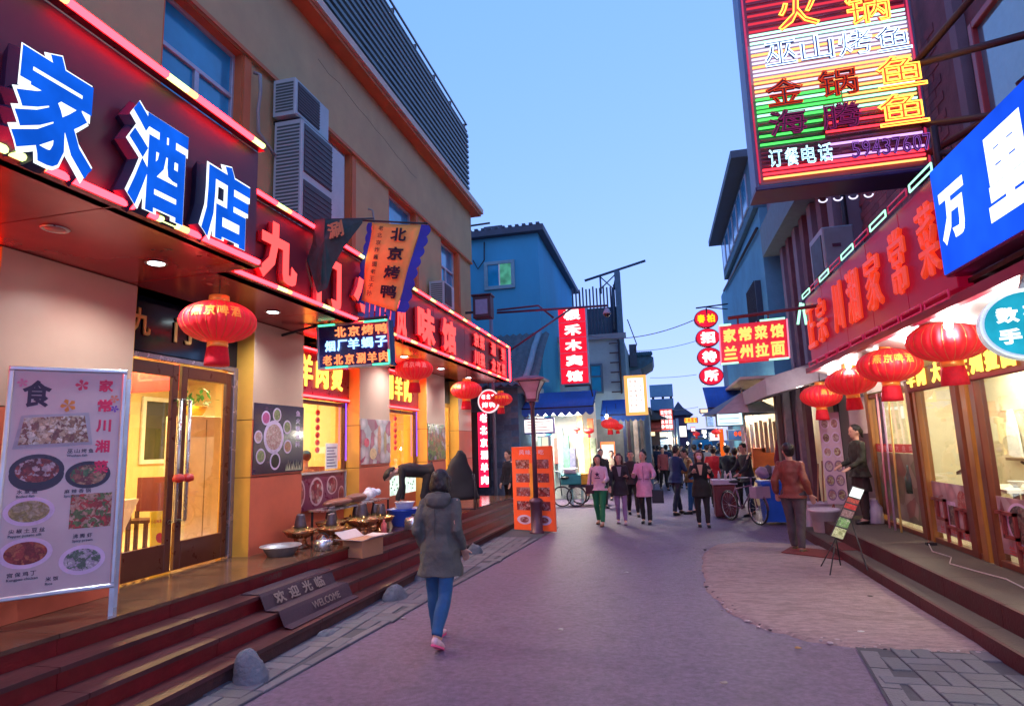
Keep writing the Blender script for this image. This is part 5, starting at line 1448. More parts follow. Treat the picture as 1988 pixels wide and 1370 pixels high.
simple_lantern(1270, 848, 34, 15, 'tiny red lantern in front of the far shutters')
simple_lantern(1390, 838, 19, 18, 'small red lantern beside the orange post on the right')
simple_lantern(1352, 842, 36, 14, 'tiny red lantern far away in mid street')
stall_bulb(1178, 808, 21.6, 'bright bulb above the wide orange lantern', 70)
stall_bulb(1196, 802, 22.4, 'bright bulb at the right of the second awning', 50)
# second stall body
f, W_, H_ = panelY(1160, 1255, 812, 960, 23.3)
b = MB(); b.wbox(f.o.x, f.o.x + W_, 23.3, 23.4, 0, f.o.z + H_); b.build('stall_wall', mat('stall_grey', (.20, .21, .20), .8, var=.3, scale=3), None, 'dark grey back wall under the second blue awning', 'wall')
f, W_, H_ = panelY(1166, 1194, 857, 892, 21.4)
t = thing('lit_menu_panel', 'small pink white glowing menu with orange rim behind the girl', 'light box', tuple(f.o))
b = MB(); b.bbox(f, 0, W_, -.1, H_, -.1, -.002, .01); b.build('case', mat('case_orange', (.8, .2, .05), .5, emit=(1, .2, .05), strength=.6), t)
b = MB(); b.box(f, .04, W_ - .04, 0, H_ * .84, 0, .008); b.build('face', emis('menu_face2', (1, .8, .78), 1.4), t)
for i, (px, cc) in enumerate(((1214, (.04, .06, .12)), (1222, (.05, .03, .04)), (1234, (.5, .42, .33)), (1247, (.12, .10, .09)))):
    f, W_, H_ = panelY(px - 3, px + 3, 815, 900, 22.6)
    b = MB(); b.bbox(f, 0, W_ * (1.5 if i == 2 else 1), -.9, H_, -.12, 0, .01); b.build('door_post', mat('postc%d' % i, cc, .7, var=.3), None, ['blue-black post of the second stall', 'dark brown post of the second stall', 'pale wooden post right of the second stall', 'dark post at the corner after the stall'][i], 'post')
t = thing('green_stool', 'pale turquoise plastic stool beside the vendor', 'stool', tuple(onZ(1123, 955)))
p = onY(1120, 952, 19.2); z0 = 0
b = MB(); b.wbox(p.x - .19, p.x + .19, 19.0, 19.38, .92, .96); b.build('seat', mat('stool_turq', (.25, .6, .65), .4), t)
for sx in (-.17, .15):
    for sy in (19.02, 19.33): b = MB(); b.wbox(p.x + sx, p.x + sx + .03, sy, sy + .03, 0.0, .918); b.build('leg', mat('stool_turq', (.25, .6, .65)), t)

# ---- beyond: shops, boards and roofs at the end of the street
def far_sign(px0, px1, py0, py1, Y, lab, case, face, rows=None, ink_=None, m=.08):
    f, W_, H_ = panelY(px0, px1, py0, py1, Y)
    t = thing('street_sign', lab, 'sign', tuple(f.o))
    b = MB(); b.bbox(f, 0, W_, 0, H_, -.15, -.003, .01); b.build('case', case, t)
    b = MB(); b.box(f, W_ * m, W_ * (1 - m), H_ * m, H_ * (1 - m), 0, .012); b.build('face', face, t)
    if rows:
        b = MB()
        for j, r_ in enumerate(rows):
            for i, ch in enumerate(r_):
                put(b, f, ch, W_ * (i + .5 + .1) / (len(r_) + .2), H_ * (1 - (j + .5 + .15) / (len(rows) + .3)), W_ * .8 / len(r_), H_ * .78 / len(rows), c=.02, r=.05, depth=.01)
        b.build('lettering', ink_, t)
    return t
far_sign(1282, 1306, 794, 834, 33, 'red and white far sign full of rows of characters', mat('c_red', (.6, .05, .02), .5, emit=(1, .1, .03), strength=.7), emis('far_red', (1, .05, .05), 1.0), ['家常菜', '川湘味', '水饺面', '砂锅粥'], emis('far_white', (1, .9, .9), 1.8), .03)
far_sign(1327, 1355, 810, 821, 40, 'yellow and rainbow lit far sign in mid street', mat('c_dk', (.05, .05, .05), .5), emis('far_yellow', (1, .62, .08), 1.6), ['牛肉面馆'], emis('far_redink', (1, .15, .02), 1.4))
far_sign(1319, 1333, 826, 848, 37, 'small plain white lit box in mid street', mat('c_dk', (.05, .05, .05)), emis('far_cream', (1, .95, .85), 1.8), None, None, .03)
far_sign(1277, 1306, 838, 848, 35, 'pale lit strip over the far shutter', mat('c_dk', (.05, .05, .05)), emis('far_pale', (.95, 1, .8), 1.3), None, None, .03)
bbd = thing('billboard', 'grey blue blank billboard above the far shops', 'billboard', (0, 38, 3))
f, W_, H_ = panelY(1262, 1307, 746, 796, 38)
b = MB(); b.bbox(f, 0, W_, H_ * .52, H_, -.2, 0, .02); b.build('panel', mat('bb_blue', (.13, .30, .45), .6, var=.1), bbd)
b = MB(); b.bbox(f, 0, W_, 0, H_ * .44, -.2, 0, .02); b.build('panel', mat('bb_blue2', (.10, .24, .38), .6, var=.1), bbd)
for a_ in (.1, W_ * .5, W_ - .2): b = MB(); b.box(f, a_, a_ + .15, -.6, H_, -.4, -.21); b.build('post', darkmetal, bbd)
def far_block(px0, px1, py0, Y, lab, m, D=6, roof=None):
    f, W_, H_ = panelY(px0, px1, py0, 900, Y)
    t = thing('street_building', lab, 'building', (f.o.x + W_ / 2, Y, 0))
    zt_ = f.o.z + H_
    b = MB(); b.wbox(f.o.x, f.o.x + W_, Y, Y + D, 0, zt_); b.build('wall', m, t)
    if roof:
        b = MB(); b.prism(Fr((0, Y - .4, 0), WX, WZ), [(f.o.x - .5, zt_ + .01), (f.o.x + W_ + .5, zt_ + .01), (f.o.x + W_ * .8, zt_ + roof * .55), (f.o.x + W_ * .5, zt_ + roof), (f.o.x + W_ * .2, zt_ + roof * .55)], -D - .4, 0); b.build('roof', roofm, t)
    else:
        b = MB(); b.wbox(f.o.x - .1, f.o.x + W_ + .1, Y - .15, Y + D, zt_ + .002, zt_ + .15); b.build('parapet', roofm, t)
    # windows and shutter
    for i in range(max(1, int(W_ / 2))):
        fw = Fr((f.o.x + .4 + i * 2, Y - .02, zt_ - 1.3), WX, WZ)
        if .4 + i * 2 + 1 < W_: 
            b = MB(); b.bbox(fw, 0, .9, 0, .9, -.01, .03, .01); wf_ = b.build('window', winfr, t)
            b = MB(); b.box(fw, .07, .83, .07, .83, .031, .035); b.build('pane', skygl, wf_)
    return t
far_block(1150, 1262, 800, 26.5, 'long low grey shop row behind the second stall', greyr, 8)
far_block(1252, 1282, 815, 32, 'low brown shop front beside the red and white sign', mat('brown_wall', (.13, .09, .09), .8, var=.2), 6, .6)
far_block(1262, 1310, 800, 38.5, 'grey shop under the billboard', greyr, 6)
far_block(1307, 1336, 806, 46, 'dark gabled roof building closing the street', mat('purple_wall', (.07, .04, .09), .8, var=.2), 6, 1.0)
far_block(1334, 1395, 836, 52, 'distant blue building across the end of the street', mat('far_blue', (.04, .12, .20), .8, var=.2), 8)
far_block(1180, 1300, 842, 70, 'farthest grey block behind the left shops', greyr, 10)
t = thing('roller_shutter', 'grey blue roller shutter of the far left shop', 'shutter', (0, 34, 0))
f, W_, H_ = panelY(1272, 1300, 852, 905, 34.5)
for i in range(9):
    b = MB(); b.bbox(f, 0, W_, H_ * i / 9 - .0, H_ * (i + 1) / 9 - .02, 0, .05, .015); b.build('shutter_slat', mat('shutter_blue', (.16, .24, .36), .5, .3), t)
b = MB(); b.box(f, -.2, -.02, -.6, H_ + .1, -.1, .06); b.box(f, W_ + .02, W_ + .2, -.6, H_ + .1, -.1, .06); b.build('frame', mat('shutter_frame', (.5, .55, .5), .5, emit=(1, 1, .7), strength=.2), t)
awning('small red striped awning slanting beside the far shops', 1262, 1284, 812, 836, 31.5, .6, mat('awn_red', (.5, .08, .06), .7, var=.5, scale=3), .2, 4)
t = thing('utility_pole', 'thin pale blue utility pole beside the red and white sign', 'pole', (0, 34, 0))
p = onY(1314, 812, 34); b = MB(); b.tube([(p.x, 34, 0), (p.x, 34, p.z)], .07, 8); b.build('shaft', mat('pole_pale', (.25, .42, .5), .5), t)
p = onY(1308, 815, 33.8); b = MB(); b.tube([(p.x, 33.8, 0), (p.x, 33.8, p.z)], .05, 8); b.build('conduit', mat('pole_pale', (.25, .42, .5)), t)
stall_bulb(1335, 860, 37, 'small warm street bulb in the distance', 60, (1, .8, .6))
stall_bulb(1297, 846, 34.2, 'added white bulb over the far shutter', 90)  # bulbs from here to the lit strip are added to brighten the far end
stall_bulb(1368, 846, 29, 'added white bulb hanging in mid street behind the masked woman', 90)
stall_bulb(1252, 842, 28, 'added bulb at the corner after the second stall', 80)
stall_bulb(1404, 862, 22.5, 'added warm bulb beside the glowing orange post', 90, (1, .8, .55))
far_sign(1258, 1272, 838, 846, 30, 'small added warm lit strip at the corner of the far left shops', mat('c_dk', (.05, .05, .05)), emis('far_warm', (1, .75, .4), 1.8), None, None, .04)  # lit boards from here to the van are added for a brighter street end
far_sign(1341, 1350, 828, 838, 39, 'tiny added red lit board in the middle of the far street', mat('c_dk', (.05, .05, .05)), emis('far_red', (1, .05, .05), 1.0), ['烟酒'], emis('far_white', (1, .9, .9), 1.8), .04)
far_sign(1362, 1372, 834, 842, 33, 'tiny added white lit board left of the white lit box', mat('c_dk', (.05, .05, .05)), emis('far_cream', (1, .95, .85), 1.8), None, None, .04)
far_sign(1308, 1318, 848, 862, 36, 'small added orange lit menu beside the pale utility pole', mat('c_dk', (.05, .05, .05)), emis('far_orange', (1, .4, .1), 1.5), None, None, .04)
# van far down the street
t = thing('parked_van', 'dark green van parked far down the street', 'van', (1.2, 41, 0))
f, W_, H_ = panelY(1340, 1388, 857, 882, 41)
vz = f.o.z
b = MB(); b.prism(Fr((f.o.x, 41, 0), WX, WZ), [(0, .3), (W_, .3), (W_, 1.3), (W_ * .92, 2.0), (W_ * .08, 2.0), (0, 1.3)], -3.5, 0); b.build('body', mat('van_green', (.02, .10, .12), .3, coat=.6), t)
b = MB(); b.prism(Fr((f.o.x, 41, 0), WX, WZ), [(W_ * .06, 1.25), (W_ * .94, 1.25), (W_ * .88, 1.85), (W_ * .12, 1.85)], .002, .02); b.build('windscreen', skygl, t)
for a_ in (.12, .88): b = MB(); b.disc(Fr((f.o.x, 41, 0), WX, WZ), W_ * a_, .9, .16, .12, .003, 12, 0, .03); b.build('headlight', mat('headlight', (.6, .7, .75), .2), t)
for a_ in (.14, .86): b = MB(); b.lathe([(.02, -.1), (.3, -.1), (.3, .1), (.02, .1)], (f.o.x + W_ * a_, 41.4, .3), 14, axis=Vector((1, 0, 0))); b.build('wheel', black, t)

# ---- street lamp and orange menu board
lp = onZ(1043, 1035)
lampm = mat('lamp_post_plum', (.10, .045, .075), .4, .3)
t = thing('street_lamp', 'plum coloured street lamp with square flared head in front of the orange board', 'street lamp', (lp.x, lp.y, 0))
b = MB(); b.lathe([(.16, 0), (.16, .04), (.125, .06), (.125, .62), (.16, .66), (.14, .70), (.08, .74)], lp, 20); b.build('base', lampm, t)
b = MB(); b.lathe([(.055, .72), (.05, 1.6), (.045, 2.7), (.07, 2.76), (.05, 2.82)], lp, 14); b.build('pole', lampm, t)
def sq(z, r): return [(lp.x - r, lp.y - r, z), (lp.x + r, lp.y - r, z), (lp.x + r, lp.y + r, z), (lp.x - r, lp.y + r, z)]
b = MB(); A_ = sq(2.86, .11) + sq(3.0, .13) + sq(3.24, .24)
b.add(A_, [(3, 2, 1, 0)] + [(L + i, L + (i + 1) % 4, L + 4 + (i + 1) % 4, L + 4 + i) for L in (0, 4) for i in range(4)] + [(8, 9, 10, 11)]); b.build('lamp_glass', mat('lamp_glass_pink', (.45, .28, .36), .35), t)
b = MB()
for sx in (-1, 1):
    for sy in (-1, 1): b.tube([(lp.x + sx * .11, lp.y + sy * .11, 2.84), (lp.x + sx * .135, lp.y + sy * .135, 3.0), (lp.x + sx * .245, lp.y + sy * .245, 3.25)], .014, 5)
b.wbox(lp.x - .12, lp.x + .12, lp.y - .12, lp.y + .12, 2.80, 2.858); b.build('lamp_cage', lampm, t)
b = MB(); A_ = sq(3.25, .34) + sq(3.29, .34) + sq(3.36, .16)
b.add(A_, [(3, 2, 1, 0)] + [(L + i, L + (i + 1) % 4, L + 4 + (i + 1) % 4, L + 4 + i) for L in (0, 4) for i in range(4)] + [(8, 9, 10, 11)]); b.build('lamp_cap', mat('lamp_cap_rose', (.22, .09, .13), .4), t)
ob = thing('orange_menu_board', 'tall orange red board with food pictures standing behind the street lamp', 'menu board', (-2.8, 13.5, 0))
oo, od = onZ(993, 1033), onZ(1075, 1038)
zt_ = onY(1035, 866, oo.y).z
rr = (od - oo); W_ = rr.length; fo = Fr(oo + Vector((0, .25, 0)), rr, WZ + Vector((-.012, .04, 0)))
b = MB(); b.bbox(fo, 0, W_, .03, zt_, -.05, 0, .008); b.build('panel', mat('board_orange_red', (.85, .10, .03), .45, var=.06, emit=(1, .12, .03), strength=.12), ob)
b = MB(); b.box(fo, W_ * .42, W_ * .58, .05, zt_ * .8, .0015, .003); b.build('band_print', mat('board_orange', (.85, .32, .04), .45), ob)
b = MB(); line(b, fo, '风味小吃', W_ * .26, zt_ * .93, W_ * .13, .11, W_ * .16, c=.004, r=.03, depth=.003); b.build('lettering', mat('print_pale_pink', (.8, .5, .6), .5), ob)
for j in range(5):
    for i in range(2):
        cx_, cy_ = W_ * (.27 + .47 * i), zt_ * (.79 - .163 * j)
        mm = food('board_food%d' % ((i + j) % 3), [((.35, .04, .05), (.5, .2, .2), (.2, .02, .03), (.6, .35, .4)), ((.4, .1, .12), (.55, .3, .35), (.3, .05, .06)), ((.25, .05, .08), (.5, .25, .3), (.45, .08, .08))][(i + j) % 3], 22)
        b = MB()
        if j == 4: b.disc(fo, cx_, cy_, W_ * .18, zt_ * .055, .002, mi=0); b.disc(fo, cx_, cy_, W_ * .11, zt_ * .034, .004, mi=1); b.build('dish_print', [rimm, mm], ob)
        else: b.box(fo, cx_ - W_ * .17, cx_ + W_ * .17, cy_ - zt_ * .052, cy_ + zt_ * .052, .004, .006); b.build('dish_print', mm, ob)
# wires across the street
def wire(lab, p0, p1, sag, r=.012):
    b = MB(); b.tube([p0.lerp(p1, i / 14) - Vector((0, 0, sag * 4 * (i / 14) * (1 - i / 14))) for i in range(15)], r, 5); b.build('overhead_wire', mat('wire_grey', (.12, .16, .2), .6), None, lab, 'wire', 'wires crossing the street')
wire('highest wire rising from the grey building to the round signs', onY(1135, 650, 19), onY(1372, 610, 14.8), .3)
wire('faint second wire running just under the highest one', onY(1210, 680, 30), onY(1372, 655, 26), .2)
wire('low faint wire over the far end of the street', onY(1262, 733, 36), onY(1352, 727, 30), .05)
wire('lowest wire above the distant shops', onY(1262, 795, 40), onY(1355, 790, 34), .1)
# ================================================================== RIGHT SIDE
rst = mat('right_step_stone', (.10, .078, .058), .75, var=.15, scale=3, bump=.35, bscale=40, stain=.4)
rred = mat('right_riser_red', (.07, .006, .012), .6, var=.25, scale=6, bump=.2, stain=.4)
rs = thing('shop_steps', 'two low stone steps edged with dark red in front of the noodle shop', 'steps', (3, 8, 0))
def k1(y): return 2.56 - .012 * (y - 5)
for (a, z, m_) in ((0, .15, 1), (.24, .35, 2)):
    y = 2.0
    while y < 12.9:
        y1 = min(y + 1.1, 12.9)
        xa, xb = k1(y) + a, k1(y1) + a
        xe = k1(y) + .32 if m_ == 1 else 3.9
        b = MB(); b.prism(WORLD, [(xa + .035, y + .003), (xe, y + .003), (xe, y1 - .003), (xb + .035, y1 - .003)], z - .06, z); b.build('tread_slab', rst, rs)
        b = MB(); b.prism(WORLD, [(xa, y + .003), (xa + .034, y + .003), (xb + .034, y1 - .003), (xb, y1 - .003)], (0 if m_ == 1 else .15) - .01, z - .001); b.build('riser_tile', rred, rs)
        y = y1
b = MB(); b.wbox(k1(2) + .02, 3.9, 2.0, 12.9, -.01, .09); b.build('core', rubble, rs)
b = MB(); b.wbox(k1(8) + .30, 3.9, 2.0, 12.9, .091, .289); b.build('core', rubble, rs)
t = thing('red_floor_mat', 'dark red mat on the ground and step under the tripod menu', 'mat', (2.5, 10.6, 0))
b = MB(); b.prism(WORLD, [(1.75, 10.75), (2.5, 10.15), (2.52, 10.95), (2.0, 11.3)], .035, .045); b.prism(WORLD, [(2.52, 10.3), (3.4, 10.3), (3.4, 11.1), (2.52, 11.0)], .152, .158); b.build('mat_sheet', mat('mat_dark_red', (.16, .02, .02), .85, var=.2, scale=20, bump=.4), t)

GX = 3.62
ns = thing('noodle_shop', 'ground floor noodle shop with wooden framed glass front on the right', 'shop', (GX, 8, .35))
woodr = mat('shop_timber', (.14, .03, .012), .35, var=.3, scale=3, stretch=(6, 6, .4), coat=.3)
woodg = mat('shop_timber_gold', (.30, .12, .025), .35, var=.2, scale=4, stretch=(5, 5, .4), coat=.3)
fg = FRr(GX)          # a = -Y
def post(y, w_, m=woodr, z1=2.6):
    b = MB(); b.bbox(fg, -y - w_ / 2, -y + w_ / 2, .35, z1, -.06, .06, .01); b.build('post', m, ns)
for (y, w_, m_) in ((11.88, .16, woodg), (10.02, .16, woodr), (9.80, .10, woodg), (8.60, .16, woodr), (8.36, .14, woodg), (8.14, .12, woodr), (6.9, .18, woodr), (5.4, .18, woodr), (3.9, .18, woodr), (2.4, .18, woodr)): post(y, w_, m_)
for (y0, y1) in ((2.4, 3.9), (3.9, 5.4), (5.4, 6.9), (6.9, 8.14), (8.36, 8.6), (8.6, 9.8), (10.02, 11.88)):
    b = MB(); b.box(fg, -y1 + .08, -y0 - .08, .42, 2.45, -.006, .0); b.build('pane', GL, ns)
    b = MB(); b.bbox(fg, -y1 + .05, -y0 - .05, .352, .42, -.04, .04, .006); b.build('rail', woodr, ns); b = MB(); b.bbox(fg, -y1 + .05, -y0 - .05, 2.45, 2.52, -.04, .04, .006); b.build('rail', woodr, ns)
b = MB(); b.wbox(GX - .05, GX + .2, 2.3, 12.0, 2.54, 3.05); b.build('lintel', mat('lintel_cream', (.62, .6, .5), .6), ns)
# fretwork in the lower panes
def fret(y0, y1):
    b = MB(); a0, a1 = -y1 + .1, -y0 - .1; c = (a0 + a1) / 2
    def bar(p, q, w_=.018): 
        (pa, pb), (qa, qb) = p, q
        b.box(fg, min(pa, qa) - w_, max(pa, qa) + w_, min(pb, qb) - w_, max(pb, qb) + w_, .012, .045)
    bar((a0, .95), (a0 + .35, .95)); bar((a0 + .35, .95), (a0 + .35, .43)); bar((a0 + .12, .95), (a0 + .12, .70)); bar((a0 + .12, .70), (a1 - .35, .62)) if False else bar((a0 + .12, .70), (a0 + .35, .70))
    bar((a0 + .38, .62), (a1 - .12, .62)); bar((a1 - .35, .43), (a1 - .35, .88)); bar((a1 - .35, .88), (a1, .88)); bar((a1 - .12, .62), (a1 - .12, .88))
    b.build('fretwork', mat('fret_red', (.22, .03, .025), .4), ns)
for q in ((8.6, 9.8), (6.9, 8.14), (5.4, 6.9)): fret(*q)
# printed film on the lower glass
pinkp = food('film_print', ((.62, .42, .45), (.66, .5, .52), (.55, .3, .32), (.6, .45, .5), (.4, .12, .12)), 5, .3)
for i, (y0, y1, z1) in enumerate(((8.68, 9.74, 1.18), (7.0, 8.06, 1.12), (5.5, 6.8, 1.1))):
    t = thing('window_film', ['pink food picture film on the lower glass beside the door posts', 'pink film with black bowl picture on the right glass', 'pink picture film on the nearest glass'][i], 'poster', (GX, y0, .5))
    b = MB(); b.box(fg, -y1, -y0, .5, z1, .002, .006); b.build('sheet', pinkp, t)
    c_ = -(y0 + y1) / 2
    b = MB()
    if i == 0:
        b.box(fg, c_ - .12, c_ + .12, .62, .95, .0065, .008, 0); b.box(fg, c_ - .09, c_ + .09, .65, .90, .0085, .01, 1); b.disc(fg, c_ + .33, .95, .14, .16, .007, 20, 2)
    else:
        b.disc(fg, c_ - .1, .85, .27, .23, .007, 28, 0); b.disc(fg, c_ - .1, .85, .23, .20, .0085, 28, 1)
    b.build('dish_print', [rimm, food('film_dark', ((.06, .04, .05), (.25, .12, .1), (.12, .05, .04), (.3, .25, .2)), 30), food('film_red', ((.5, .08, .06), (.6, .3, .25)), 30)], t)
    b = MB(); line(b, fg, '兰州牛肉拉面'[:5 + i % 2], -y1 + .18, .56, .12, .09, .17, c=.0065, r=.03, depth=.002); b.build('lettering', mat('film_red_ink', (.55, .06, .06), .5), t)
t = thing('window_poster', 'red banner strip with a bottle and dish poster on the far glass', 'poster', (GX, 11, 1))
b = MB(); b.box(fg, -11.8, -10.12, 1.55, 1.68, .002, .006); b.build('strip', mat('strip_red', (.6, .02, .03), .4), t)
b = MB(); line(b, fg, '牛肉面大盘鸡', -11.65, 1.615, .14, .09, .27, c=.0065, r=.03, depth=.002); b.build('lettering', mat('strip_pink', (.7, .3, .3), .4), t)
b = MB(); b.box(fg, -11.8, -10.12, .5, 1.54, .002, .006); b.build('sheet', food('film_green', ((.40, .36, .25), (.3, .25, .14), (.5, .42, .3), (.35, .15, .1), (.2, .22, .12)), 3.5), t)
b = MB(); b.lathe([(.001, 0), (.07, 0), (.07, .22), (.03, .32), (.025, .42), (.001, .42)], fg.p(-10.5, .95, .0), 12); b.build('bottle_print', mat('bottle_green_print', (.05, .09, .06), .3), t)
# roll of wrap tubes leaning on the glass
for i, y in enumerate((11.15, 10.9, 10.65)):
    pipe('leaning_tube', ['pink', 'violet', 'yellow'][i] + ' thin tube hanging down the glass under the lantern', [(GX - .10, y, 2.5), (GX - .16, y - .02, .36)], .016, [mat('tube_pinkc', (.7, .3, .35), .4), mat('tube_violetc', (.5, .35, .5), .4), mat('tube_yellowc', (.7, .5, .15), .4)][i], 'tube')
# interior
iw = mat('tile_cream', (.62, .54, .36), .3, var=.04)
b = MB(); b.wbox(GX + .15, 7.2, 2.0, 12.0, .30, .352); b.build('interior_floor', mat('shop_floor', (.5, .42, .3), .4), ns)
b = MB(); b.wbox(7.2, 7.3, 2.0, 12.0, .353, 3.0); b.wbox(GX + .21, 7.2, 11.92, 12.0, .353, 3.0); b.wbox(GX + .21, 7.2, 1.9, 2.0, .353, 3.0); b.build('interior_wall', iw, ns)
b = MB(); b.wbox(GX + .21, 7.3, 2.0, 12.0, 3.0, 3.1); b.build('interior_ceiling', iw, ns)
b = MB(); b.wbox(5.3, 5.38, 8.9, 12.0 - .09, .353, 2.99); b.build('partition', iw, ns)
for i in range(4):
    b = MB(); b.wbox(5.292, 5.299, 8.9, 11.9, .9 + i * .62, .905 + i * .62); b.build('tile_joint', mat('tile_joint', (.45, .4, .3), .6), ns)
for (x, y, lb_) in ((4.8, 10.4, 'above the apron wall'), (5.3, 7.6, 'above the arrow sign'), (5.3, 5.0, 'nearest us')):
    t = thing('ceiling_panel_lamp', 'lit panel lamp inside the noodle shop, ' + lb_, 'lamp', (x, y, 2.98), 'panel lamps inside the noodle shop')
    b = MB(); b.wbox(x - .3, x + .3, y - .3, y + .3, 2.975, 2.998); b.build('diffuser', emis('panel_lamp', (1, .95, .75), 7), t)
    area('lamp_light', (x, y, 2.96), (.6, .6), 105, (1, .84, .55), t)
fi = FRr(5.29)
t = thing('hanging_apron', 'white apron hanging from a hook on the shop wall', 'apron', (5.2, 10.6, 1.5))
b = MB(); b.prism(fi, [(-11.1, 1.45), (-10.75, 1.40), (-10.8, 1.9), (-10.88, 2.15), (-10.98, 2.15), (-11.08, 1.85)], .02, .05); b.build('cloth', mat('apron_white', (.8, .8, .78), .8, var=.1, bump=.4, bscale=8), t)
t = thing('wall_shelf', 'small shelf with brackets and a picture cloth above the counter', 'shelf', (5.2, 10, 1.4))
b = MB(); b.wbox(4.95, 5.28, 9.4, 10.6, 1.40, 1.44); b.build('shelf_board', mat('shelf_wood', (.22, .15, .08), .5), t)
for y in (9.7, 10.3): b = MB(); b.tube([(5.28, y, 1.15), (5.0, y, 1.39)], .02, 5); b.build('bracket', darkmetal, t)
b = MB(); b.box(fi, -10.6, -9.4, 1.46, 2.1, .01, .03); b.build('picture_cloth', food('map_print', ((.40, .45, .35), (.5, .28, .15), (.25, .42, .45), (.5, .42, .28)), 4), t)
t = thing('arrow_sign', 'red lettered arrow sign on the cream wall inside', 'sign', (7.1, 8, 2))
f7 = FRr(7.19)
b = MB(); b.prism(f7, [(-9.6, 1.95), (-8.7, 1.95), (-8.7, 2.25), (-9.6, 2.25)], .002, .02); b.prism(f7, [(-8.55, 1.95), (-8.25, 2.1), (-8.55, 2.27)], .002, .02); b.build('panel', mat('arrow_red', (.75, .05, .03), .4), t)
b = MB(); line(b, f7, '请上二楼', -9.48, 2.1, .15, .16, .22, c=.022, r=.03, depth=.004); b.build('lettering', iw, t)
t = thing('dish_picture', 'framed picture of a noodle dish high on the inside wall', 'picture', (7.1, 7.6, 2.4))
b = MB(); b.bbox(f7, -8.6, -7.2, 2.45, 2.95, .002, .03, .01); b.build('frame', white, t)
b = MB(); b.box(f7, -8.5, -7.3, 2.5, 2.9, .031, .034); b.build('print', food('noodle_pic', ((.8, .5, .3), (.7, .25, .1), (.85, .7, .5), (.6, .1, .05)), 9), t)
t = thing('till_monitor', 'black framed monitor with pink screen on the counter', 'monitor', (5.6, 7.9, 1.4))
b = MB(); b.bbox(Fr((5.9, 8.3, 1.5), Vector((.5, -1, 0)), WZ), 0, .55, 0, .45, -.04, 0, .01); b.build('case', black, t)
b = MB(); b.box(Fr((5.9, 8.3, 1.5), Vector((.5, -1, 0)), WZ), .08, .5, .1, .4, .001, .004); b.build('screen', emis('screen_pink', (.8, .45, .5), .9), t)
for i, (x, y0, y1) in enumerate(((4.35, 8.75, 9.75), (4.4, 6.9, 8.0))):
    t = thing('dining_table', ['counter table with white cloth seen through the middle pane', 'table seen through the right pane'][i], 'table', (x, (y0 + y1) / 2, .35))
    b = MB(); b.wbox(x - .3, x + .4, y0, y1, 1.08, 1.12); b.build('table_top', mat('table_white', (.75, .68, .6), .4), t)
    for yy in (y0 + .05, y1 - .1): b = MB(); b.wbox(x - .2, x - .15, yy, yy + .05, .353, 1.079); b.wbox(x + .3, x + .35, yy, yy + .05, .353, 1.079); b.build('leg', wood, t)
    b = MB(); b.lathe([(.03, 1.12), (.09, 1.2), (.1, 1.2)], (x, y0 + .4, 0), 14); b.build('bowl', white, t)
    c = thing('dining_chair', ['brown chair with red scarf over its back, middle pane', 'brown chair with dark coat on its back, right pane'][i], 'chair', (x - .35, (y0 + y1) / 2, .35))
    f = FRr(x - .42); yc_ = (y0 + y1) / 2
    b = MB(); b.prism(f, [(-yc_ - .42, 1.30), (-yc_ - .15, 1.38), (-yc_ + .15, 1.38), (-yc_ + .42, 1.30), (-yc_ + .42, 1.26), (-yc_ + .15, 1.33), (-yc_ - .15, 1.33), (-yc_ - .42, 1.26)], -.02, .02); b.build('crest_rail', woodr, c)
    b = MB(); b.box(f, -yc_ - .13, -yc_ + .13, .82, 1.325, -.01, .015); b.build('back_splat', redpaint if i == 0 else wood, c)
    b = MB(); b.box(f, -yc_ - .22, -yc_ + .22, .78, .82, -.4, .0); b.build('seat', wood, c)
    for a_ in (-.22, .19):
        b = MB(); b.box(f, -yc_ + a_, -yc_ + a_ + .03, .353, 1.3, -.02, .02); b.box(f, -yc_ + a_, -yc_ + a_ + .03, .353, .78, -.4, -.36); b.build('leg', woodr, c)
t = thing('dark_coat', 'dark olive coat hung over the chair behind the right pane', 'coat', (4.0, 7.45, 1.2))
b = MB(); b.loft([(Vector((3.95, 7.45, z)), Vector((0, r_, 0)), Vector((.10, 0, 0))) for z, r_ in ((.95, .32), (1.15, .34), (1.35, .22), (1.42, .1))], 20); b.build('cloth', mat('coat_olive', (.06, .055, .03), .8, var=.3, bump=.3), t)

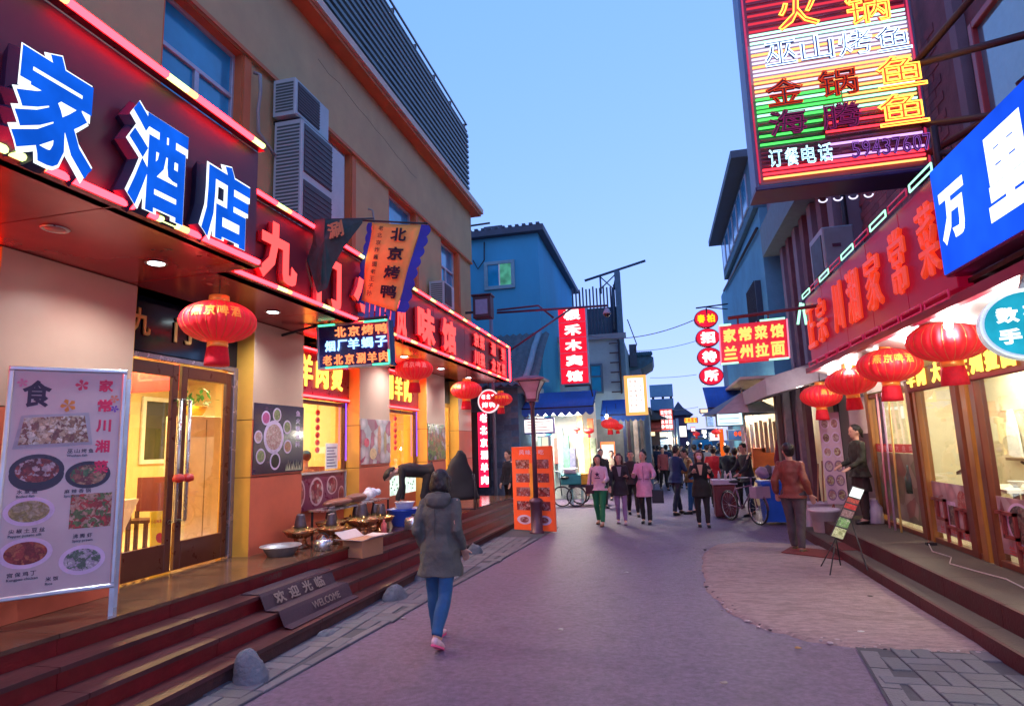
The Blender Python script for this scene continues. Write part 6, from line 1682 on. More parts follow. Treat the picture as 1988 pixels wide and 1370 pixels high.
# ---- canopy of the right side
cm = mat('canopy_white', (.55, .56, .53), .45, var=.12, scale=2)
cn = thing('shop_canopy', 'pale canopy roof projecting over the noodle shop front', 'canopy', (3, 7, 3))
for i in range(8):
    y = 2.0 + i * 1.2
    b = MB(); b.prism(Fr((0, y + 1.19, 0), WX, WZ), [(2.62, 2.99), (GX - .06, 2.72), (GX - .06, 2.75), (2.62, 3.02)], 0, 1.18); b.build('soffit_panel', cm, cn)
b = MB(); b.wbox(2.56, 2.64, 2.0, 11.5, 2.93, 3.02); b.build('edge_beam', mat('edge_dark_red', (.25, .01, .04), .4, .3), cn)
b = MB(); b.wbox(2.66, 4.0, 2.0, 11.5, 3.10, 3.14); b.build('roof_sheet', darkmetal, cn)
for i, y in enumerate((4.2, 5.6, 6.7, 7.7, 8.8, 10.0, 11.0)):
    t = thing('canopy_bulb', ['bulb nearest us under the right canopy', 'bulb beside the big right lantern', 'bulb above the gap between the two largest lanterns', 'bulb above the second largest lantern', 'bulb between the second and third right lanterns', 'bulb above the third right lantern', 'farthest bulb under the right canopy'][i], 'lamp', (2.82, y, 2.9), 'bulbs under the right canopy')
    b = MB(); b.ball((2.82, y, 2.875), .04, .04, .05); b.build('bulb', emis('canopy_bulb_glow', (.95, 1, .95), 22), t)
    b = MB(); b.lathe([(.02, 2.84), (.025, 2.87), (.03, 2.875)], (2.82, y, .06), 8); b.build('socket', white, t)
    point('bulb_light', (2.82, y, 2.79), 30, (1, .88, .86), .06, t)

def on_right(x, px0, px1, py0, py1):
    my, mx = (py0 + py1) / 2, (px0 + px1) / 2
    y0, y1 = onX(px0, my, x).y, onX(px1, my, x).y
    return -(y0 + y1) / 2, (onX(mx, py0, x).z + onX(mx, py1, x).z) / 2, abs(y1 - y0), abs(onX(mx, py0, x).z - onX(mx, py1, x).z)
sg = thing('fascia_sign', 'glossy crimson fascia sign with orange characters above the right lanterns', 'sign', (2.6, 8.5, 3.05))
fs_ = FRr(2.58)
crim = mat('sign_crimson', (.26, .004, .040), .35, var=.2, scale=1.5, spec=.3, emit=(1, .006, .07), strength=.13)
for i in range(5):
    y0 = 5.85 + i * 1.05
    b = MB(); b.bbox(fs_, -y0 - 1.046, -y0 - .004, 3.07, 4.14, -.12, 0, .006); b.build('panel', crim, sg)
letor = mat('letter_orange_red', (.80, .09, .02), .35, emit=(1, .07, .02), strength=.45)
for ch, bx in (('正', (1572, 1590, 640, 705)), ('宗', (1588, 1610, 590, 690)), ('川', (1618, 1640, 552, 645)), ('湘', (1645, 1674, 535, 630)), ('家', (1680, 1718, 500, 612)), ('常', (1728, 1765, 445, 580)), ('菜', (1780, 1830, 392, 545))):
    yc, zc, w_, h_ = on_right(2.56, *bx)
    b = MB(); put(b, fs_, ch, yc, 3.62, min(.60, w_ * .80), .70, c=.03, r=.022, depth=.05); b.build('letter', letor, sg)
# frame of neon tubes round the sign, the pink ones given a dim glow
for (z_, c_) in ((4.2, .05), (3.03, .06)):
    for i in range(9):
        y0 = 5.9 + i * .58; b = MB()
        b.tube([fs_.p(-y0, z_ - .035, c_), fs_.p(-y0 - .5, z_ - .035, c_), fs_.p(-y0 - .5, z_ + .035, c_), fs_.p(-y0, z_ + .035, c_)], .009, 6, closed=True)
        lit = z_ > 4 and i in (0, 2, 4, 6, 8)
        b.build('neon_tube', emis('neon_mint', (.35, .95, .6), 2.0) if lit else mat('tube_dim', (.45, .04, .12), .2, emit=(1, .03, .12), strength=.25), sg)
for (y_, c_) in ((11.12, .05), (11.2, .0)):
    b = MB(); b.tube([(2.58 - c_ - (.1 if c_ else .0), y_, 3.75), (2.56 - c_, y_, 4.12)], .022, 6); b.build('neon_tube', emis('neon_mint', (.35, .95, .6), 2.0), sg)
b = MB(); b.wbox(2.60, 2.66, 5.8, 11.15, 4.145, 4.17); b.build('top_rail', mat('edge_dark_red', (.25, .01, .04)), sg)
# lanterns
for (loc, rz, s_, lab, T_) in (((2.95, 7.05, 2.775), R(60), .93, 'largest red lantern, nearest on the right under the canopy', TP), ((2.88, 8.55, 2.70), R(-10), .90, 'second largest right lantern with orange writing', TA), ((2.90, 10.25, 2.66), R(50), .88, 'third right lantern, overlapping the one behind it', TA), ((2.90, 12.1, 2.56), R(25), .86, 'farthest right lantern with yellow writing', TA)):
    o = dup(T_, loc, rz, lab, s_); o['group'] = GRR; o.rotation_euler.y = random.uniform(-.08, .08)
# transom sign 大碗兰州拉面
t = thing('transom_sign', 'red strip sign with glowing yellow writing 羊肉 大碗兰州拉面', 'sign', (GX, 8, 2.4))
fq = FRr(GX - .08)
b = MB(); b.bbox(fq, -9.95, -3.0, 2.42, 2.80, -.06, 0, .01); b.build('panel', mat('strip_sign_red', (.14, .003, .010), .6), t)
for i, (ch, y) in enumerate((('羊', 9.68), ('肉', 9.33), ('大', 8.86), ('碗', 8.50), ('兰', 8.16), ('州', 7.83), ('拉', 7.50), ('面', 7.18), ('刀', 6.6), ('削', 6.2), ('面', 5.8))):
    b = MB(); put(b, fq, ch, -y, 2.61, .25, .26, c=.03, r=.035, depth=.03); b.build('letter', emis('neon_yellow', (1, .62, .08), 2.8), t)
# blue light box 万里
t = thing('blue_light_box', 'big bright blue light box with white characters 万里', 'light box', (2.5, 5, 3.2))
A_, B_ = onX(1813, 330, 2.5), onX(1838, 540, 2.5)
yl = (A_.y + B_.y) / 2; fbx = FRr(2.48)
b = MB(); b.bbox(fbx, -yl, -2.0, B_.z, A_.z, -.20, 0, .012); b.build('case', mat('case_purple_red', (.25, .01, .08), .35, .4), t)
b = MB(); b.box(fbx, -yl + .015, -2.02, B_.z + .02, A_.z - .02, .001, .012); b.build('face', emis('lightbox_blue', (.012, .10, 1.0), 1.1, .35, 1.2), t)
for ch, bx in (('万', (1822, 1880, 352, 470)), ('里', (1905, 2010, 225, 415))):
    yc, zc, w_, h_ = on_right(2.46, *bx)
    b = MB(); put(b, fbx, ch, yc, zc, w_ * .95, h_ * .98, c=.022, r=.055, depth=.012); b.build('letter', emis('lightbox_letter', (.85, .95, 1), 1.7), t)
b = MB(); put(b, fbx, '行', -3.6, 3.68, .5, .55, c=.022, r=.055, depth=.012); b.build('letter', emis('lightbox_letter', (.85, .95, 1), 1.7), t)
# round phone shop sign
t = thing('round_sign', 'round turquoise sign with white rim reading 数码手机 at the right edge', 'sign', (2.3, 5, 2.6))
pc = onY(1998, 627, 4.9); f = Fr(pc, Vector((1, -.25, 0)), WZ)
rr_ = abs(onY(1908, 627, 4.9).x - pc.x)
b = MB(); b.disc(f, 0, 0, rr_, rr_ * .90, -.12, 48, 0, .12); b.build('rim', mat('rim_pale_steel', (.6, .72, .75), .3, .3, emit=(.8, 1, 1), strength=.35), t)
b = MB(); b.disc(f, 0, 0, rr_ * .9, rr_ * .8, .002, 48, 0, .01); b.build('face', emis('round_turq', (.02, .42, .62), .95, .2, 6), t)
b = MB(); line(b, f, '数码', -rr_ * .42, rr_ * .24, rr_ * .48, rr_ * .40, rr_ * .56, c=.018, r=.05, depth=.01); line(b, f, '手机', -rr_ * .42, -rr_ * .30, rr_ * .46, rr_ * .40, rr_ * .56, c=.018, r=.05, depth=.01); b.build('lettering', emis('lightbox_letter', (.85, .95, 1), 1.7), t)
b = MB(); b.tube([f.p(0, rr_ * .9, -.06), f.p(.1, rr_ * .9 + .35, -.06)], .02, 6); b.build('hanger', steel, t)

# ---- upper storeys on the right
brick_red = mat('brick_dark_plum', (.17, .075, .09), .85, var=.25, scale=4, bump=.4, bscale=20, stain=.3)
plum = mat('render_plum_grey', (.20, .16, .20), .85, var=.15, scale=1.4, bump=.25, bscale=40, stain=.25)
ub = thing('brick_building', 'dark plum brick building above the noodle shop', 'building', (4.0, 8, 3.15))
UX = 3.98
b = MB(); b.wbox(UX, 9, 1.0, 12.2, 3.15, 10.5); b.build('wall', brick_red, ub)
# brick courses proud of the wall face, where they can be told apart
brm = [MB().box(WORLD, -.010, 0, 0, .372, 0, .117).mesh('brick', mat('plum_brick_%d' % i, c, .85, var=.2, scale=8, bump=.4)) for i, c in enumerate(((.20, .07, .085), (.15, .055, .075), (.24, .09, .10)))]
for j in range(24):
    for i in range(9):
        share('brick', random.choice(brm), ub, (UX - .001, 8.85 + i * .38 - (.19 if j % 2 else 0), 4.35 + j * .125))
for (y0, y1, z0, z1) in ((6.2, 7.7, 4.7, 6.6), (9.3, 9.9, 6.9, 8.6), (4.0, 5.3, 4.7, 6.6)):
    f = FRr(UX - .02)
    b = MB()
    for q in ((-y1, -y1 + .09, z0, z1), (-y0 - .09, -y0, z0, z1), (-y1 + .09, -y0 - .09, z0, z0 + .09), (-y1 + .09, -y0 - .09, z1 - .09, z1)): b.bbox(f, *q, 0, .08, .01)
    wf = b.build('window', mat('window_red_frame', (.35, .05, .06), .4), ub)
    b = MB(); b.box(f, -y1 + .09, -y0 - .09, z0 + .09, z1 - .09, .0, .02); b.build('pane', mat('mirror_pane', (.10, .22, .30), .05, spec=1, coat=1.0, var=.1), wf)
for y in (5.55, 5.85, 7.9): b = MB(); b.wbox(UX - .12, UX - .003, y, y + .16, 3.3, 9.5); b.build('pilaster', plum, ub)
# second volume with vertical ribs
rb2 = thing('ribbed_building', 'plum grey building with vertical ribs and slanting cornice', 'building', (3.9, 14, 0))
b = MB(); b.wbox(3.75, 9, 12.25, 18.3, 0, 7.6); b.build('wall', plum, rb2)
for i in range(7):
    y = 12.6 + i * .8; b = MB(); b.wbox(3.60, 3.747, y, y + .34, 3.6, 7.0); b.build('rib', brick_red if i % 2 else plum, rb2)
b = MB(); b.wbox(3.25, 3.9, 12.3, 18.32, 7.02, 7.9); b.build('cornice', mat('cornice_teal_grey', (.13, .19, .22), .8, var=.15), rb2)
b = MB(); b.wbox(3.5, 9, 12.3, 18.3, 7.95, 9.6); b.build('upper_wall', plum, rb2)
# teal building beyond
tb = thing('teal_building', 'teal building with row of upper windows and dark eaves beyond the ribbed one', 'building', (3.4, 22, 0))
teal = mat('render_teal', (.10, .32, .44), .85, var=.16, scale=1, bump=.3, bscale=12, stain=.25)
b = MB(); b.wbox(3.3, 9, 18.5, 30, 0, 8.6); b.build('wall', teal, tb)
b = MB(); b.wbox(3.15, 9, 18.5, 26.9, 8.61, 10.2); b.build('upper_wall', mat('render_teal_dark', (.05, .14, .2), .8, var=.2), tb)
b = MB(); b.wbox(2.65, 9, 18.4, 27.1, 10.22, 10.45); b.build('eave', roofm, tb)
for i in range(6):
    y = 19.2 + i * 1.25; f = FRr(3.13)
    b = MB(); b.bbox(f, -y - .9, -y, 8.9, 10.0, -.02, .02, .01); wf = b.build('window', winfr, tb)
    b = MB(); b.box(f, -y - .84, -y - .06, 8.96, 9.94, .021, .025); b.build('pane', skygl, wf)
b = MB(); b.tube([(3.22, 18.6, 8.0), (3.22, 28, 8.4)], .05, 6); b.build('string_course', darkmetal, tb)
f = FRr(3.28)
b = MB(); b.bbox(f, -21.0, -19.3, 4.8, 6.6, -.02, .15, .01); wf = b.build('window', mat('cage_dark', (.03, .05, .08), .6), tb)
b = MB()
for i in range(9): b.box(f, -20.95 + i * .2, -20.93 + i * .2, 4.8, 6.6, .16, .19)
b.box(f, -21.0, -19.3, 5.3, 5.36, .16, .2); b.build('window_cage', darkmetal, tb)
b = MB(); b.wbox(3.5, 9, 30.05, 34, 0, 6.2); o = b.build('wall', greyr, tb)
# drain pipe, air conditioner, sockets
pipe('drain_pipe', 'vertical dark drain pipe between the brick and ribbed buildings', [(3.7, 12.25, 3.4), (3.7, 12.25, 8.2)], .05, darkmetal)
pipe('drain_pipe', 'pale vertical pipe right of the air conditioner', [(3.85, 9.0, 3.6), (3.85, 9.0, 8)], .05, mat('pipe_pale', (.3, .25, .33), .5))
t = thing('air_conditioner', 'pinkish outdoor air conditioner hanging on the right wall above the crimson sign', 'air conditioner', (3.6, 10.4, 4.5))
f, W_, H_ = panelY(1600, 1648, 438, 528, 10.4)
b = MB(); b.bbox(f, 0, W_ + .1, 0, H_, -.85, 0, .02); b.build('casing', acm, t)
b = MB(); b.wbox(f.o.x - .012, f.o.x - .001, 10.5, 11.15, f.o.z + .08, f.o.z + H_ - .1); b.build('fan_grille', acg, t)
b = MB(); b.bbox(f, W_ * .35, W_ * .7, H_ * .55, H_ * .62, .001, .01, .002); b.build('vent_slot', mat('slot', (.12, .05, .09), .5), t)
b = MB(); b.tube([f.p(0, -.03, -.05), f.p(W_ + .3, -.03, -.05)], .02, 5); b.tube([f.p(.05, -.03, -.05), f.p(W_ * .8, -.45, -.05)], .015, 5); b.build('bracket', darkmetal, t)
# truss brackets holding the neon sign
t = thing('sign_truss', 'dark steel truss brackets holding the big neon sign to the wall', 'bracket', (3.4, 7.2, 5.5))
def seg(*pts, r=.035):
    b = MB(); b.tube(pts, r, 6); b.build('strut', mat('truss_dark', (.05, .02, .03), .6, .3), t)
for (z0, z1) in ((6.05, 5.55), (6.05, 6.75), (7.4, 6.7), (4.95, 5.1), (5.3, 4.75)): seg((3.15, 7.4, z0), (UX, 6.2 if z1 < 6 else 5.9, z1), r=.04)
for (y, z0, z1) in ((5.6, 6.5, 4.6), (5.1, 4.4, 7.2)): seg((UX - .15, y, z0), (UX - .15, y, z1))
seg((2.8, 5.4, 4.35), (UX, 6.8, 5.4)); seg((2.8, 5.0, 4.4), (UX, 5.0, 5.3)); seg((2.8, 4.4, 4.5), (UX, 4.6, 5.9)); seg((3.2, 7.35, 4.72), (UX, 6.4, 4.5)); seg((UX - .1, 3.8, 5.7), (UX - .1, 6.8, 4.5)); seg((UX - .1, 3.8, 4.7), (UX - .1, 5.6, 6.0)); seg((2.9, 6.6, 4.3), (2.9, 6.6, 4.9)); seg((2.9, 6.6, 4.6), (UX, 6.6, 4.6))

# ---- the big neon sign
NY_ = 7.4
p0, p1, p2 = onY(1469, 366, NY_), onY(1812, 322, NY_), onY(1441, 12, NY_)
fn = Fr((p0.x, NY_, p0.z), WX, WZ); NW = p1.x - p0.x; NH = 3.5
N_ = thing('neon_sign', 'huge hanging neon sign with rows of coloured tubes and fish dish names', 'neon sign', tuple(p0))
b = MB(); b.bbox(fn, 0, NW, 0, NH, -.38, -.004, .02); b.build('case', mat('case_steel_blue', (.12, .22, .36), .45, .4, var=.12), N_)
b = MB(); b.bbox(fn, -.02, NW + .02, -.05, -.002, -.42, .05, .01); b.build('bottom_trim', mat('neon_trim_navy', (.03, .015, .10), .4, var=.4, scale=3), N_)
# backing bands: coloured glow of the tubes put into the panel colours
def bandm(n, c): return mat(n, tuple(min(1, q * 1.3) for q in c), .35, var=.25, scale=3)
bands = [(0, .48, (.13, .03, .06)), (.48, .72, (.03, .05, .04)), (.72, 1.10, (.06, .10, .04)), (1.10, 1.32, (.20, .11, .08)), (1.32, 1.84, (.28, .22, .28)), (1.84, 2.4, (.22, .05, .10)), (2.4, NH, (.15, .04, .12))]
for i, (z0, z1, c_) in enumerate(bands):
    b = MB(); b.box(fn, .03, NW - .03, z0 + .003 if i else .03, z1 - .0 if i < 6 else NH - .03, 0, .006); b.build('backing_panel', bandm('neon_back%d' % i, c_), N_)
def nt_(n, c, s): return emis('neon_' + n, c, s)
whiteN, mint, orangeN, redN, greenN = nt_('white', (.75, .7, .95), 1.4), nt_('mint2', (.4, 1, .75), 2.2), nt_('orange2', (1, .35, .1), 2.6), nt_('red2', (1, .03, .05), 3.0), nt_('green2', (.08, .85, .12), 1.9)
dead = mat('tube_unlit', (.28, .06, .10), .2, spec=.8)
rowz = []; z = .09
while z < NH - .05: rowz.append(z); z += .053
for i, z in enumerate(rowz):
    if z < .14: ms = [(0, 1, orangeN)]
    elif z < .19: ms = [(0, 1, redN)]
    elif z < .24: ms = [(0, 1, redN)]
    elif z < .50: ms = [(.0, .5, dead), (.5, 1, dead)] if i % 3 else [(.0, .40, dead), (.4, 1, nt_('violet2', (.7, .4, 1), 1.6))]
    elif z < .80: ms = [(0, .42, dead if i % 2 else greenN), (.42, 1, redN if i % 2 else dead)]
    elif z < 1.10: ms = [(0, .55, greenN if i % 3 else mint), (.55, 1, orangeN if i % 2 else mint)]
    elif z < 1.32: ms = [(0, 1, orangeN)] if i % 2 else [(0, .97, whiteN)]
    elif z < 1.80: ms = [(0, 1, whiteN)] if i % 3 else [(0, 1, orangeN)]
    elif z < 1.98: ms = [(0, 1, mint if i % 2 else whiteN)]
    elif z < 2.5: ms = [(0, 1, dead)] if i % 2 else [(0, 1, nt_('dimred', (1, .05, .1), .9))]
    else: ms = [(0, 1, [mint, whiteN, nt_('dimred', (1, .05, .1), .9), orangeN][i % 4])]
    for (a0, a1, m_) in ms:
        b = MB(); b.tube([fn.p(.07 + (NW - .14) * a0 + .01, z, .045), fn.p(.07 + (NW - .14) * a1 - .01, z, .045)], .0135, 6); b.build('neon_tube', m_, N_)
for a_ in (.04, NW - .04):
    b = MB(); b.tube([fn.p(a_, .05, .03), fn.p(a_, NH - .1, .03)], .012, 6); b.build('neon_tube', mat('tube_rim', (.3, .05, .12), .3, emit=(1, .04, .12), strength=.5), N_)
def neon_chars(items, body, outl, h_, w_, name='letter'):
    for ch, a_, z_ in items:
        b = MB(); put(b, fn, ch, a_, z_, w_, h_, c=.075, r=.03, depth=.02); lt = b.build(name, body, N_)
        if outl: b = MB(); put(b, fn, ch, a_, z_, w_ * 1.02, h_ * 1.02, c=.10, r=.017, depth=.02, hollow=True); b.build('outline_tube', outl, lt)
redb, navyb, darkb = mat('letter_body_red', (.45, .04, .04), .4, emit=(1, .1, .05), strength=.3), mat('letter_body_navy', (.01, .015, .12), .4), mat('letter_body_dark', (.05, .012, .03), .4)
yout, wout = nt_('yellow3', (1, .55, .06), 3.2), nt_('bluewhite3', (.55, .75, 1), 3.0)
def NP(ch, px, py):
    q = onY(px, py, NY_); return (ch, q.x - p0.x, q.z - p0.z)
neon_chars([NP('火', 1545, 32), NP('锅', 1678, 22)], redb, yout, .44, .46)
neon_chars([NP('巫', 1512, 112), NP('山', 1582, 102), NP('烤', 1655, 92), NP('鱼', 1728, 84)], navyb, wout, .32, .36)
neon_chars([NP('金', 1520, 186), NP('锅', 1622, 168)], darkb, nt_('rustred', (.8, .05, .02), .8), .34, .42)
neon_chars([NP('鱼', 1742, 148)], redb, yout, .40, .50)
neon_chars([NP('鱼', 1746, 220)], redb, yout, .38, .50)
neon_chars([NP('海', 1526, 244), NP('腾', 1630, 232)], darkb, nt_('plumneon', (.4, .03, .2), .5), .32, .42)
neon_chars([NP('订', 1503, 314), NP('餐', 1534, 311), NP('电', 1566, 307), NP('话', 1598, 303)], navyb, nt_('cyanwhite', (.5, .85, 1), 2.6), .22, .15)
neon_chars([NP(c_, 1657 + i * 19.5, 298 - i * 2.2) for i, c_ in enumerate('59437607')], darkb, nt_('violetdim', (.35, .1, .6), .8), .20, .085)
for (x0_, n_) in ((.8, 1),):
    b = thing('curly_neon', 'small white curls of neon below the big sign', 'neon sign', (p0.x + 1, NY_ + .9, p0.z))
    for i in range(4): q = MB(); q.tube([(p0.x + .95 + i * .18 + .05 * math.cos(a_), NY_ + .9, p0.z + .1 + .04 * math.sin(a_)) for a_ in [math.pi * (1 + k / 8) for k in range(9)]], .010, 5); q.build('curl_tube', whiteN, b)

# ---- 家常菜馆 board and the four round signs
t = thing('neon_board', 'red neon board reading 家常菜馆 兰州拉面 in orange letters', 'sign', (1.5, 10.2, 3.1))
a0, a1, a2, a3 = onY(1400, 707, 10.2), onY(1531, 695, 10.2), onY(1396, 634, 10.2), onY(1520, 618, 10.2)
f = Fr(a0, a1 - a0, a2 - a0); W_, H_ = (a1 - a0).length, ((a2 - a0).length + (a3 - a1).length) / 2
b = MB(); b.bbox(f, 0, W_, 0, H_, -.12, 0, .012); b.build('case', mat('neonboard_red', (.5, .01, .03), .35, emit=(1, .01, .03), strength=.45), t)
b = MB(); line(b, f, '家常菜馆', W_ * .15, H_ * .72, W_ * .20, H_ * .36, W_ * .235, r=.045, depth=.02, c=.02); line(b, f, '兰州拉面', W_ * .15, H_ * .27, W_ * .20, H_ * .36, W_ * .235, r=.045, depth=.02, c=.02); b.build('lettering', emis('neon_amber', (1, .42, .10), 2.0), t)
for (p_, q_) in (((.0, H_), (.18, H_)), ((.62, H_ + .01), (W_ - .02, H_ + .01)), ((0, .0), (.26, 0)), ((.72, 0), (W_, 0))):
    b = MB(); b.tube([f.p(*p_, .03), f.p(*q_, .03)], .016, 6); b.build('neon_tube', emis('neon_mint', (.35, .95, .6), 2.0), t)
b = MB(); b.tube([f.p(W_ + .01, 0, .02), f.p(W_ + .01, H_, .02)], .012, 6); b.tube([f.p(0, 0, .02), f.p(0, H_, .02)], .012, 6); b.build('side_tube', emis('tube_pink_soft', (1, .25, .4), 1.2), t)
b = MB(); b.tube([f.p(.15, H_ + .12, -.06), (3.8, 10.2, 3.95)], .03, 6)
for a_ in (.3, W_ - .25): b.tube([f.p(a_, H_, -.06), f.p(a_, H_ + .13, -.06)], .015, 6)
b.build('bracket', mat('bracket_red', (.15, .02, .03), .5), t)
t = thing('hanging_round_signs', 'column of four round red signs, yellow 春柏 above white 招待所', 'sign', (1.2, 14.8, 3))
Yc = 14.8
for i, (px, py, s_, col_) in enumerate((((1371), 618, '春柏', emis('round_yellow', (1, .68, .02), 1.3)), (1374, 655, '招', emis('round_white', (1, .92, .95), 1.7)), (1377, 692, '待', emis('round_white', (1, .92, .95), 1.7)), (1381, 729, '所', emis('round_white', (1, .92, .95), 1.7)))):
    c_ = onY(px, py, Yc); f = Fr(c_, WX, WZ); R1 = .275
    b = MB(); b.disc(f, 0, 0, R1, R1 * .80, -.16, 32, 0, .16); dd = b.build('disc_box', mat('disc_rim_dark_red', (.3, .01, .06), .4), t)
    b = MB(); b.disc(f, 0, 0, R1 * .93, R1 * .74, .001, 32, 0, .008); b.build('face', emis('disc_red', (1, .02, .07), .85, .2, 3), dd)
    b = MB()
    if len(s_) == 2: line(b, f, s_, -.115, 0, .18, .20, .22, c=.012, r=.05, depth=.006)
    else: put(b, f, s_, 0, 0, .33, .27, c=.012, r=.055, depth=.006)
    b.build('lettering', col_, dd)
b = MB(); c_ = onY(1371, 598, Yc); b.tube([onY(1352, 598, Yc), onY(1412, 590, Yc + 1.5)], .02, 6); b.tube([onY(1371, 596, Yc), onY(1412, 600, Yc + 1.5)], .015, 6); b.tube([c_, onY(1382, 745, Yc + .08)], .02, 6); b.build('hanger', darkmetal, t)
# ---- awnings, light boxes and shopfront under them
t = thing('shop_awning', 'grey metal awning box with lit underside past the crimson sign', 'awning', (3, 13, 3))
A1_, A2_, A3_, A4_ = onY(1447, 772, 15.5), onY(1510, 703, 12.2), onY(1568, 694, 12.0), onY(1570, 728, 12.0)
b = MB(); b.prism(Fr((0, 15.5, 0), WX, WZ), [(2.0, 2.62), (3.7, 3.05), (3.7, 3.45), (2.0, 2.95)], 0, 3.3); b.build('roof_panel', mat('awning_metal', (.35, .32, .36), .5, .2, var=.15), t)
stall_bulb(1548, 738, 12.9, 'pair of small bulbs under the grey awning', 30)
stall_bulb(1465, 790, 17.5, 'bright lamp in the lit shop behind the blue bin', 110)
stall_bulb(1430, 800, 19.5, 'lamp deep in the lit shop on the right', 80)
awning('big dark blue awning under the round signs', 1372, 1476, 742, 800, 17.2, 1.3)
def lightbox(lab, px0, px1, py0, py1, Y, em, tilt_=0, nm='light_box'):
    f, W_, H_ = panelY(px0, px1, py0, py1, Y)
    f = Fr(f.o, Vector((1, 0, tilt_)), WZ)
    t = thing(nm, lab, 'light box', tuple(f.o))
    b = MB(); b.bbox(f, 0, W_, 0, H_, -.22, -.003, .02); b.build('case', mat('lb_case', (.25, .35, .42), .4, .3), t)
    b = MB(); b.box(f, .03, W_ - .03, .03, H_ - .03, 0, .008); b.build('face', em, t)
    return t, f, W_, H_
t, f, W_, H_ = lightbox('pale blue glowing box under the dark blue awning', 1390, 1443, 795, 827, 16.6, emis('lb_paleblue', (.6, .88, 1), 1.6))
b = MB()
for i in range(3): b.box(f, .08, W_ - .1, .07 + i * .12, .085 + i * .12, .009, .011)
b.build('print', mat('lb_print', (.3, .55, .7), .5), t)
lightbox('small red and cream lit strip left of the pale blue box', 1358, 1392, 792, 802, 18, emis('lb_cream_red', (1, .62, .42), 1.6))
t, f, W_, H_ = lightbox('small round cornered blue white sign hanging below the awning', 1371, 1387, 806, 828, 20, emis('lb_bluewhite', (.45, .65, .95), .9))
b = MB(); put(b, f, '烟', W_ / 2, H_ * .7, W_ * .6, H_ * .35, c=.012, r=.03, depth=.004); put(b, f, '酒', W_ / 2, H_ * .3, W_ * .6, H_ * .35, c=.012, r=.03, depth=.004); b.build('lettering', mat('lb_ink', (.1, .2, .5), .5), t)
lightbox('white lit box beside the orange post', 1377, 1398, 838, 856, 21, emis('lb_white', (1, .9, .88), 1.5))
b = MB(); f, W_, H_ = panelY(1398, 1406, 832, 880, 20.5); b.bbox(f, 0, W_, -.8, H_, -.15, 0, .02); b.build('orange_post', emis('post_orange', (1, .16, .02), .8), None, 'glowing orange post beside the dark blue menu screen', 'post')
t, f, W_, H_ = lightbox('dark blue menu screen with red and yellow pictures', 1412, 1442, 833, 855, 19, mat('screen_navy', (.01, .05, .15), .3, emit=(.02, .12, .4), strength=.4))
b = MB(); b.disc(f, W_ * .55, H_ * .6, W_ * .12, H_ * .22, .01, 12); b.disc(f, W_ * .82, H_ * .6, W_ * .12, H_ * .22, .01, 12); b.build('dish_picture', emis('screen_red', (1, .12, .05), 1.0), t)
# umbrellas (white and grey canvas) above the boxes
t = thing('canvas_umbrella', 'half open pale canvas umbrella above the light boxes', 'umbrella', (2.4, 16, 2.2))
cU = onY(1440, 760, 16.0)
b = MB(); n = 8
for k in range(n):
    a0, a1 = 2 * math.pi * k / n, 2 * math.pi * (k + 1) / n
    P_ = [cU, cU + Vector((1.0 * math.cos(a0), 1.0 * math.sin(a0), -.55)), cU + Vector((1.0 * math.cos(a1), 1.0 * math.sin(a1), -.55))]
    bq = MB(); bq.add(P_, [(0, 1, 2)]); o = bq.build('canopy_panel', mat('canvas_%d' % (k % 3), [(.45, .6, .62), (.16, .22, .25), (.55, .35, .28)][k % 3], .7), t); md = o.modifiers.new('s', 'SOLIDIFY'); md.thickness = .01
b.tube([cU + Vector((0, 0, .1)), (cU.x, 16.0, 0.02)], .022, 8); b.build('pole', steel, t)
# lit shop behind (cream interior)
t = thing('lit_shopfront', 'warm lit food shop behind the bicycle and blue bin', 'shop', (2.9, 17, 0))
b = MB(); b.wbox(2.3, 3.7, 18.4, 18.48, 0, 3.2); b.wbox(3.62, 3.72, 14.6, 18.4, 0, 3.2); b.wbox(1.9, 3.62, 14.9, 18.4, 3.2, 3.26); b.build('wall', mat('warm_cream', (.7, .58, .4), .6, var=.15, scale=3), t)
rb_ = random.Random(12)
for i in range(9):
    f, W_, H_ = panelY(1440 + i * 9, 1447 + i * 9, 812 + rb_.randint(0, 8), 878, 17.6 - .1 * i)
    b = MB(); b.bbox(f, 0, W_, 0, H_, -.06, 0, .01); b.build('curtain_strip', mat('strip_%d' % (i % 4), [(.7, .6, .45), (.5, .35, .25), (.65, .6, .55), (.6, .45, .3)][i % 4], .5), t)
b = MB(); f, W_, H_ = panelY(1462, 1512, 868, 884, 17.2); b.bbox(f, 0, W_, -.3, H_, -.3, 0, .02); b.build('counter', mat('counter_orange', (.8, .25, .06), .5), t)
# posts between shops at right: grey columns
for i, (px0, px1, Y, cc) in enumerate(((1512, 1522, 14.5, (.10, .06, .06)), (1526, 1540, 14.3, (.24, .24, .28)), (1543, 1549, 14.2, (.04, .03, .06)), (1552, 1566, 14.0, (.26, .20, .26)), (1568, 1580, 13.6, (.10, .03, .05)))):
    f, W_, H_ = panelY(px0, px1, 770, 900, Y)
    b = MB(); b.bbox(f, 0, W_, -1.3, H_ + .3, -.3, 0, .01); b.build('shop_column', mat('col%d' % i, cc, .6, var=.2), None, ['brown', 'grey', 'blue-black', 'mauve', 'dark red'][i] + ' narrow column between the lit food shop and the dark doorway', 'column')
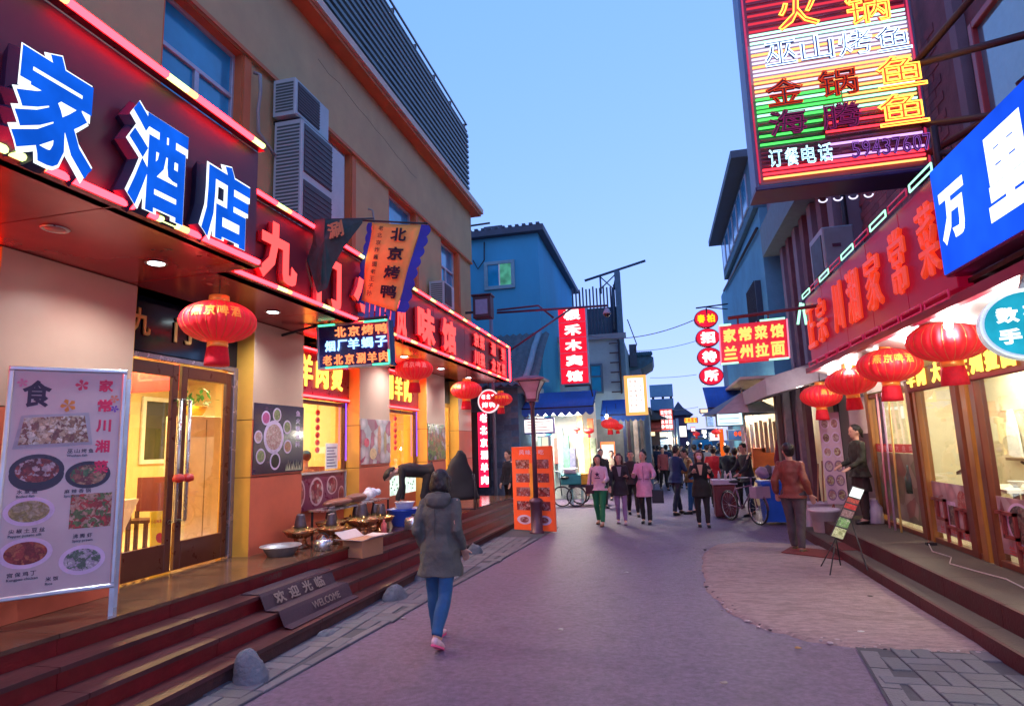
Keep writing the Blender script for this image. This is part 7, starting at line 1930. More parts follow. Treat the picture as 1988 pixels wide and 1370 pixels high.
# dark doorway with its poster roll and the inside wall
dw = thing('dark_doorway', 'dark recessed doorway between shops behind the tall poster', 'doorway', (3.6, 12.6, .3))
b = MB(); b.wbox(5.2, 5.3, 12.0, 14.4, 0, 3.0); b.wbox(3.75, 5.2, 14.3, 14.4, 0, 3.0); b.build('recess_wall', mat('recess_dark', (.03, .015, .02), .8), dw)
b = MB(); f, W_, H_ = panelY(1648, 1692, 770, 842, 12.15); b.bbox(f, 0, W_, .0, H_, -.04, 0, .01); b.build('pale_panel', mat('panel_mauve', (.32, .22, .26), .5, var=.1), dw)
t = thing('tall_poster', 'tall narrow pink poster of noodle bowls standing by the doorway', 'poster', (3.0, 12.4, .3))
f, W_, H_ = panelY(1597, 1637, 800, 978, 12.6)
f = Fr(f.o, Vector((1, -.15, 0)), WZ)
b = MB(); b.bbox(f, 0, W_, 0, H_, -.02, 0, .006); b.build('sheet', mat('poster_pink', (.55, .38, .48), .3, var=.12, scale=4), t)
for j in range(6):
    for i in range(2):
        b = MB(); a_, z_ = W_ * (.27 + .46 * i), H_ * (.10 + .155 * j)
        b.disc(f, a_, z_, W_ * .21, H_ * .062, .001, 20, 0); b.disc(f, a_, z_, W_ * .16, H_ * .046, .002, 20, 1); b.build('bowl_print', [mat('bowl_dk', (.22, .12, .22), .4) if j < 3 else rimm, food('noodle_%d' % ((i + j) % 3), [((.6, .35, .3), (.5, .2, .18), (.65, .5, .4)), ((.45, .35, .15), (.6, .5, .3), (.3, .1, .1)), ((.6, .45, .45), (.7, .55, .5), (.45, .2, .2))][(i + j) % 3], 30)], t)
b = MB(); b.tube([f.p(.1, 0, -.02), f.p(-.06, -.42, -.2)], .012, 5); b.tube([f.p(W_ * .3, 0, -.02), f.p(W_ * .3, -.4, -.15)], .012, 5); b.tube([f.p(W_ * .9, 0, -.02), f.p(W_ * 1.0, -.42, -.2)], .012, 5); b.build('easel_leg', mat('easel_red', (.22, .05, .05), .5), t)

# tripod menu stand
t = thing('tripod_menu', 'slanted narrow lit menu board on a black tripod at the right steps', 'menu stand', tuple(onZ(1625, 1110)))
Yt = 9.6
q0, q1, q2, q3 = onY(1612, 1040, Yt), onY(1637, 1048, Yt), onY(1655, 942, Yt + .15), onY(1675, 944, Yt + .15)
f = Fr(q0, q1 - q0, q2 - q0); W_, H_ = (q1 - q0).length, (q2 - q0).length
b = MB(); b.bbox(f, 0, W_, 0, H_, -.025, 0, .006); b.build('case', mat('tripod_case', (.04, .03, .04), .4), t)
for i, (a_, c_, m_) in enumerate(((0, .19, food('menu_yel', ((.7, .75, .4), (.35, .4, .15), (.6, .6, .3)), 40, emit=.5)), (.21, .38, food('menu_grn', ((.25, .5, .15), (.5, .6, .35), (.15, .25, .1)), 40, emit=.4)), (.40, .54, food('menu_br', ((.3, .15, .15), (.4, .25, .25)), 40, emit=.3)), (.56, .66, food('menu_red', ((.7, .03, .03), (.5, .02, .02)), 40, emit=.5)), (.68, .77, food('menu_red2', ((.6, .1, .05), (.4, .05, .05)), 40, emit=.4)), (.79, .98, emis('menu_top_lit', (.9, 1, .95), 1.3)))):
    b = MB(); b.box(f, W_ * .06, W_ * .94, H_ * (a_ + .01), H_ * c_, .001, .006); b.build('picture', m_, t)
top = f.p(W_ / 2, -.0, -.03)
for (px, py) in ((1593, 1100), (1611, 1118), (1632, 1098)):
    e = onZ(px, py, .02); b = MB(); b.tube([top, e], .009, 6); b.build('leg', black, t)
e = onZ(1684, 1106, .16); b = MB(); b.tube([f.p(W_ * .8, H_ * .45, -.03), e], .009, 6); b.build('leg', black, t)
# tubs and bins
t = thing('white_bucket', 'big white round plastic tub beside the tripod', 'bucket', tuple(onZ(1606, 1048)))
pc = onZ(1606, 1046, .02)
b = MB(); b.lathe([(.17, .02), (.19, .03), (.235, .50), (.27, .51), (.27, .55), (.25, .55), (.18, .06), (.001, .05)], (pc.x, pc.y, 0), 32); b.build('tub', mat('tub_white', (.66, .60, .66), .4), t)
t = thing('white_crate', 'pale square plastic bin with poles standing in it behind the white tub', 'bin', (pc.x - .05, pc.y + .8, 0))
f, W_, H_ = panelY(1572, 1640, 978, 1030, pc.y + .7)
b = MB(); b.bbox(f, 0, W_, 0, H_, -.4, 0, .02); b.build('bin', mat('bin_mauve', (.50, .42, .55), .5, var=.1), t)
b = MB(); b.bbox(f, -.02, W_ + .02, H_ - .02, H_ + .02, -.42, .02, .01); b.build('rim', mat('bin_mauve', (.50, .42, .55)), t)
b = MB(); b.tube([f.p(W_ * .3, .2, -.2), f.p(W_ * .5, H_ + .75, -.25)], .014, 6); b.tube([f.p(W_ * .5, .2, -.2), f.p(W_ * .62, H_ + .8, -.25)], .014, 6); b.build('pole', mat('stick_brown', (.3, .12, .08), .6), t)
t = thing('wheelie_bin', 'tall bright blue wheelie bin heaped with rubbish bags', 'bin', tuple(onZ(1505, 1018)))
Yb = 14.3
c = [onY(1488, 1016, Yb), onY(1528, 1018, Yb), onY(1538, 938, Yb), onY(1478, 940, Yb)]
xa, xb, xc_, xd = c[0].x, c[1].x, c[2].x, c[3].x; zt_ = c[2].z
b = MB(); lo = [(xa, Yb, .06), (xb, Yb, .06), (xb, Yb + .5, .06), (xa, Yb + .5, .06)]; hi = [(xd, Yb - .1, zt_), (xc_, Yb - .1, zt_), (xc_, Yb + .6, zt_), (xd, Yb + .6, zt_)]
b.add(lo + hi, [(3, 2, 1, 0), (4, 5, 6, 7)] + [(i, (i + 1) % 4, 4 + (i + 1) % 4, 4 + i) for i in range(4)]); b.build('bin_body', mat('bin_blue', (.01, .09, .55), .4, var=.1), t)
b = MB(); b.wbox(xd - .03, xc_ + .03, Yb - .14, Yb + .64, zt_ + .001, zt_ + .05); b.build('rim', mat('bin_blue', (.01, .09, .55)), t)
for x_ in (xa + .04, xb - .04): b = MB(); b.lathe([(.01, -.04), (.1, -.04), (.1, .04), (.01, .04)], (x_, Yb + .45, .1), 16, axis=Vector((1, 0, 0))); b.build('wheel', black, t)
rb_ = random.Random(5)
for i in range(6):
    p_ = (xd + .1 + i * .13, Yb + .1 + rb_.uniform(0, .35), zt_ + .12 + rb_.uniform(0, .14))
    b = MB(); b.ball((0, 0, 0), .15, .16, .13, 12, 8); b.v = [tuple(Vector(v) * (1 + .35 * noise.noise(Vector(v) * 9 + Vector((i, 0, 0)))) + Vector(p_)) for v in b.v]
    b.build('rubbish_bag', mat('bag%d' % (i % 3), [(.30, .2, .3), (.12, .08, .1), (.4, .32, .4)][i % 3], .45, var=.3, bump=.5), None, ['mauve', 'dark', 'pale', 'second mauve', 'second dark', 'second pale'][i] + ' rubbish bag heaped on the blue bin', 'bag', 'rubbish bags on the blue bin')
t = thing('folded_parasol', 'dark red folded parasol leaning behind the rubbish heap', 'umbrella', (2.9, 15, 0))
f, W_, H_ = panelY(1500, 1520, 852, 890, 15.2)
b = MB(); b.loft([(f.p(W_ * .5, H_ * q_, 0), Vector((W_ * .5 * r_, 0, 0)), Vector((0, W_ * .4 * r_, 0))) for q_, r_ in ((-.3, .9), (0, 1), (.5, .5), (1, .05))], 14); b.build('canopy', mat('parasol_red', (.22, .03, .05), .7, var=.2), t)
b = MB(); b.tube([f.p(W_ * .5, -.3 * H_, 0), (f.p(W_ * .5, 0, 0).x, 15.2, .02)], .02, 6); b.build('pole', darkmetal, t)
# cabinet with a basin on top
t = thing('red_cabinet', 'dark red cabinet standing in the street with a white box on it', 'cabinet', tuple(onZ(1408, 1000)))
f, W_, H_ = panelY(1388, 1430, 941, 1000, 15.6); zf = f.o.z; f = Fr((f.o.x, 15.6, 0.0), WX, WZ)
b = MB(); b.bbox(f, 0, W_, .03, H_ + zf, -.5, 0, .015); b.build('carcass', mat('cab_red', (.16, .02, .025), .45, var=.15), t)
b = MB(); b.bbox(f, .03, W_ - .03, .06, H_ + zf - .03, .001, .02, .01); b.build('door', mat('cab_red', (.16, .02, .025)), t)
b = MB(); b.box(f, .02, .1, 0, .029, -.45, -.05); b.box(f, W_ - .1, W_ - .02, 0, .029, -.45, -.05); b.build('feet', black, t)
t2 = thing('white_tray', 'mauve white box with bottles on top of the dark red cabinet', 'box', (f.o.x, 15.7, 1))
zc = H_ + zf
b = MB(); b.bbox(f, -.04, W_ + .05, zc + .005, zc + .12, -.5, .03, .01); b.build('tray', mat('tray_mauve', (.52, .42, .52), .5), t2)
for a_ in (.15, .3, .42): b = MB(); b.lathe([(.03, 0), (.03, .12), (.012, .16), (.012, .2), (.001, .2)], f.p(a_, zc + .12, -.2), 10); b.build('bottle', mat('bottle_pale', (.6, .55, .6), .3), t2)
# bicycle
def wheel(c, r_, ax, parent, nm='wheel', tyre=None):
    b = MB(); e = Vector(ax).normalized(); u = e.cross(WZ).normalized(); v = e.cross(u)
    b.tube([c + u * (r_ * math.cos(2 * math.pi * k / 28)) + v * (r_ * math.sin(2 * math.pi * k / 28)) for k in range(28)], .022, 6, closed=True); w_ = b.build(nm, tyre or black, parent)
    b = MB(); b.tube([c + u * (r_ * .92 * math.cos(2 * math.pi * k / 28)) + v * (r_ * .92 * math.sin(2 * math.pi * k / 28)) for k in range(28)], .010, 5, closed=True); b.build('rim', steel, w_)
    b = MB()
    for k in range(14):
        a_ = math.pi * k / 7; b.tube([c, c + u * (r_ * .92 * math.cos(a_)) + v * (r_ * .92 * math.sin(a_))], .003, 3)
    b.ball(c, .03); b.build('spokes', steel, w_)
def bicycle(base, hd_, lab, col):
    d = Vector((math.cos(hd_), math.sin(hd_), 0)); s_ = Vector((-math.sin(hd_), math.cos(hd_), 0))
    t = thing('bicycle', lab, 'bicycle', tuple(base)); base = Vector(base)
    A, B = base + d * .52 + WZ * .34, base - d * .52 + WZ * .34
    wheel(A, .32, s_, t); wheel(B, .32, s_, t)
    bb_ = base - d * .05 + WZ * .30; seat = base - d * .25 + WZ * .82; head = base + d * .36 + WZ * .85
    fm = mat('bike_' + col, {'mauve': (.22, .10, .18), 'dark': (.03, .03, .05)}[col], .35, .5)
    b = MB()
    for P_, Q_ in ((bb_, seat), (bb_, head - WZ * .12), (seat - WZ * .1, head - WZ * .02), (bb_, B), (seat - WZ * .1, B), (head, A), (head, head + WZ * .15)): b.tube([P_, Q_], .016, 6)
    b.build('frame', fm, t)
    b = MB(); b.tube([head + WZ * .15 + s_ * .26 - d * .1, head + WZ * .15 + s_ * .1, head + WZ * .15 - s_ * .1, head + WZ * .15 - s_ * .26 - d * .1], .013, 6); b.build('handlebar', steel, t)
    b = MB(); b.ball(seat + WZ * .06, .13, .07, .04, 10, 6); b.build('saddle', black, t)
    b = MB(); q = head + d * .15 - WZ * .15; ff = Fr(q, s_, WZ); b.box(ff, -.17, .17, -.12, .12, 0, .24); b.build('basket', mat('basket_mauve', (.35, .22, .33), .5), t)
    b = MB(); b.tube([A + u_ for u_ in [d * (.36 * math.cos(k * .35)) + WZ * (.36 * math.sin(k * .35)) for k in range(9)]], .012, 5); b.build('mudguard', fm, t)
    return t
bicycle((1.70, 14.75, 0), R(-62), 'mauve bicycle with basket facing us beside the dark red cabinet', 'mauve')
# loaded tricycle and goods by the left stall
tb_ = thing('cargo_tricycle', 'dark cargo tricycle loaded with teal and yellow boxes by the left stall', 'tricycle', tuple(onZ(1110, 975)))
Yt = 18.6; f, W_, H_ = panelY(1078, 1160, 915, 972, Yt); ox = f.o.x
wheel(Vector((ox + W_ * .50, Yt, .30)), .29, (0, 1, 0), tb_); wheel(Vector((ox + W_ * .14, Yt + .1, .30)), .29, (0, 1, 0), tb_)
wheel(Vector((ox + W_ * .5, Yt + .8, .30)), .29, (0, 1, 0), tb_)
b = MB(); b.wbox(ox + W_ * .3, ox + W_ * 1.0, Yt + .1, Yt + .75, .55, .62); b.tube([(ox + W_ * .14, Yt + .1, .3), (ox + .12, Yt + .1, 1.0), (ox + W_ * .35, Yt + .4, .6)], .02, 6); b.build('frame', mat('trike_dark', (.02, .025, .05), .5), tb_)
b = MB(); b.tube([(ox + .02, Yt - .1, 1.05), (ox + .12, Yt + .1, 1.02), (ox + .02, Yt + .35, 1.05)], .016, 6); b.build('handlebar', steel, tb_)
b = MB(); b.ball((ox + W_ * .22, Yt + .1, .85), .14, .1, .05, 10, 6); b.build('saddle', black, tb_)
for i, (a0, a1, z0, z1, cc, lab) in enumerate(((.12, .62, .63, .95, (.03, .30, .30), 'teal plastic crate on the cargo tricycle'), (.60, .92, .63, .98, (.75, .42, .03), 'yellow plastic crate on the cargo tricycle'), (.2, .5, .96, 1.12, (.5, .45, .5), 'pale folded cloth bundle on the teal crate'), (.95, 1.12, .1, .55, (.35, .35, .4), 'grey sack on the ground beside the tricycle'))):
    b = MB(); b.bbox(Fr((ox, Yt, 0), WX, WZ), W_ * a0, W_ * a1, z0, z1, -.6, -.12, .03); b.build('crate', mat('crate%d' % i, cc, .5, var=.2), None, lab, 'crate')
# extension cable on the step
pipe('extension_cable', 'white extension cable trailing over the right stone step', [(3.4, 9.5, .37), (3.25, 9.0, .358), (3.3, 8.6, .358), (3.12, 8.2, .358), (3.2, 7.8, .358), (3.3, 7.4, .358), (3.25, 6.9, .358), (3.45, 6.6, .358)], .007, mat('cable_white', (.5, .45, .42), .5), 'cable')
t = thing('power_strip', 'small black power socket lying on the right step', 'socket', (3.42, 9.55, .35)); b = MB(); b.bbox(Fr((3.38, 9.5, .352), WX, WY), 0, .12, 0, .07, 0, .035, .006); b.build('case', black, t)
b = MB(); b.disc(Fr((3.42, 9.55, .388), WX, WY), 0, 0, .012, .012, 0, 8, 0, .004); b.build('switch', redpaint, t)
t = thing('white_canister', 'pale plastic canister on the step behind the woman in the doorway', 'canister', (3.5, 11.9, .35))
b = MB(); b.lathe([(.12, .355), (.13, .37), (.13, .62), (.07, .70), (.07, .74), (.001, .74)], (3.45, 11.75, 0), 20); b.build('canister', mat('canister_mauve', (.45, .38, .48), .4), t)
b = MB(); b.lathe([(.05, .741), (.05, .77), (.001, .77)], (3.45, 11.75, 0), 12); b.build('cap', white, t)
# ================================================================== PEOPLE
def remesh(mb, name, m, voxel, smooth=2, fold=0.0, seed=0, fscale=9):
    """fuse overlapping closed volumes into one continuous skin"""
    me = mb.mesh('tmp', m)
    o = bpy.data.objects.new('tmp', me); COL.objects.link(o)
    r_ = o.modifiers.new('r', 'REMESH'); r_.mode = 'VOXEL'; r_.voxel_size = voxel; r_.use_smooth_shade = True
    if smooth: s_ = o.modifiers.new('s', 'SMOOTH'); s_.factor = .5; s_.iterations = smooth
    dg = bpy.context.evaluated_depsgraph_get()
    out = bpy.data.meshes.new_from_object(o.evaluated_get(dg))
    out.name = name
    bpy.data.objects.remove(o); bpy.data.meshes.remove(me)
    if fold:
        nv = [v.normal.copy() for v in out.vertices]
        for v, n_ in zip(out.vertices, nv):
            q = noise.noise(Vector((v.co.x * fscale, v.co.y * fscale, v.co.z * fscale * .8 + seed * 3.1))) + .5 * noise.noise(Vector((v.co.x * fscale * 2.3, v.co.y * fscale * 2.3, v.co.z * fscale * 1.7 + seed)))
            v.co += n_ * (q * fold)
    return out
skinm = mat('skin', (.55, .30, .22), .55, var=.06, scale=20)
hairk = mat('hair_black', (.012, .008, .010), .45, var=.3, scale=40, stretch=(1, 1, .2), bump=.5, bscale=120)
hairr = mat('hair_dark_red', (.06, .012, .015), .45, var=.3, scale=40, stretch=(1, 1, .2), bump=.5, bscale=120)
def cloth(name, c, rough=.8): return mat('cloth_' + name, c, rough, var=.14, scale=14, bump=.35, bscale=70)

def person(label, feet, H, face, torso=0, turn=0, legs=((14, 4), (-12, 22)), arms=((8, 10, 15), (-6, 10, 20)), top=None, topc=None, hem=.47, collar=False,
           pants=None, shoes=None, hair=None, style='short', fine=False, head=(0, 0), skirt=None, wide=1.0, sit=False, open_=None, sole=None, z=None, flare=1.0, loose=1.0, group=None):
    """face: heading of the figure in degrees, 0 = looks towards the camera (-Y), positive = turns to the right of the picture
    legs: (thigh angle forward, knee bend) left, right; arms: (forward, outward, elbow bend)"""
    vx = .011 if fine else .017
    t = thing('person', label, 'person', tuple(feet), group)
    rz = R(face)
    Fd = Vector((math.sin(rz), -math.cos(rz), 0)); S = Vector((math.cos(rz), math.sin(rz), 0))      # S = the figure's left hand side
    up = WZ
    def fwd(a): return Fd * math.sin(R(a)) - up * math.cos(R(a))
    hipz = .515 * H
    pel = Vector((0, 0, hipz)); J = []
    tl, sl_ = .245 * H, .235 * H
    lw = .052 * H * wide
    for s_, (a, k) in zip((1, -1), legs):
        h_ = pel + S * (s_ * lw)
        kn = h_ + fwd(a) * tl
        an = kn + fwd(a - k) * sl_
        J.append((h_, kn, an, a - k))
    low = min(j[2].z for j in J)
    off = Vector((feet[0], feet[1], (feet[2] if z is None else z) + .045 * H - low))
    J = [(a + off, b_ + off, c + off, g_) for a, b_, c, g_ in J]; pel = pel + off
    td = (Fd * math.sin(R(torso)) + up * math.cos(R(torso)))
    tn = (Fd * math.cos(R(torso)) - up * math.sin(R(torso)))         # chest direction
    waist = pel + td * (.09 * H); chest = pel + td * (.215 * H); sh = pel + td * (.302 * H)
    St = (S * math.cos(R(turn)) + tn * math.sin(R(turn))).normalized()
    neck = sh + td * (.018 * H)
    hd_dir = (td * math.cos(R(head[0])) + tn * math.sin(R(head[0]))).normalized() if torso < 40 else (td * .85 - up * .45 + tn * .1).normalized()
    hc = neck + hd_dir * (.085 * H)
    hf = (tn * math.cos(R(head[0])) - td * math.sin(R(head[0]))).normalized()
    hf = (Matrix.Rotation(R(head[1]), 3, hd_dir) @ hf).normalized()
    hs = hd_dir.cross(hf).normalized() * -1
    hs = hf.cross(hd_dir).normalized()
    HM = Matrix((hs, hf, hd_dir)).transposed()
    AR = []
    ua, fa = .165 * H, .145 * H
    for s_, (f_, o_, e_) in zip((1, -1), arms):
        sp = sh + St * (s_ * .092 * H * wide) - td * (.018 * H)
        d0 = (-td * math.cos(R(f_)) + tn * math.sin(R(f_))) if torso < 40 else (Fd * math.sin(R(f_)) - up * math.cos(R(f_)))
        d0 = (d0 * math.cos(R(o_)) + St * (s_ * math.sin(R(o_)))).normalized()
        el = sp + d0 * ua
        fw = tn if torso < 40 else Fd
        ax = d0.cross(fw)
        d1 = (Matrix.Rotation(R(e_), 3, ax.normalized()) @ d0).normalized() if ax.length > 1e-3 else d0
        d1 = (d1 - St * (s_ * .12)).normalized()
        wr = el + d1 * fa
        AR.append((sp, el, wr, d1, s_))
    # --- body: one continuous skin
    b = MB()
    for (h_, kn, an, g_) in J:
        b.cap(h_, kn, .048 * H, .033 * H); b.cap(kn, an, .033 * H, .021 * H)
        b.cap(an, an + Fd * (.05 * H) - up * (.02 * H), .02 * H, .016 * H)
    b.loft([(pel - td * .03 * H, S * .075 * H, tn * .052 * H), (pel + td * .02 * H, S * .078 * H, tn * .055 * H), (waist, St * .066 * H, tn * .048 * H), (chest, St * .082 * H, tn * .056 * H), (sh - td * .01 * H, St * .085 * H, tn * .04 * H), (sh + td * .008 * H, St * .045 * H, tn * .03 * H)], 20)
    b.cap(sh - td * .02 * H, hc, .030 * H, .030 * H)
    hr = .0605 * H
    b.ball(hc + hd_dir * (.012 * H), hr * .82, hr * .98, hr * 1.02, 16, 12, 0, HM)                                  # skull
    b.loft([(hc + hd_dir * (-.058 * H) + hf * (.030 * H), hs * .018 * H, hf * .018 * H), (hc + hd_dir * (-.045 * H) + hf * (.022 * H), hs * .030 * H, hf * .032 * H), (hc + hd_dir * (-.01 * H) + hf * (.014 * H), hs * .045 * H, hf * .042 * H), (hc + hd_dir * (.02 * H) + hf * (.01 * H), hs * .046 * H, hf * .044 * H)], 14)
    b.cap(hc + hf * (.050 * H) + hd_dir * (.004 * H), hc + hf * (.062 * H) - hd_dir * (.014 * H), .006 * H, .0095 * H, 8)  # nose
    for s_ in (1, -1): b.ball(hc + hs * (s_ * .051 * H) - hf * (.002 * H) - hd_dir * (.005 * H), .006 * H, .012 * H, .018 * H, 8, 6, 0, HM)
    for (sp, el, wr, d1, s_) in AR:
        b.cap(sp, el, .028 * H, .022 * H); b.cap(el, wr, .022 * H, .015 * H)
        pm = wr + d1 * (.028 * H); sd = d1.cross(tn if abs(d1.dot(tn)) < .9 else td).normalized(); nn = d1.cross(sd).normalized()
        b.loft([(wr, sd * .016 * H, nn * .012 * H), (pm, sd * .024 * H, nn * .011 * H), (wr + d1 * (.052 * H), sd * .025 * H, nn * .009 * H)], 12)
        for k in range(4):
            fb_ = wr + d1 * (.050 * H) + sd * ((k - 1.5) * .0125 * H); L_ = (.040, .046, .043, .033)[k] * H
            mid = fb_ + d1 * (L_ * .55) - nn * (.003 * H * s_); b.cap(fb_, mid, .0062 * H, .0056 * H, 8); b.cap(mid, mid + (d1 * .8 - nn * .55 * s_).normalized() * (L_ * .45), .0056 * H, .0048 * H, 8)
        tb__ = wr + d1 * (.018 * H) + sd * (.018 * H); b.cap(tb__, tb__ + (d1 * .7 + sd * .7).normalized() * (.035 * H), .0078 * H, .0060 * H, 8)
    me = remesh(b, 'body', skinm, (.0105 if fine else .0125) if feet[1] < 17 else .02, 1)
    share('body', me, t)
    # --- trousers
    pc_ = pants or cloth('black', (.012, .011, .016))
    b = MB()
    if not skirt:
        b.loft([(pel - td * .045 * H, S * .075 * H, tn * .060 * H), (pel, S * .088 * H * wide, tn * .066 * H), (pel + td * .05 * H, S * .080 * H, tn * .058 * H)], 20)
    else:
        b.loft([(pel - up * (skirt * H), S * .115 * H, Fd * .09 * H), (pel, S * .09 * H, tn * .068 * H), (pel + td * .05 * H, S * .08 * H, tn * .058 * H)], 20)
    for (h_, kn, an, g_) in J:
        b.cap(h_, kn, .058 * H * loose, .040 * H * loose); sh_d = (an - kn).normalized()
        e1 = sh_d.cross(S).normalized()
        an2 = an - sh_d * (.005 * H)
        b.loft([(kn - sh_d * .02 * H, S * .035 * H * loose, e1 * .037 * H * loose), (kn, S * .039 * H * loose, e1 * .041 * H * loose), (kn.lerp(an2, .45) - e1 * .006 * H, S * .036 * H * loose, e1 * .040 * H * loose), (an2, S * .029 * H * loose * flare, e1 * .032 * H * loose * flare)], 16)
    share('trousers' if not skirt else 'skirt', remesh(b, 'trousers', pc_, vx, 2, .006 * H, len(label)), t)
    # --- shoes
    for (h_, kn, an, g_) in J:
        pitch = max(-10, min(60, -g_ - 8)) if an.z - off.z > low + .03 * H else 0
        fd2 = Fd * math.cos(R(pitch)) - up * math.sin(R(pitch)); fu2 = fd2.cross(S).normalized(); fu2 = fu2 if fu2.z > 0 else -fu2
        a_ = an - fu2 * (.022 * H)
        b = MB()
        b.loft([(a_ - fd2 * .026 * H, S * .014 * H, fu2 * .014 * H), (a_ - fd2 * .012 * H, S * .020 * H, fu2 * .024 * H), (a_ + fd2 * .02 * H, S * .022 * H, fu2 * .021 * H), (a_ + fd2 * .07 * H - fu2 * .006 * H, S * .026 * H, fu2 * .015 * H), (a_ + fd2 * .105 * H - fu2 * .01 * H, S * .018 * H, fu2 * .010 * H)], 16)
        so_ = b.build('shoe', shoes or mat('shoe_black', (.015, .012, .014), .35), t)
        b = MB(); fr_ = Fr(a_ - fu2 * (.0235 * H), fd2, -S if False else S)
        pts_ = [(-.030 * H, -.012 * H), (.02 * H, -.022 * H), (.075 * H, -.027 * H), (.108 * H, -.014 * H), (.108 * H, .014 * H), (.075 * H, .027 * H), (.02 * H, .022 * H), (-.030 * H, .012 * H)]
        ff = Fr(a_ - fu2 * (.0225 * H), fd2, fu2.cross(fd2)); b.prism(ff, pts_, -.006 * H, .004 * H); b.build('sole', sole or black, so_)
    # --- top
    tc = topc or cloth('navy', (.02, .025, .05))
    b = MB(); hz = hem
    rings = []
    hd2 = pel - (up if torso < 30 else td) * ((.515 - hz) * H)
    if hz < .5:
        rings.append((hd2, S * .126 * H * wide, tn * .106 * H)); rings.append((hd2.lerp(pel, .5), S * .116 * H * wide, tn * .090 * H))
    rings += [(pel + td * .01 * H, S * (.112 if hz < .46 else .100) * H * wide, tn * (.088 if hz < .46 else .076) * H), (waist, St * .084 * H * wide, tn * .066 * H), (pel + td * .16 * H, St * .094 * H * wide, tn * .070 * H), (chest, St * .104 * H * wide, tn * .072 * H), (sh - td * .025 * H, St * .108 * H * wide, tn * .056 * H), (sh, St * .082 * H * wide, tn * .045 * H), (neck, St * .040 * H, tn * .036 * H)]
    b.loft(rings, 24)
    for (sp, el, wr, d1, s_) in AR:
        b.ball(sp - td * .006 * H, .033 * H, .033 * H, .033 * H); b.cap(sp - td * .006 * H, el, .034 * H * (.5 + .5 * loose), .030 * H * (.5 + .5 * loose)); e1 = d1.cross(td).normalized() if abs(d1.dot(td)) < .95 else d1.cross(tn).normalized(); e2 = d1.cross(e1)
        b.loft([(el - d1 * .02 * H, e1 * .028 * H, e2 * .028 * H), (el + d1 * .01 * H, e1 * .033 * H * loose, e2 * .033 * H * loose), (el.lerp(wr, .6), e1 * .028 * H * loose, e2 * .028 * H * loose), (wr - d1 * .004 * H, e1 * .023 * H * loose, e2 * .023 * H * loose)], 14)
    if collar:
        b.loft([(neck - td * .03 * H, St * .062 * H, tn * .052 * H), (neck + td * .005 * H, St * .060 * H, tn * .052 * H), (neck + td * .028 * H - tn * .004 * H, St * .048 * H, tn * .044 * H)], 20)
    share('jacket', remesh(b, 'jacket', tc, vx, 1, (.011 if fine else .008) * H, len(label) * 1.3, 8), t)
    if open_:     # what shows between the lapels
        b = MB(); fr_ = Fr(chest + tn * (.071 * H), St, td); b.prism(fr_, [(-.035 * H, .075 * H), (.035 * H, .075 * H), (.012 * H, -.06 * H), (-.012 * H, -.06 * H)], -.02 * H, .007 * H); b.build('shirt_front', open_, t)
    # --- hair
    b = MB(); hm = hair or hairk
    b.ball(hc + hd_dir * (.022 * H) - hf * (.010 * H), hr * .92, hr * .98, hr * 1.0, 16, 12, 0, HM)
    if style in ('bob', 'long'):
        L_ = .062 * H if style == 'bob' else .16 * H
        b.loft([(hc - hf * (.022 * H) + hd_dir * (.03 * H), hs * .056 * H, hf * .040 * H), (hc - hf * (.024 * H) - hd_dir * (.02 * H), hs * .060 * H, hf * .040 * H), (hc - hf * (.024 * H) - hd_dir * (L_ * .7), hs * .058 * H, hf * .036 * H), (hc - hf * (.022 * H) - hd_dir * L_, hs * .045 * H, hf * .026 * H)], 18)
        for s_ in (1, -1): b.cap(hc + hs * (s_ * .050 * H) + hf * (.012 * H) + hd_dir * (.025 * H), hc + hs * (s_ * .052 * H) + hf * (.004 * H) - hd_dir * (L_ * .85), .017 * H, .013 * H)
        b.ball(hc + hf * (.030 * H) + hd_dir * (.050 * H), .040 * H, .020 * H, .014 * H, 10, 6, 0, HM)
    elif style == 'bun':
        b.ball(hc - hf * (.02 * H) + hd_dir * (.085 * H), .024 * H, .024 * H, .022 * H)
        b.ball(hc - hf * (.035 * H) - hd_dir * (.02 * H), .045 * H, .03 * H, .045 * H, 12, 8, 0, HM)
    elif style == 'ponytail':
        b.ball(hc - hf * (.055 * H) + hd_dir * (.015 * H), .028 * H, .028 * H, .028 * H); b.cap(hc - hf * (.065 * H), hc - hf * (.07 * H) - hd_dir * (.06 * H), .022 * H, .010 * H)
    else:
        b.ball(hc - hf * (.028 * H) - hd_dir * (.012 * H), .046 * H, .030 * H, .042 * H, 12, 8, 0, HM)
        b.ball(hc + hf * (.028 * H) + hd_dir * (.052 * H), .034 * H, .020 * H, .014 * H, 10, 6, 0, HM)
    share('hair', remesh(b, 'hair', hm, .009 if fine else .0115, 1, .005 if fine else .004, len(label), 30), t)
    # --- face
    fz = hc + hf * (.0545 * H)
    for s_ in (1, -1):
        b = MB(); b.ball(fz + hs * (s_ * .019 * H) + hd_dir * (.008 * H) - hf * (.004 * H), .0075 * H, .004 * H, .0042 * H, 8, 6, 0, HM); b.build('eye', mat('eye_dark', (.02, .012, .01), .2), t)
        b = MB(); b.ball(fz + hs * (s_ * .019 * H) + hd_dir * (.020 * H) - hf * (.003 * H), .011 * H, .004 * H, .0022 * H, 8, 5, 0, HM); b.build('eyebrow', hm, t)
    b = MB(); b.ball(fz - hd_dir * (.030 * H) - hf * (.0025 * H), .012 * H, .004 * H, .0038 * H, 8, 5, 0, HM); b.build('mouth', mat('lips', (.35, .08, .08), .5), t)
    return dict(t=t, hc=hc, hf=hf, hs=hs, hd=hd_dir, H=H, J=J, AR=AR, chest=chest, tn=tn, St=St, td=td, pel=pel, sh=sh, S=S, Fd=Fd, HM=HM)
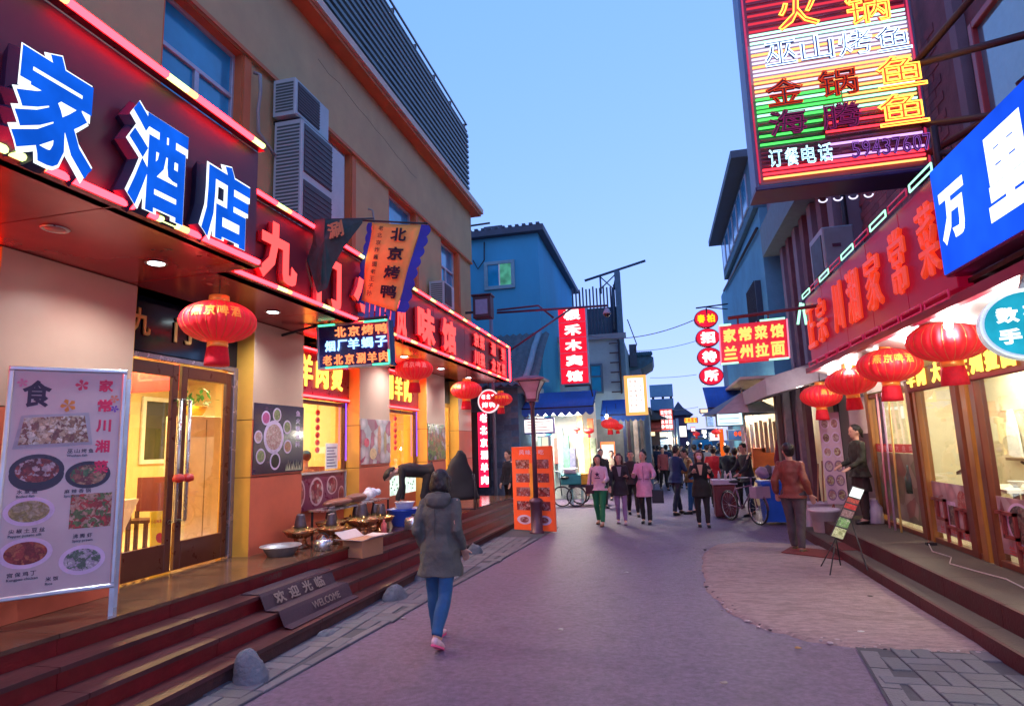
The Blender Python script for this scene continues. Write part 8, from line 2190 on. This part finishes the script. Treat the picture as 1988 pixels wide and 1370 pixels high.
def G(px, py, z=0.0):
    p = onZ(px, py, z); return (p.x, p.y, z)

jeans = cloth('jeans_blue', (.012, .075, .20)); blackc = cloth('black', (.012, .011, .016)); navy = cloth('navy_suit', (.012, .03, .10))
# the woman walking away, nearest to us
olive = mat('parka_olive_grey', (.085, .085, .078), .85, var=.18, scale=7, bump=.5, bscale=28)
w1 = person('woman in grey olive hooded jacket and blue jeans walking away from us', G(856, 1246), 1.64, 176, torso=2, legs=((10, 2), (-14, 20)), arms=((-14, 9, 50), (-12, 9, 52)), topc=olive, hem=.375, collar=True, pants=jeans, hair=hairk, style='bob', fine=True, wide=1.12, head=(8, 0), loose=1.04, flare=1.12,
            shoes=mat('trainer_white_pink', (.62, .42, .48), .5, var=.2, scale=30), sole=mat('sole_pink', (.8, .10, .25), .5))
b = MB(); c_ = w1['sh']; tn, td, St, H_ = w1['tn'], w1['td'], w1['St'], 1.64
b.loft([(c_ - tn * .045 - td * .10, St * .06, tn * .03), (c_ - tn * .075 - td * .05, St * .125, tn * .055), (c_ - tn * .065 + td * .02, St * .150, tn * .065), (c_ - tn * .035 + td * .065, St * .115, tn * .06)], 22)
share('hood', remesh(b, 'hood', olive, .012, 2, .012, 3, 9), w1['t'])
b = MB()
for s_ in (1, -1):
    f = Fr(w1['pel'] + St * (s_ * .115) - tn * .125 + td * .02, St, td)
b.tube([w1['sh'] - tn * .112 - td * (.06 + .055 * i) + St * .004 * math.sin(i * 2) for i in range(9)], .003, 5); b.build('back_seam', mat('seam_dark', (.04, .04, .038), .9), w1['t'])

pinkk = cloth('pink_sweater', (.68, .42, .52)); green = cloth('green_trousers', (.01, .16, .07))
w2 = person('girl in pink sweater with dark star and green trousers', G(1167, 1018), 1.60, -8, legs=((16, 4), (-8, 14)), arms=((20, 14, 60), (-4, 14, 12)), topc=pinkk, hem=.49, pants=green, style='bob', shoes=mat('shoe_tan', (.35, .16, .10), .5), loose=1.05, wide=1.08)
b = MB(); f = Fr(w2['chest'] + w2['tn'] * (.074 * 1.6) - w2['td'] * .02, w2['St'], w2['td'])
star = [(.062 * (1 if k % 2 == 0 else .42) * math.sin(math.pi * k / 5), .062 * (1 if k % 2 == 0 else .42) * math.cos(math.pi * k / 5)) for k in range(10)]
b.prism(f, star, -.01, .012); b.box(f, -.06, .06, -.095, -.075, -.01, .01); b.build('star_print', mat('print_plum', (.05, .01, .06), .7), w2['t'])
b = MB(); s0 = w2['sh'] - w2['St'] * .11; b.tube([s0 + w2['tn'] * .02 + w2['td'] * .03, w2['chest'] - w2['St'] * .15 + w2['tn'] * .1, w2['pel'] - w2['St'] * .19 + w2['tn'] * .08], .010, 5)
t = thing('shoulder_bag', 'dark shoulder bag at the side of the girl in green trousers', 'bag', tuple(w2['pel'] - w2['St'] * .2)); b.build('strap', navy, t)
b = MB(); p_ = w2['pel'] - w2['St'] * .20 + w2['tn'] * .06 - WZ * .02; b.bbox(Fr(p_ - w2['St'] * .10 - WZ * .09, w2['St'], WZ), 0, .20, 0, .20, -.05, .05, .02); b.build('bag_body', mat('bag_maroon', (.05, .015, .03), .5), t)

dk = cloth('dark_coat', (.022, .014, .022)); purp = cloth('purple_leggings', (.24, .13, .30))
w3 = person('woman in dark open coat and light purple leggings beside the green trousered girl', G(1208, 1016), 1.60, 4, legs=((10, 2), (-6, 10)), arms=((16, 12, 85), (6, 14, 30)), topc=dk, hem=.40, pants=purp, hair=hairr, style='long', shoes=mat('shoe_mauve', (.4, .25, .35), .5), wide=.98, open_=mat('shirt_grey_violet', (.25, .2, .25), .7), loose=.92)
w4 = person('man in dark jacket walking just behind the two women', G(1231, 1000), 1.66, 8, legs=((18, 4), (-14, 12)), arms=((6, 10, 20), (-6, 10, 15)), topc=cloth('brownblack', (.03, .016, .02)), hem=.48, style='short')
pk = cloth('pink_coat', (.66, .30, .44))
w5 = person('woman in long pink coat with hair bun and black trousers', G(1256, 1016), 1.64, -6, legs=((6, 2), (-4, 8)), arms=((28, 22, 50), (10, 18, 95)), topc=pk, hem=.36, style='bun', wide=1.0, loose=.95, head=(0, -18))
b = MB(); f = Fr(w5['chest'] + w5['tn'] * (.073 * 1.64), w5['St'], w5['td'])
b.box(f, -.004, .004, -.42, .09, -.02, .004); b.box(f, -.12, -.03, -.21, -.20, -.03, .002); b.box(f, .03, .12, -.21, -.20, -.03, .002); b.build('coat_seams', mat('seam_plum', (.25, .06, .12), .8), w5['t'])
t = thing('hand_bag', 'black rectangular handbag carried by the woman in the pink coat', 'bag', tuple(w5['pel']))
hb = onY(1277, 962, w5['pel'].y - .05)
b = MB(); b.bbox(Fr(hb + Vector((-.13, 0, -.16)), WX, WZ), 0, .26, 0, .30, -.06, .06, .02); b.build('bag_body', mat('bag_black', (.015, .01, .015), .4), t)
b = MB(); b.tube([hb + Vector((-.08, 0, .13)), hb + Vector((-.06, 0, .26)), hb + Vector((.0, 0, .30)), hb + Vector((.06, 0, .26)), hb + Vector((.08, 0, .13))], .007, 5); b.build('handle', mat('bag_black', (.015, .01, .015)), t)
person('man in navy suit standing in mid street turned away', G(1317, 998), 1.76, 140, torso=4, legs=((18, 6), (-16, 2)), arms=((14, 10, 40), (20, 10, 60)), topc=navy, hem=.45, pants=cloth('navy_black', (.01, .015, .035)), head=(14, 0))
person('person in brown jacket facing the man in the navy suit', G(1345, 996), 1.66, -80, torso=4, legs=((6, 2), (-8, 4)), arms=((20, 8, 60), (10, 8, 60)), topc=cloth('mustard', (.24, .10, .03)), hem=.47, pants=jeans, head=(20, 0))
w8 = person('woman in black clothes with pale pink face mask and dark red hair', G(1367, 1022), 1.62, 2, legs=((4, 2), (-3, 4)), arms=((22, 16, 95), (22, 16, 95)), topc=cloth('black_cardigan', (.010, .008, .010)), hem=.38, hair=hairr, style='long', wide=1.05, open_=skinm)
b = MB(); q_ = w8['hc'] + w8['hf'] * (.050 * 1.62) - w8['hd'] * (.022 * 1.62); b.ball(q_, .052, .026, .048, 14, 10, 0, w8['HM']); b.build('face_mask', mat('mask_pink', (.75, .5, .62), .7), w8['t'])
person('person in red sweater seen from behind at the cabinet', G(1393, 984), 1.66, 170, legs=((3, 2), (-3, 2)), arms=((20, 14, 50), (20, 14, 50)), topc=cloth('red_sweater', (.50, .012, .02)), hem=.47, wide=1.12)
person('person in dark clothes behind the red cabinet', G(1421, 988), 1.68, 160, legs=((3, 2), (-3, 2)), arms=((20, 10, 50), (20, 10, 50)), topc=cloth('dark_teal', (.010, .018, .03)), hem=.45, wide=1.1)
person('person in salmon top between the cabinet and the man in the dark jacket', G(1436, 985), 1.60, 150, legs=((3, 2), (-3, 2)), arms=((20, 10, 50), (20, 10, 50)), topc=cloth('salmon', (.55, .08, .07)), hem=.47)
person('man in dark jacket turned left with hands on the bicycle', G(1459, 1000), 1.74, -62, torso=6, legs=((8, 4), (-8, 4)), arms=((34, 8, 30), (30, 8, 34)), topc=cloth('dark_jacket', (.016, .018, .028)), hem=.46, pants=cloth('dark_jeans', (.015, .03, .07)), wide=1.1)
person('person in yellow apron top bent over the counter behind the rubbish bags', G(1497, 985), 1.60, -70, torso=35, legs=((8, 4), (-8, 4)), arms=((30, 8, 20), (40, 8, 20)), topc=cloth('yellow_top', (.6, .30, .05)), hem=.47)
bj = cloth('brown_red_jacket', (.20, .045, .03), .6)
w12 = person('man in brown red jacket with hands behind him facing right by the tripod', G(1551, 1072), 1.75, 148, torso=-2, legs=((8, 3), (-6, 4)), arms=((-18, 14, 42), (-22, 14, 46)), topc=bj, hem=.49, pants=cloth('grey_trousers', (.075, .055, .065)), shoes=mat('shoe_brown', (.10, .07, .03), .4), head=(-2, 42), wide=1.08, loose=1.1, fine=True)
w13 = person('woman in dark clothes with tied hair standing in the dark doorway', (3.30, 11.75, .35), 1.66, -78, legs=((3, 2), (-3, 3)), arms=((8, 4, 50), (4, 4, 62)), topc=cloth('olive_black', (.030, .030, .022)), hem=.46, skirt=.20, pants=cloth('dark_skirt', (.035, .020, .018)), style='ponytail', head=(4, 0), fine=True)
w14 = person('vendor in white coat leaning left in the lit shop', G(1132, 962), 1.66, -100, torso=14, legs=((4, 2), (-6, 2)), arms=((40, 8, 60), (30, 8, 70)), topc=cloth('white_coat', (.75, .73, .66)), hem=.44, head=(14, 0), z=.25)
person('person in dark coat half hidden behind the girl in green', G(1171, 985), 1.68, 20, legs=((4, 2), (-4, 2)), arms=((6, 8, 12), (6, 8, 12)), topc=blackc, hem=.42, wide=1.1)
person('man in black jacket standing left of the orange menu board', G(990, 1003), 1.74, -40, legs=((4, 2), (-4, 2)), arms=((4, 8, 15), (4, 8, 15)), topc=cloth('black_jacket', (.014, .014, .022)), hem=.47)
# bending man by the hot pots
w17 = person('man in black bending down over the pots on the platform', (-3.98, 10.2, .6), 1.70, -62, torso=84, legs=((14, 30), (4, 26)), arms=((2, 3, 14), (-8, 3, 10)), topc=blackc, hem=.49, head=(0, 0), wide=1.28)
# passers-by in the distance
far = [(1243, 950, 1.62, 0, (.12, .05, .06), 'person in dark red walking far down the left side', -1), (1262, 940, 1.6, 180, (.55, .35, .25), 'person with pale orange top near the far shutter', 0), (1282, 936, 1.68, 180, (.02, .03, .07), 'dark figure walking away past the far shops', 0), (1298, 944, 1.7, 175, (.02, .03, .09), 'figure in blue jacket beyond the navy suit', 0), (1329, 948, 1.66, 0, (.10, .04, .04), 'small reddish figure far in mid street', 0), (1354, 958, 1.70, 200, (.03, .05, .10), 'blue grey jacket figure behind the masked woman', 0), (1378, 950, 1.66, 180, (.15, .16, .2), 'figure with white cap far behind the masked woman', 0), (1407, 958, 1.62, 170, (.05, .08, .14), 'blue figure between the red sweater and the cabinet', 0), (1192, 972, 1.6, 0, (.3, .22, .16), 'person with pale scarf behind the dark coated woman', 0),
       (1274, 930, 1.66, 190, (.04, .04, .06), 'dark coated back just right of the shutter', 0), (1291, 951, 1.62, 20, (.25, .05, .06), 'small figure in red left of the navy suit', 0), (1306, 930, 1.7, 0, (.03, .03, .04), 'black figure far behind the navy suit', 0), (1319, 926, 1.68, 180, (.09, .07, .05), 'brown figure at the end of the street', 0), (1338, 930, 1.64, 170, (.03, .03, .07), 'tiny navy figure far off left of the van', 0), (1365, 936, 1.7, 190, (.02, .02, .03), 'black back behind the masked woman', 0), (1384, 938, 1.66, 10, (.16, .10, .12), 'mauve figure in front of the van', 0), (1402, 936, 1.7, 170, (.03, .04, .05), 'dark figure at the orange post', 0), (1416, 946, 1.62, 150, (.20, .10, .05), 'tan figure by the navy menu screen', 0), (1232, 948, 1.6, 10, (.05, .05, .08), 'dark figure at the end of the left stalls', 0), (1216, 952, 1.62, 170, (.20, .17, .15), 'grey figure facing the left stalls', 0), (1444, 962, 1.6, 200, (.05, .05, .06), 'dark customer at the lit food shop', 0), (1474, 968, 1.58, 160, (.22, .20, .18), 'pale customer at the lit food shop', 0)]
for (px, py, H_, fc_, col_, lab, _) in far:
    person(lab, G(px, py), H_, fc_, legs=((10, 4), (-10, 10)), arms=((6, 8, 15), (-6, 8, 15)), topc=cloth('far_%d' % px, col_), hem=.46)
# diners inside
def diner(x, y, face_, col_, lab):
    t = thing('person', lab, 'person', (x, y, 1.05)); rz = R(face_); S_ = Vector((math.cos(rz), math.sin(rz), 0)); F_ = Vector((math.sin(rz), -math.cos(rz), 0)); o_ = Vector((x, y, 1.05))
    b = MB(); b.cap(o_ + WZ * .45, o_ + WZ * .68, .05, .05); b.ball(o_ + WZ * .72 + F_ * .01, .078, .09, .105); b.ball(o_ + WZ * .2, .14, .11, .3)
    for s_ in (1, -1): b.cap(o_ + WZ * .45 + S_ * (s_ * .15), o_ + WZ * .2 + S_ * (s_ * .2) + F_ * .12, .045, .035); b.cap(o_ + WZ * .2 + S_ * (s_ * .2) + F_ * .12, o_ + WZ * .32 + S_ * (s_ * .08) + F_ * .36, .035, .028); b.cap(o_ + WZ * .32 + S_ * (s_ * .08) + F_ * .36, o_ + WZ * .36 + S_ * (s_ * .05) + F_ * .44, .03, .02)
    for s_ in (1, -1): b.cap(o_ + WZ * -.05 + S_ * (s_ * .09), o_ + WZ * -.02 + S_ * (s_ * .1) + F_ * .4, .07, .05); b.cap(o_ + WZ * -.02 + S_ * (s_ * .1) + F_ * .4, o_ + WZ * -.42 + S_ * (s_ * .1) + F_ * .42, .05, .04)
    share('body', remesh(b, 'body', skinm, .014, 1), t)
    b = MB(); b.loft([(o_ - WZ * .08, S_ * .19, F_ * .15), (o_ + WZ * .2, S_ * .19, F_ * .14), (o_ + WZ * .42, S_ * .21, F_ * .12), (o_ + WZ * .52, S_ * .12, F_ * .09)], 20)
    for s_ in (1, -1): b.cap(o_ + WZ * .45 + S_ * (s_ * .16), o_ + WZ * .2 + S_ * (s_ * .2) + F_ * .12, .065, .055); b.cap(o_ + WZ * .2 + S_ * (s_ * .2) + F_ * .12, o_ + WZ * .31 + S_ * (s_ * .09) + F_ * .33, .055, .045)
    share('jacket', remesh(b, 'jacket', cloth('diner_%s' % int(x * -10), col_), .016, 1, .008, 1), t)
    b = MB(); b.ball(o_ + WZ * .755 - F_ * .015, .09, .10, .10); share('hair', remesh(b, 'hair', hairk, .014, 1, .004, 2, 20), t)
diner(-6.1, 8.72, 80, (.45, .30, .06), 'diner in yellow jacket with back turned behind the first window')
diner(-6.0, 9.55, -100, (.5, .18, .08), 'diner facing the yellow jacket behind the first window')
diner(-6.75, 9.2, 20, (.12, .05, .03), 'dark haired diner between the other two')

# scraps of litter and small stones on the ground
rb_ = random.Random(31)
for i, (x, y, c_, lab) in enumerate(((-1.1, 6.4, (.5, .48, .45), 'tiny white paper scrap on the road right of the walking woman'), (.35, 5.2, (.35, .3, .25), 'crumpled beige scrap on the near road'), (1.7, 6.6, (.55, .52, .5), 'white scrap near the rim of the concrete patch'), (-2.9, 6.6, (.3, .28, .3), 'grey pebble on the left pavers'), (1.05, 6.1, (.4, .2, .08), 'orange leaf scrap where patch and pavers meet'), (-.6, 9.2, (.5, .45, .5), 'pale scrap in mid road'), (2.2, 8.0, (.10, .08, .08), 'dark stone on the concrete patch'))):
    b = MB(); b.ball((0, 0, 0), .028, .022, .008, 8, 5); b.v = [tuple(Vector(v) * (1 + .6 * noise.noise(Vector(v) * 60 + Vector((i * 5, 0, 0)))) + Vector((x, y, .03 if x > .5 and y > 6.3 else .014))) for v in b.v]
    b.build('scrap', mat('scrap%d' % i, c_, .8), None, lab, 'litter')
